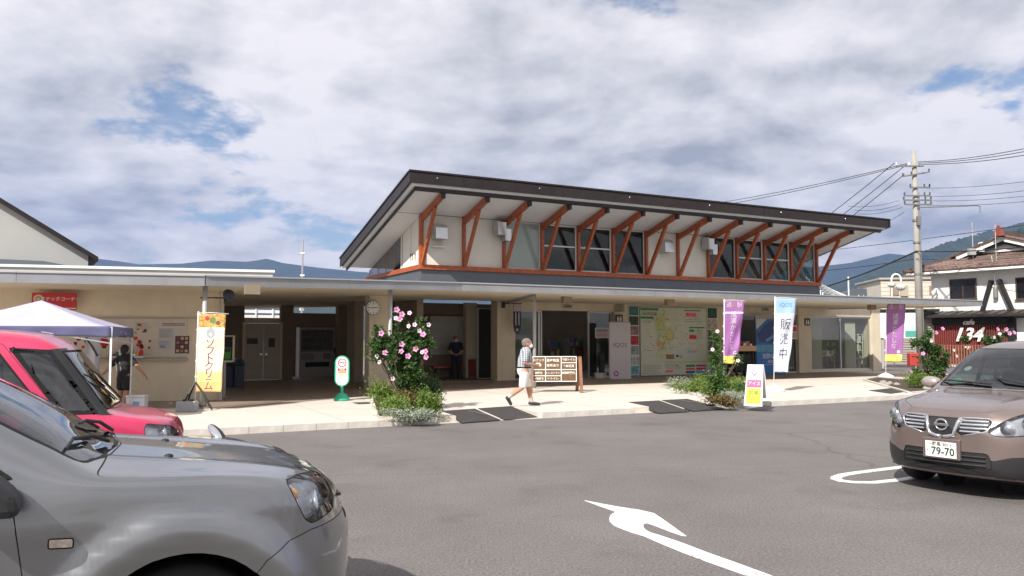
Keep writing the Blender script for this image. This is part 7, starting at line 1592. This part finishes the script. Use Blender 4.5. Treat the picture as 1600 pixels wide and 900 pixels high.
# small road-side things
for k, (px, py, c_, nm, lab) in enumerate([(1427, 566, (.45, .05, .04), 'red_post_box', 'small red box standing on the road edge beyond the flag'), ]):
    q = gp(px, 583, 0); t = thing(nm, lab, 'box', q, 0); MB().box(-.22, .22, -.18, .18, .35, 1.0).build('box_body', mat('postbox_red', c_, .4), t, bevel=.04); MB().cyl((0, 0, 0), (0, 0, .35), .05, n=10).build('post', steel, t); MB().box(-.15, .15, -.185, -.181, .8, .84).build('slot', black, t)
kb = thing('low_road_kerb', None, None, (0, 0, 0)); tag(kb, kind='structure'); MB().beam((*gp(1385, 573)[:2], .07), (*gp(1500, 573)[:2], .07), .2, .14).build('kerb_line', kerbm, kb)
# utility pole
YP = 45.0; pxp = (1436 - 800) / FPX * YP; zt = CAM_H + (530 - 235) / FPX * YP + .1
up_ = thing('utility_pole', 'tall concrete utility pole with crossarms and insulators', 'utility pole', (pxp, YP, 0)); conc = mat('pole_concrete', (.33, .31, .28), .8, var=.12, scale=1.5)
MB().cyl((0, 0, 0), (0, 0, zt), .21, .12, 20).build('shaft', conc, up_, smooth=True); ZP = lambda py: CAM_H + (530 - py) / FPX * YP
galv = mat('galvanised', (.25, .25, .25), .5, .6); ins = mat('insulator_dark', (.10, .09, .09), .4); arms = []
for py, a, b, dz in ((258, -1.1, .45, 0), (271, -.75, .75, .25), (292, -.35, .75, 0), (305, -.7, .75, .0), (312, -.75, .8, 0), (319, -.7, .8, 0)):
    z = ZP(py); arms.append((z, a, b)); MB().beam((a, -.18, z - dz / 2), (b, -.18, z + dz / 2), .07, .08).build('crossarm', galv, up_)
    for x in ([a, a * .35, b] if py < 280 else [a, b * .6, b]):
        zz_ = z + dz * (x - a) / (b - a) - dz / 2; MB().lathe([(.03, 0), (.06, .03), (.03, .08), (.055, .12), (.025, .17)], 10, (x, -.18, zz_ + .04)).build('insulator', ins if py > 265 else white_p, up_)
for z in (ZP(430), ZP(380), ZP(345)): MB().cyl((0, 0, z), (0, 0, z + .12), .2, n=18).build('band', galv, up_)
bx('cable_box', galv, up_, -.08, .14, -.34, -.18, ZP(352), ZP(338)); MB().tube([(.18, -.1, 0.1), (.16, -.1, ZP(300))], .03, 6).build('riser_pipe', galv, up_); MB().tube([(0, -.2, ZP(323.5)), (1.6, -.3, ZP(323)), (3.3, -.4, ZP(321.5)), (3.45, -.4, ZP(323)), (3.45, -.4, ZP(334))], .035, 6).build('lamp_arm', galv, up_)
wirem = mat('wire_black', (.02, .02, .022), .6)
def wire(label, a, b, sag=.6, r=.018, g='overhead wires running from the pole', n=16):
    a, b = Vector(a), Vector(b); pts = [a.lerp(b, i / n) - Vector((0, 0, sag * 4 * (i / n) * (1 - i / n))) for i in range(n + 1)]
    o = MB().tube([p - a for p in pts], r, 5).build('overhead_wire', wirem, None, loc=a); return tag(o, label, 'wire', g)
def pt(px, py, Y): return ((px - 800) / FPX * Y, Y, CAM_H + (530 - py) / FPX * Y)
def pole_pt(px, py): return pt(px, py, YP - .2)
pos3 = ('upper', 'middle', 'lower'); pos4 = ('top', 'second', 'third', 'lowest')
for k, (py0, py1) in enumerate(((250, 214), (252, 221), (254, 230))): wire(pos3[k] + ' of the three wires rising from the pole top to the upper right edge', pole_pt(1442, py0), pt(1760, py1 - 22, 30), .3, g='wires from the pole to the upper right')
for k, (py0, py1) in enumerate(((292, 268), (305, 284), (312, 294), (319, 304))): wire(pos4[k] + ' of the four thin wires right of the pole at mid height', pole_pt(1452, py0), pt(1760, py1 - 12, 32), .25, r=.011, g='wires from the pole to the middle right')
for k, ((x0, y0), (x1, y1)) in enumerate((((1405, 252), (1296, 329)), ((1424, 254), (1313, 331)), ((1420, 270), (1330, 333)))): wire(('leftmost', 'middle', 'rightmost')[k] + ' of the three steep wires dropping behind the shop roof', pole_pt(x0, y0), pt(x1 - 160, y1 + 115, 75), .4, r=.022, g='wires from the pole down behind the roof')
wire('upper of two long wires sloping from the pole across the sky above the roof', pole_pt(1424, 253), pt(900, 335, 85), .8, r=.02, g='long wires above the roof'); wire('lower of two long wires sloping from the pole across the sky above the roof', pole_pt(1424, 255), pt(900, 342, 85), .8, r=.02, g='long wires above the roof')
for k, ((x0, y0), (x1, y1)) in enumerate((((1410, 312), (1330, 321)), ((1412, 318), (1340, 327)), ((1416, 322), (1345, 333)), ((1418, 330), (1350, 360)))): wire(pos4[k] + ' of the four short service wires left of the pole', pole_pt(x0, y0), pt(x1, y1, 48), .15, r=.012, g='service wires left of the pole')
wire('long thin wire passing behind the pole below its lamp arm', pt(1100, 408, 70), pt(1760, 328, 38), .3, r=.018); wire('thick black cable climbing from the roof end to the pole', pt(1180, 470, 60), pole_pt(1436, 392), .5, r=.05, g='low cables at the pole'); wire('dark cable from the pole over the ridge of the restaurant', pole_pt(1436, 392), pt(1760, 362, 36), .3, r=.03, g='low cables at the pole'); wire('thin level cable left of the pole before the mountain', pt(1150, 428, 70), pole_pt(1436, 404), .3, r=.02, g='low cables at the pole'); wire('thin cable from the pole crossing the restaurant gable', pole_pt(1436, 404), pt(1760, 376, 40), .4, r=.014, g='low cables at the pole')
# rooftop antennas of the restaurant
for k, (px, lab, Y) in enumerate(((1524, 'rooftop antenna with crossed rods on the left of the restaurant roof', 49), (1560, 'thin rooftop antenna near the ridge of the restaurant', 47))):
    b = pt(px, 395, Y); t = thing('roof_antenna', lab, 'antenna', b); h = (395 - (345 if k == 0 else 348)) / FPX * Y; mb = MB().cyl((0, 0, -.6), (0, 0, h), .025, n=6)
    for i, z in enumerate((h, h - .35, h - .9)): mb.tube([(-.35 + .1 * i, -.3, z), (.45, .3, z + .06)], .014, 5)
    for x in (-.2, 0, .2, .35): mb.tube([(x, -.18, h - .9), (x + .05, .22, h - .84)], .01, 5)
    mb.build('mast', alu, t)
t = thing('rooftop_boxes', 'pale equipment boxes by the antenna on the restaurant roof', 'equipment', pt(1524, 398, 48.6)); MB().box(-.2, .2, 0, .3, 0, .4).build('box', mat('equip_grey', (.35, .36, .36), .6), t, bevel=.02); MB().box(.5, .75, 0, .3, .2, .8).build('tank', white_p, t, bevel=.02)
# ---------------------------------------------------------------- plants
def leaves(centres, n_per, spread, size, m, parent, name, seed, aspect=.5, up=.2):
    """many small bent leaves scattered round the given points"""
    r = np.random.RandomState(seed); C = np.array(centres); k = len(C) * n_per; idx = np.repeat(np.arange(len(C)), n_per)
    off = r.randn(k, 3) * np.array(spread); P = C[idx, :3] + off; d = r.randn(k, 3); d[:, 2] = d[:, 2] * .6 + up; d /= np.linalg.norm(d, axis=1)[:, None]
    a = np.cross(d, r.randn(k, 3)); a /= np.linalg.norm(a, axis=1)[:, None]; n = np.cross(d, a); L = size * r.uniform(.6, 1.35, k)[:, None]; Wd = L * aspect
    v = np.stack([P, P + d * L * .5 + a * Wd * .5 - n * L * .06, P + d * L - n * L * .16, P + d * L * .5 - a * Wd * .5 - n * L * .06], 1).reshape(-1, 3)
    me = bpy.data.meshes.new(name); me.vertices.add(4 * k); me.vertices.foreach_set('co', v.ravel()); f = np.arange(4 * k, dtype=np.int32)
    me.loops.add(4 * k); me.loops.foreach_set('vertex_index', f); me.polygons.add(k); me.polygons.foreach_set('loop_start', np.arange(0, 4 * k, 4, dtype=np.int32)); me.update(calc_edges=True); me.validate()
    return link(name, me, m, parent)
lf1 = leafmat('rose_leaf', (.018, .05, .010), (.085, .16, .03)); lf2 = leafmat('bright_leaf', (.07, .13, .02), (.24, .34, .06)); lf3 = leafmat('silver_leaf', (.22, .26, .18), (.48, .52, .42)); lf4 = leafmat('reddish_leaf', (.10, .05, .02), (.20, .17, .05)); bark = mat('bark', (.14, .10, .07), .9, var=.3, scale=12)
petal = mat('petal_pink', (.62, .28, .50), .6, var=.15, scale=30); petalw = mat('petal_pale', (.74, .58, .68), .6); heart = mat('petal_heart', (.45, .03, .12), .6); stamen = mat('stamen', (.75, .7, .4), .6)
def flower_mesh(r=.05, m1=None):
    mb = MB()
    for k in range(5):
        a = 2 * math.pi * k / 5; u = Vector((math.cos(a), math.sin(a), 0)); w = Vector((-math.sin(a), math.cos(a), 0)); mb.cur = 0
        mb.add([u * r * .15, u * r * .6 - w * r * .45 + Vector((0, 0, r * .28)), u * r * 1.0 - w * r * .30 + Vector((0, 0, r * .32)), u * r * 1.08 + Vector((0, 0, r * .25)), u * r * 1.0 + w * r * .30 + Vector((0, 0, r * .32)), u * r * .6 + w * r * .45 + Vector((0, 0, r * .28)), u * r * .55 + Vector((0, 0, r * .16))],
               [(0, 1, 6), (1, 2, 6), (2, 3, 6), (3, 4, 6), (4, 5, 6), (5, 0, 6)])
    mb.cur = 1; mb.add([Vector((math.cos(2 * math.pi * k / 10) * r * .3, math.sin(2 * math.pi * k / 10) * r * .3, r * .12)) for k in range(10)], [tuple(range(10))]); mb.cur = 2; mb.cyl((0, 0, r * .1), (0, 0, r * .55), r * .08, r * .05, 6)
    me = mb.mesh('flower'); [me.materials.append(x) for x in (m1 or petal, heart, stamen)]; return me
fl1, fl2 = flower_mesh(.062), flower_mesh(.048, petalw)
def stems(pts, root, r0, parent, seed, name='stem'):
    rnd = random.Random(seed)
    for p in pts:
        p = Vector(p); mid = (Vector(root) + p) / 2 + Vector((rnd.uniform(-.06, .06), rnd.uniform(-.06, .06), .05)); MB().tube([Vector(root) + Vector((rnd.uniform(-.05, .05), rnd.uniform(-.05, .05), 0)), mid, p], [r0, r0 * .7, r0 * .3], 6).build(name, bark, parent)
def face(d): return Vector(d).to_track_quat('Z', 'Y').to_euler()
def shrub(label, base, blobs, flowers, seed, m=lf1, size=.075, n=150, stem_r=.02, group=None, px2w=None, nm='flowering_shrub'):
    t = thing(nm, label, 'shrub', base, 0, group); C = []
    r = random.Random(seed)
    for (x, y, z, sx, sz, k) in blobs:
        for _ in range(k): C.append((x + r.gauss(0, sx), y + r.gauss(0, sx * .8), z + r.gauss(0, sz)))
    leaves(C, n, (.055, .06, .06), size, m, t, 'foliage', seed, .55)
    stems([(b[0], b[1], b[2]) for b in blobs] + [C[i] for i in range(0, len(C), 5)], (0, 0, 0), stem_r, t, seed)
    for (x, y, z, kind) in flowers:
        d = Vector((r.uniform(-.5, .5), -1, r.uniform(-.1, .5))); link('flower', fl1 if kind == 0 else fl2, None, t, (x, y, z), face(d))
    return t
# main rose of Sharon: pixel helper relative to its own distance
b0 = gp(634, 640, .14); Y0 = b0.y
q = lambda px, py: ((px - 800) / FPX * Y0 - b0.x, CAM_H + (530 - py) / FPX * Y0 - b0.z)
bl = []
for px, py, sx, sz, k in ((638, 522, .12, .10, 6), (620, 530, .12, .10, 5), (655, 527, .12, .1, 4), (637, 555, .13, .14, 13), (650, 575, .13, .13, 14), (636, 585, .12, .12, 10), (645, 600, .14, .1, 11), (655, 548, .10, .1, 7), (594, 533, .05, .11, 5), (592, 555, .05, .07, 3), (610, 555, .10, .1, 5), (666, 535, .08, .1, 3), (622, 500, .05, .10, 2), (655, 500, .06, .06, 1)):
    x, z = q(px, py); bl.append((x, random.Random(px).uniform(-.2, .2), z, sx, sz, k))
fls = [(623, 485, 0), (631, 492, 0), (628, 499, 0), (622, 498, 1), (643, 490, 1), (600, 521, 0), (651, 508, 1), (642, 510, 1), (664, 523, 0), (672, 508, 1), (631, 538, 0), (653, 545, 0), (631, 549, 0), (606, 551, 0), (641, 556, 0), (622, 559, 0), (668, 549, 0), (669, 557, 0), (618, 590, 1), (594, 556, 1), (658, 517, 1), (598, 565, 1), (663, 550, 1)]
t = shrub('tall rose of Sharon shrub full of pink flowers in the first bed', b0, bl, [(*(lambda a: (a[0], -.32, a[1]))(q(x, y)), k) for x, y, k in fls], 3)
for px, py in ((606, 575), (600, 565), (619, 600), (622, 500), (590, 545), (668, 520)): x, z = q(px, py); MB().tube([(x * .15, 0, .1), (x * .6, 0, z * .55), (x, 0, z)], [.02, .014, .007], 6).build('branch', bark, t)
# bed cover plants, each its own clump
def clump(label, px, py, w, h, m, seed, size=.05, n=260, k=8, group='low plants in the beds', nm='bedding_plant'):
    b = gp(px, py, .14); t = thing(nm, label, 'plant', b, 0, group); r = random.Random(seed); C = [(r.gauss(0, w * .42), r.gauss(0, w * .35), abs(r.gauss(h * .5, h * .24))) for _ in range(k)]
    leaves(C, int(n * 1.3), (w * .26, w * .24, h * .24), size, m, t, 'foliage', seed, .45, .5); stems(C[:5], (0, 0, 0), .006, t, seed)
for i, (px, py, w, h, m, lab) in enumerate([(600, 640, .42, .50, lf2, 'bright green bushy clump at the left of the first bed'), (626, 636, .40, .42, lf2, 'bright green clump under the pink shrub'), (612, 652, .34, .36, lf2, 'bright green clump at the front left of the first bed'), (650, 642, .40, .36, lf4, 'reddish green low clump in the middle of the first bed'), (674, 636, .34, .62, leafmat('mid_leaf', (.02, .06, .012), (.07, .13, .03)), 'taller mid green clump at the right of the first bed'), (680, 650, .26, .34, lf2, 'small green clump at the front right of the first bed'),
                                        (640, 655, .36, .16, lf3, 'silvery grey low plant at the front of the first bed'), (663, 654, .30, .15, lf3, 'silvery grey low plant beside the front edging'),
                                        (1090, 614, .50, .42, lf2, 'bright green clump at the left of the second bed'), (1118, 622, .46, .38, lf2, 'bright green clump in the middle of the second bed'), (1155, 618, .50, .44, lf2, 'yellow-green clump at the back right of the second bed'), (1150, 629, .46, .22, lf3, 'silvery plant at the front right of the second bed'), (1130, 632, .38, .16, lf4, 'reddish low plant along the second bed edge'), (1062, 607, .40, .28, lf3, 'silvery grey plant at the left tip of the second bed'),
                                        (1440, 606, .50, .40, lf2, 'bright green clump at the foot of the third bed shrub'), (1462, 604, .40, .3, lf4, 'reddish low clump at the right of the third bed')]):
    clump(lab, px, py, w, h, m, 30 + i, size=.055 if m != lf3 else .04)
# slender shrub in the second bed
b0 = gp(1120, 622, .14); Y0 = b0.y; bl = []
for px, py, sx, sz, k in ((1118, 535, .03, .14, 4), (1117, 560, .04, .14, 7), (1119, 585, .07, .12, 8), (1126, 603, .14, .08, 7), (1112, 600, .08, .08, 4), (1148, 562, .10, .05, 2)): x, z = q(px, py); bl.append((x, random.Random(px).uniform(-.15, .15), z, sx, sz, k))
fls = [(1116, 518, 1), (1108, 546, 1), (1147, 563, 1)]
shrub('slender flowering shrub in the second bed before the map board', b0, bl, [(*(lambda a: (a[0], -.3, a[1]))(q(x, y)), k) for x, y, k in fls], 9, m=leafmat('slender_leaf', (.025, .07, .012), (.10, .19, .035)), n=110, size=.065)
# third bed shrub and the one behind the brown car
b0 = gp(1448, 602, .14); Y0 = b0.y; bl = []
for px, py, sx, sz, k in ((1450, 530, .10, .16, 5), (1448, 548, .16, .16, 9), (1452, 568, .20, .14, 12), (1440, 585, .26, .1, 12), (1432, 535, .10, .1, 3), (1465, 560, .12, .12, 5)): x, z = q(px, py); bl.append((x, random.Random(px).uniform(-.2, .2), z, sx, sz, k))
fls = [(1463, 514, 0), (1453, 520, 0), (1445, 533, 1), (1479, 547, 1), (1432, 552, 0), (1483, 556, 1), (1412, 580, 0)]
shrub('loose flowering shrub in the third bed left of the brown car', b0, bl, [(*(lambda a: (a[0], -.35, a[1]))(q(x, y)), k) for x, y, k in fls], 12, size=.085)
b0 = Vector(((1548 - 800) / FPX * 24, 24, 0)); Y0 = 24.; bl = []
for px, py, sx, sz, k in ((1550, 533, .26, .08, 9), (1552, 550, .3, .14, 12)): x, z = q(px, py); bl.append((x, 0, z, sx, sz, k))
fls = [(1545, 515, 0), (1558, 515, 0), (1563, 521, 0), (1570, 520, 0), (1539, 527, 1), (1548, 522, 1)]
shrub('flowering shrub showing just above the roof of the brown car', b0, bl, [(*(lambda a: (a[0], -.4, a[1]))(q(x, y)), k) for x, y, k in fls], 15)
# stones on the beds
stm = mat('bed_stone', (.34, .31, .28), .9, var=.35, scale=8, bump=.5, bscale=20); rs = random.Random(11); sme = []
for k in range(3):
    mb = MB(); mb.ell((0, 0, 0), (1, .8, .55), 9, 6); v = [tuple(c * (1 + .18 * math.sin(7 * i + k * 3)) for c in p) for i, p in enumerate(mb.v)]; mb.v = v; me = mb.mesh('stone', True); me.materials.append(stm); sme.append(me)
for i in range(26):
    f = rs.random(); 
    if i < 14: p = gp(1052 + 50 * f, 604 + 14 * f + rs.uniform(-1.5, 4), .15)
    else: p = gp(1372 + 80 * f, 596 + 8 * f + rs.uniform(-1, 5), .15)
    o = link('edging_stone', sme[i % 3], None, None, p, (0, 0, rs.random() * 6)); s_ = rs.uniform(.07, .16); o.scale = (s_, s_, s_)
    tag(o, 'grey rounded stone in the second planting bed' if i < 14 else 'grey rounded stone in the third planting bed', 'stone', 'stones in the second bed' if i < 14 else 'stones in the third bed')
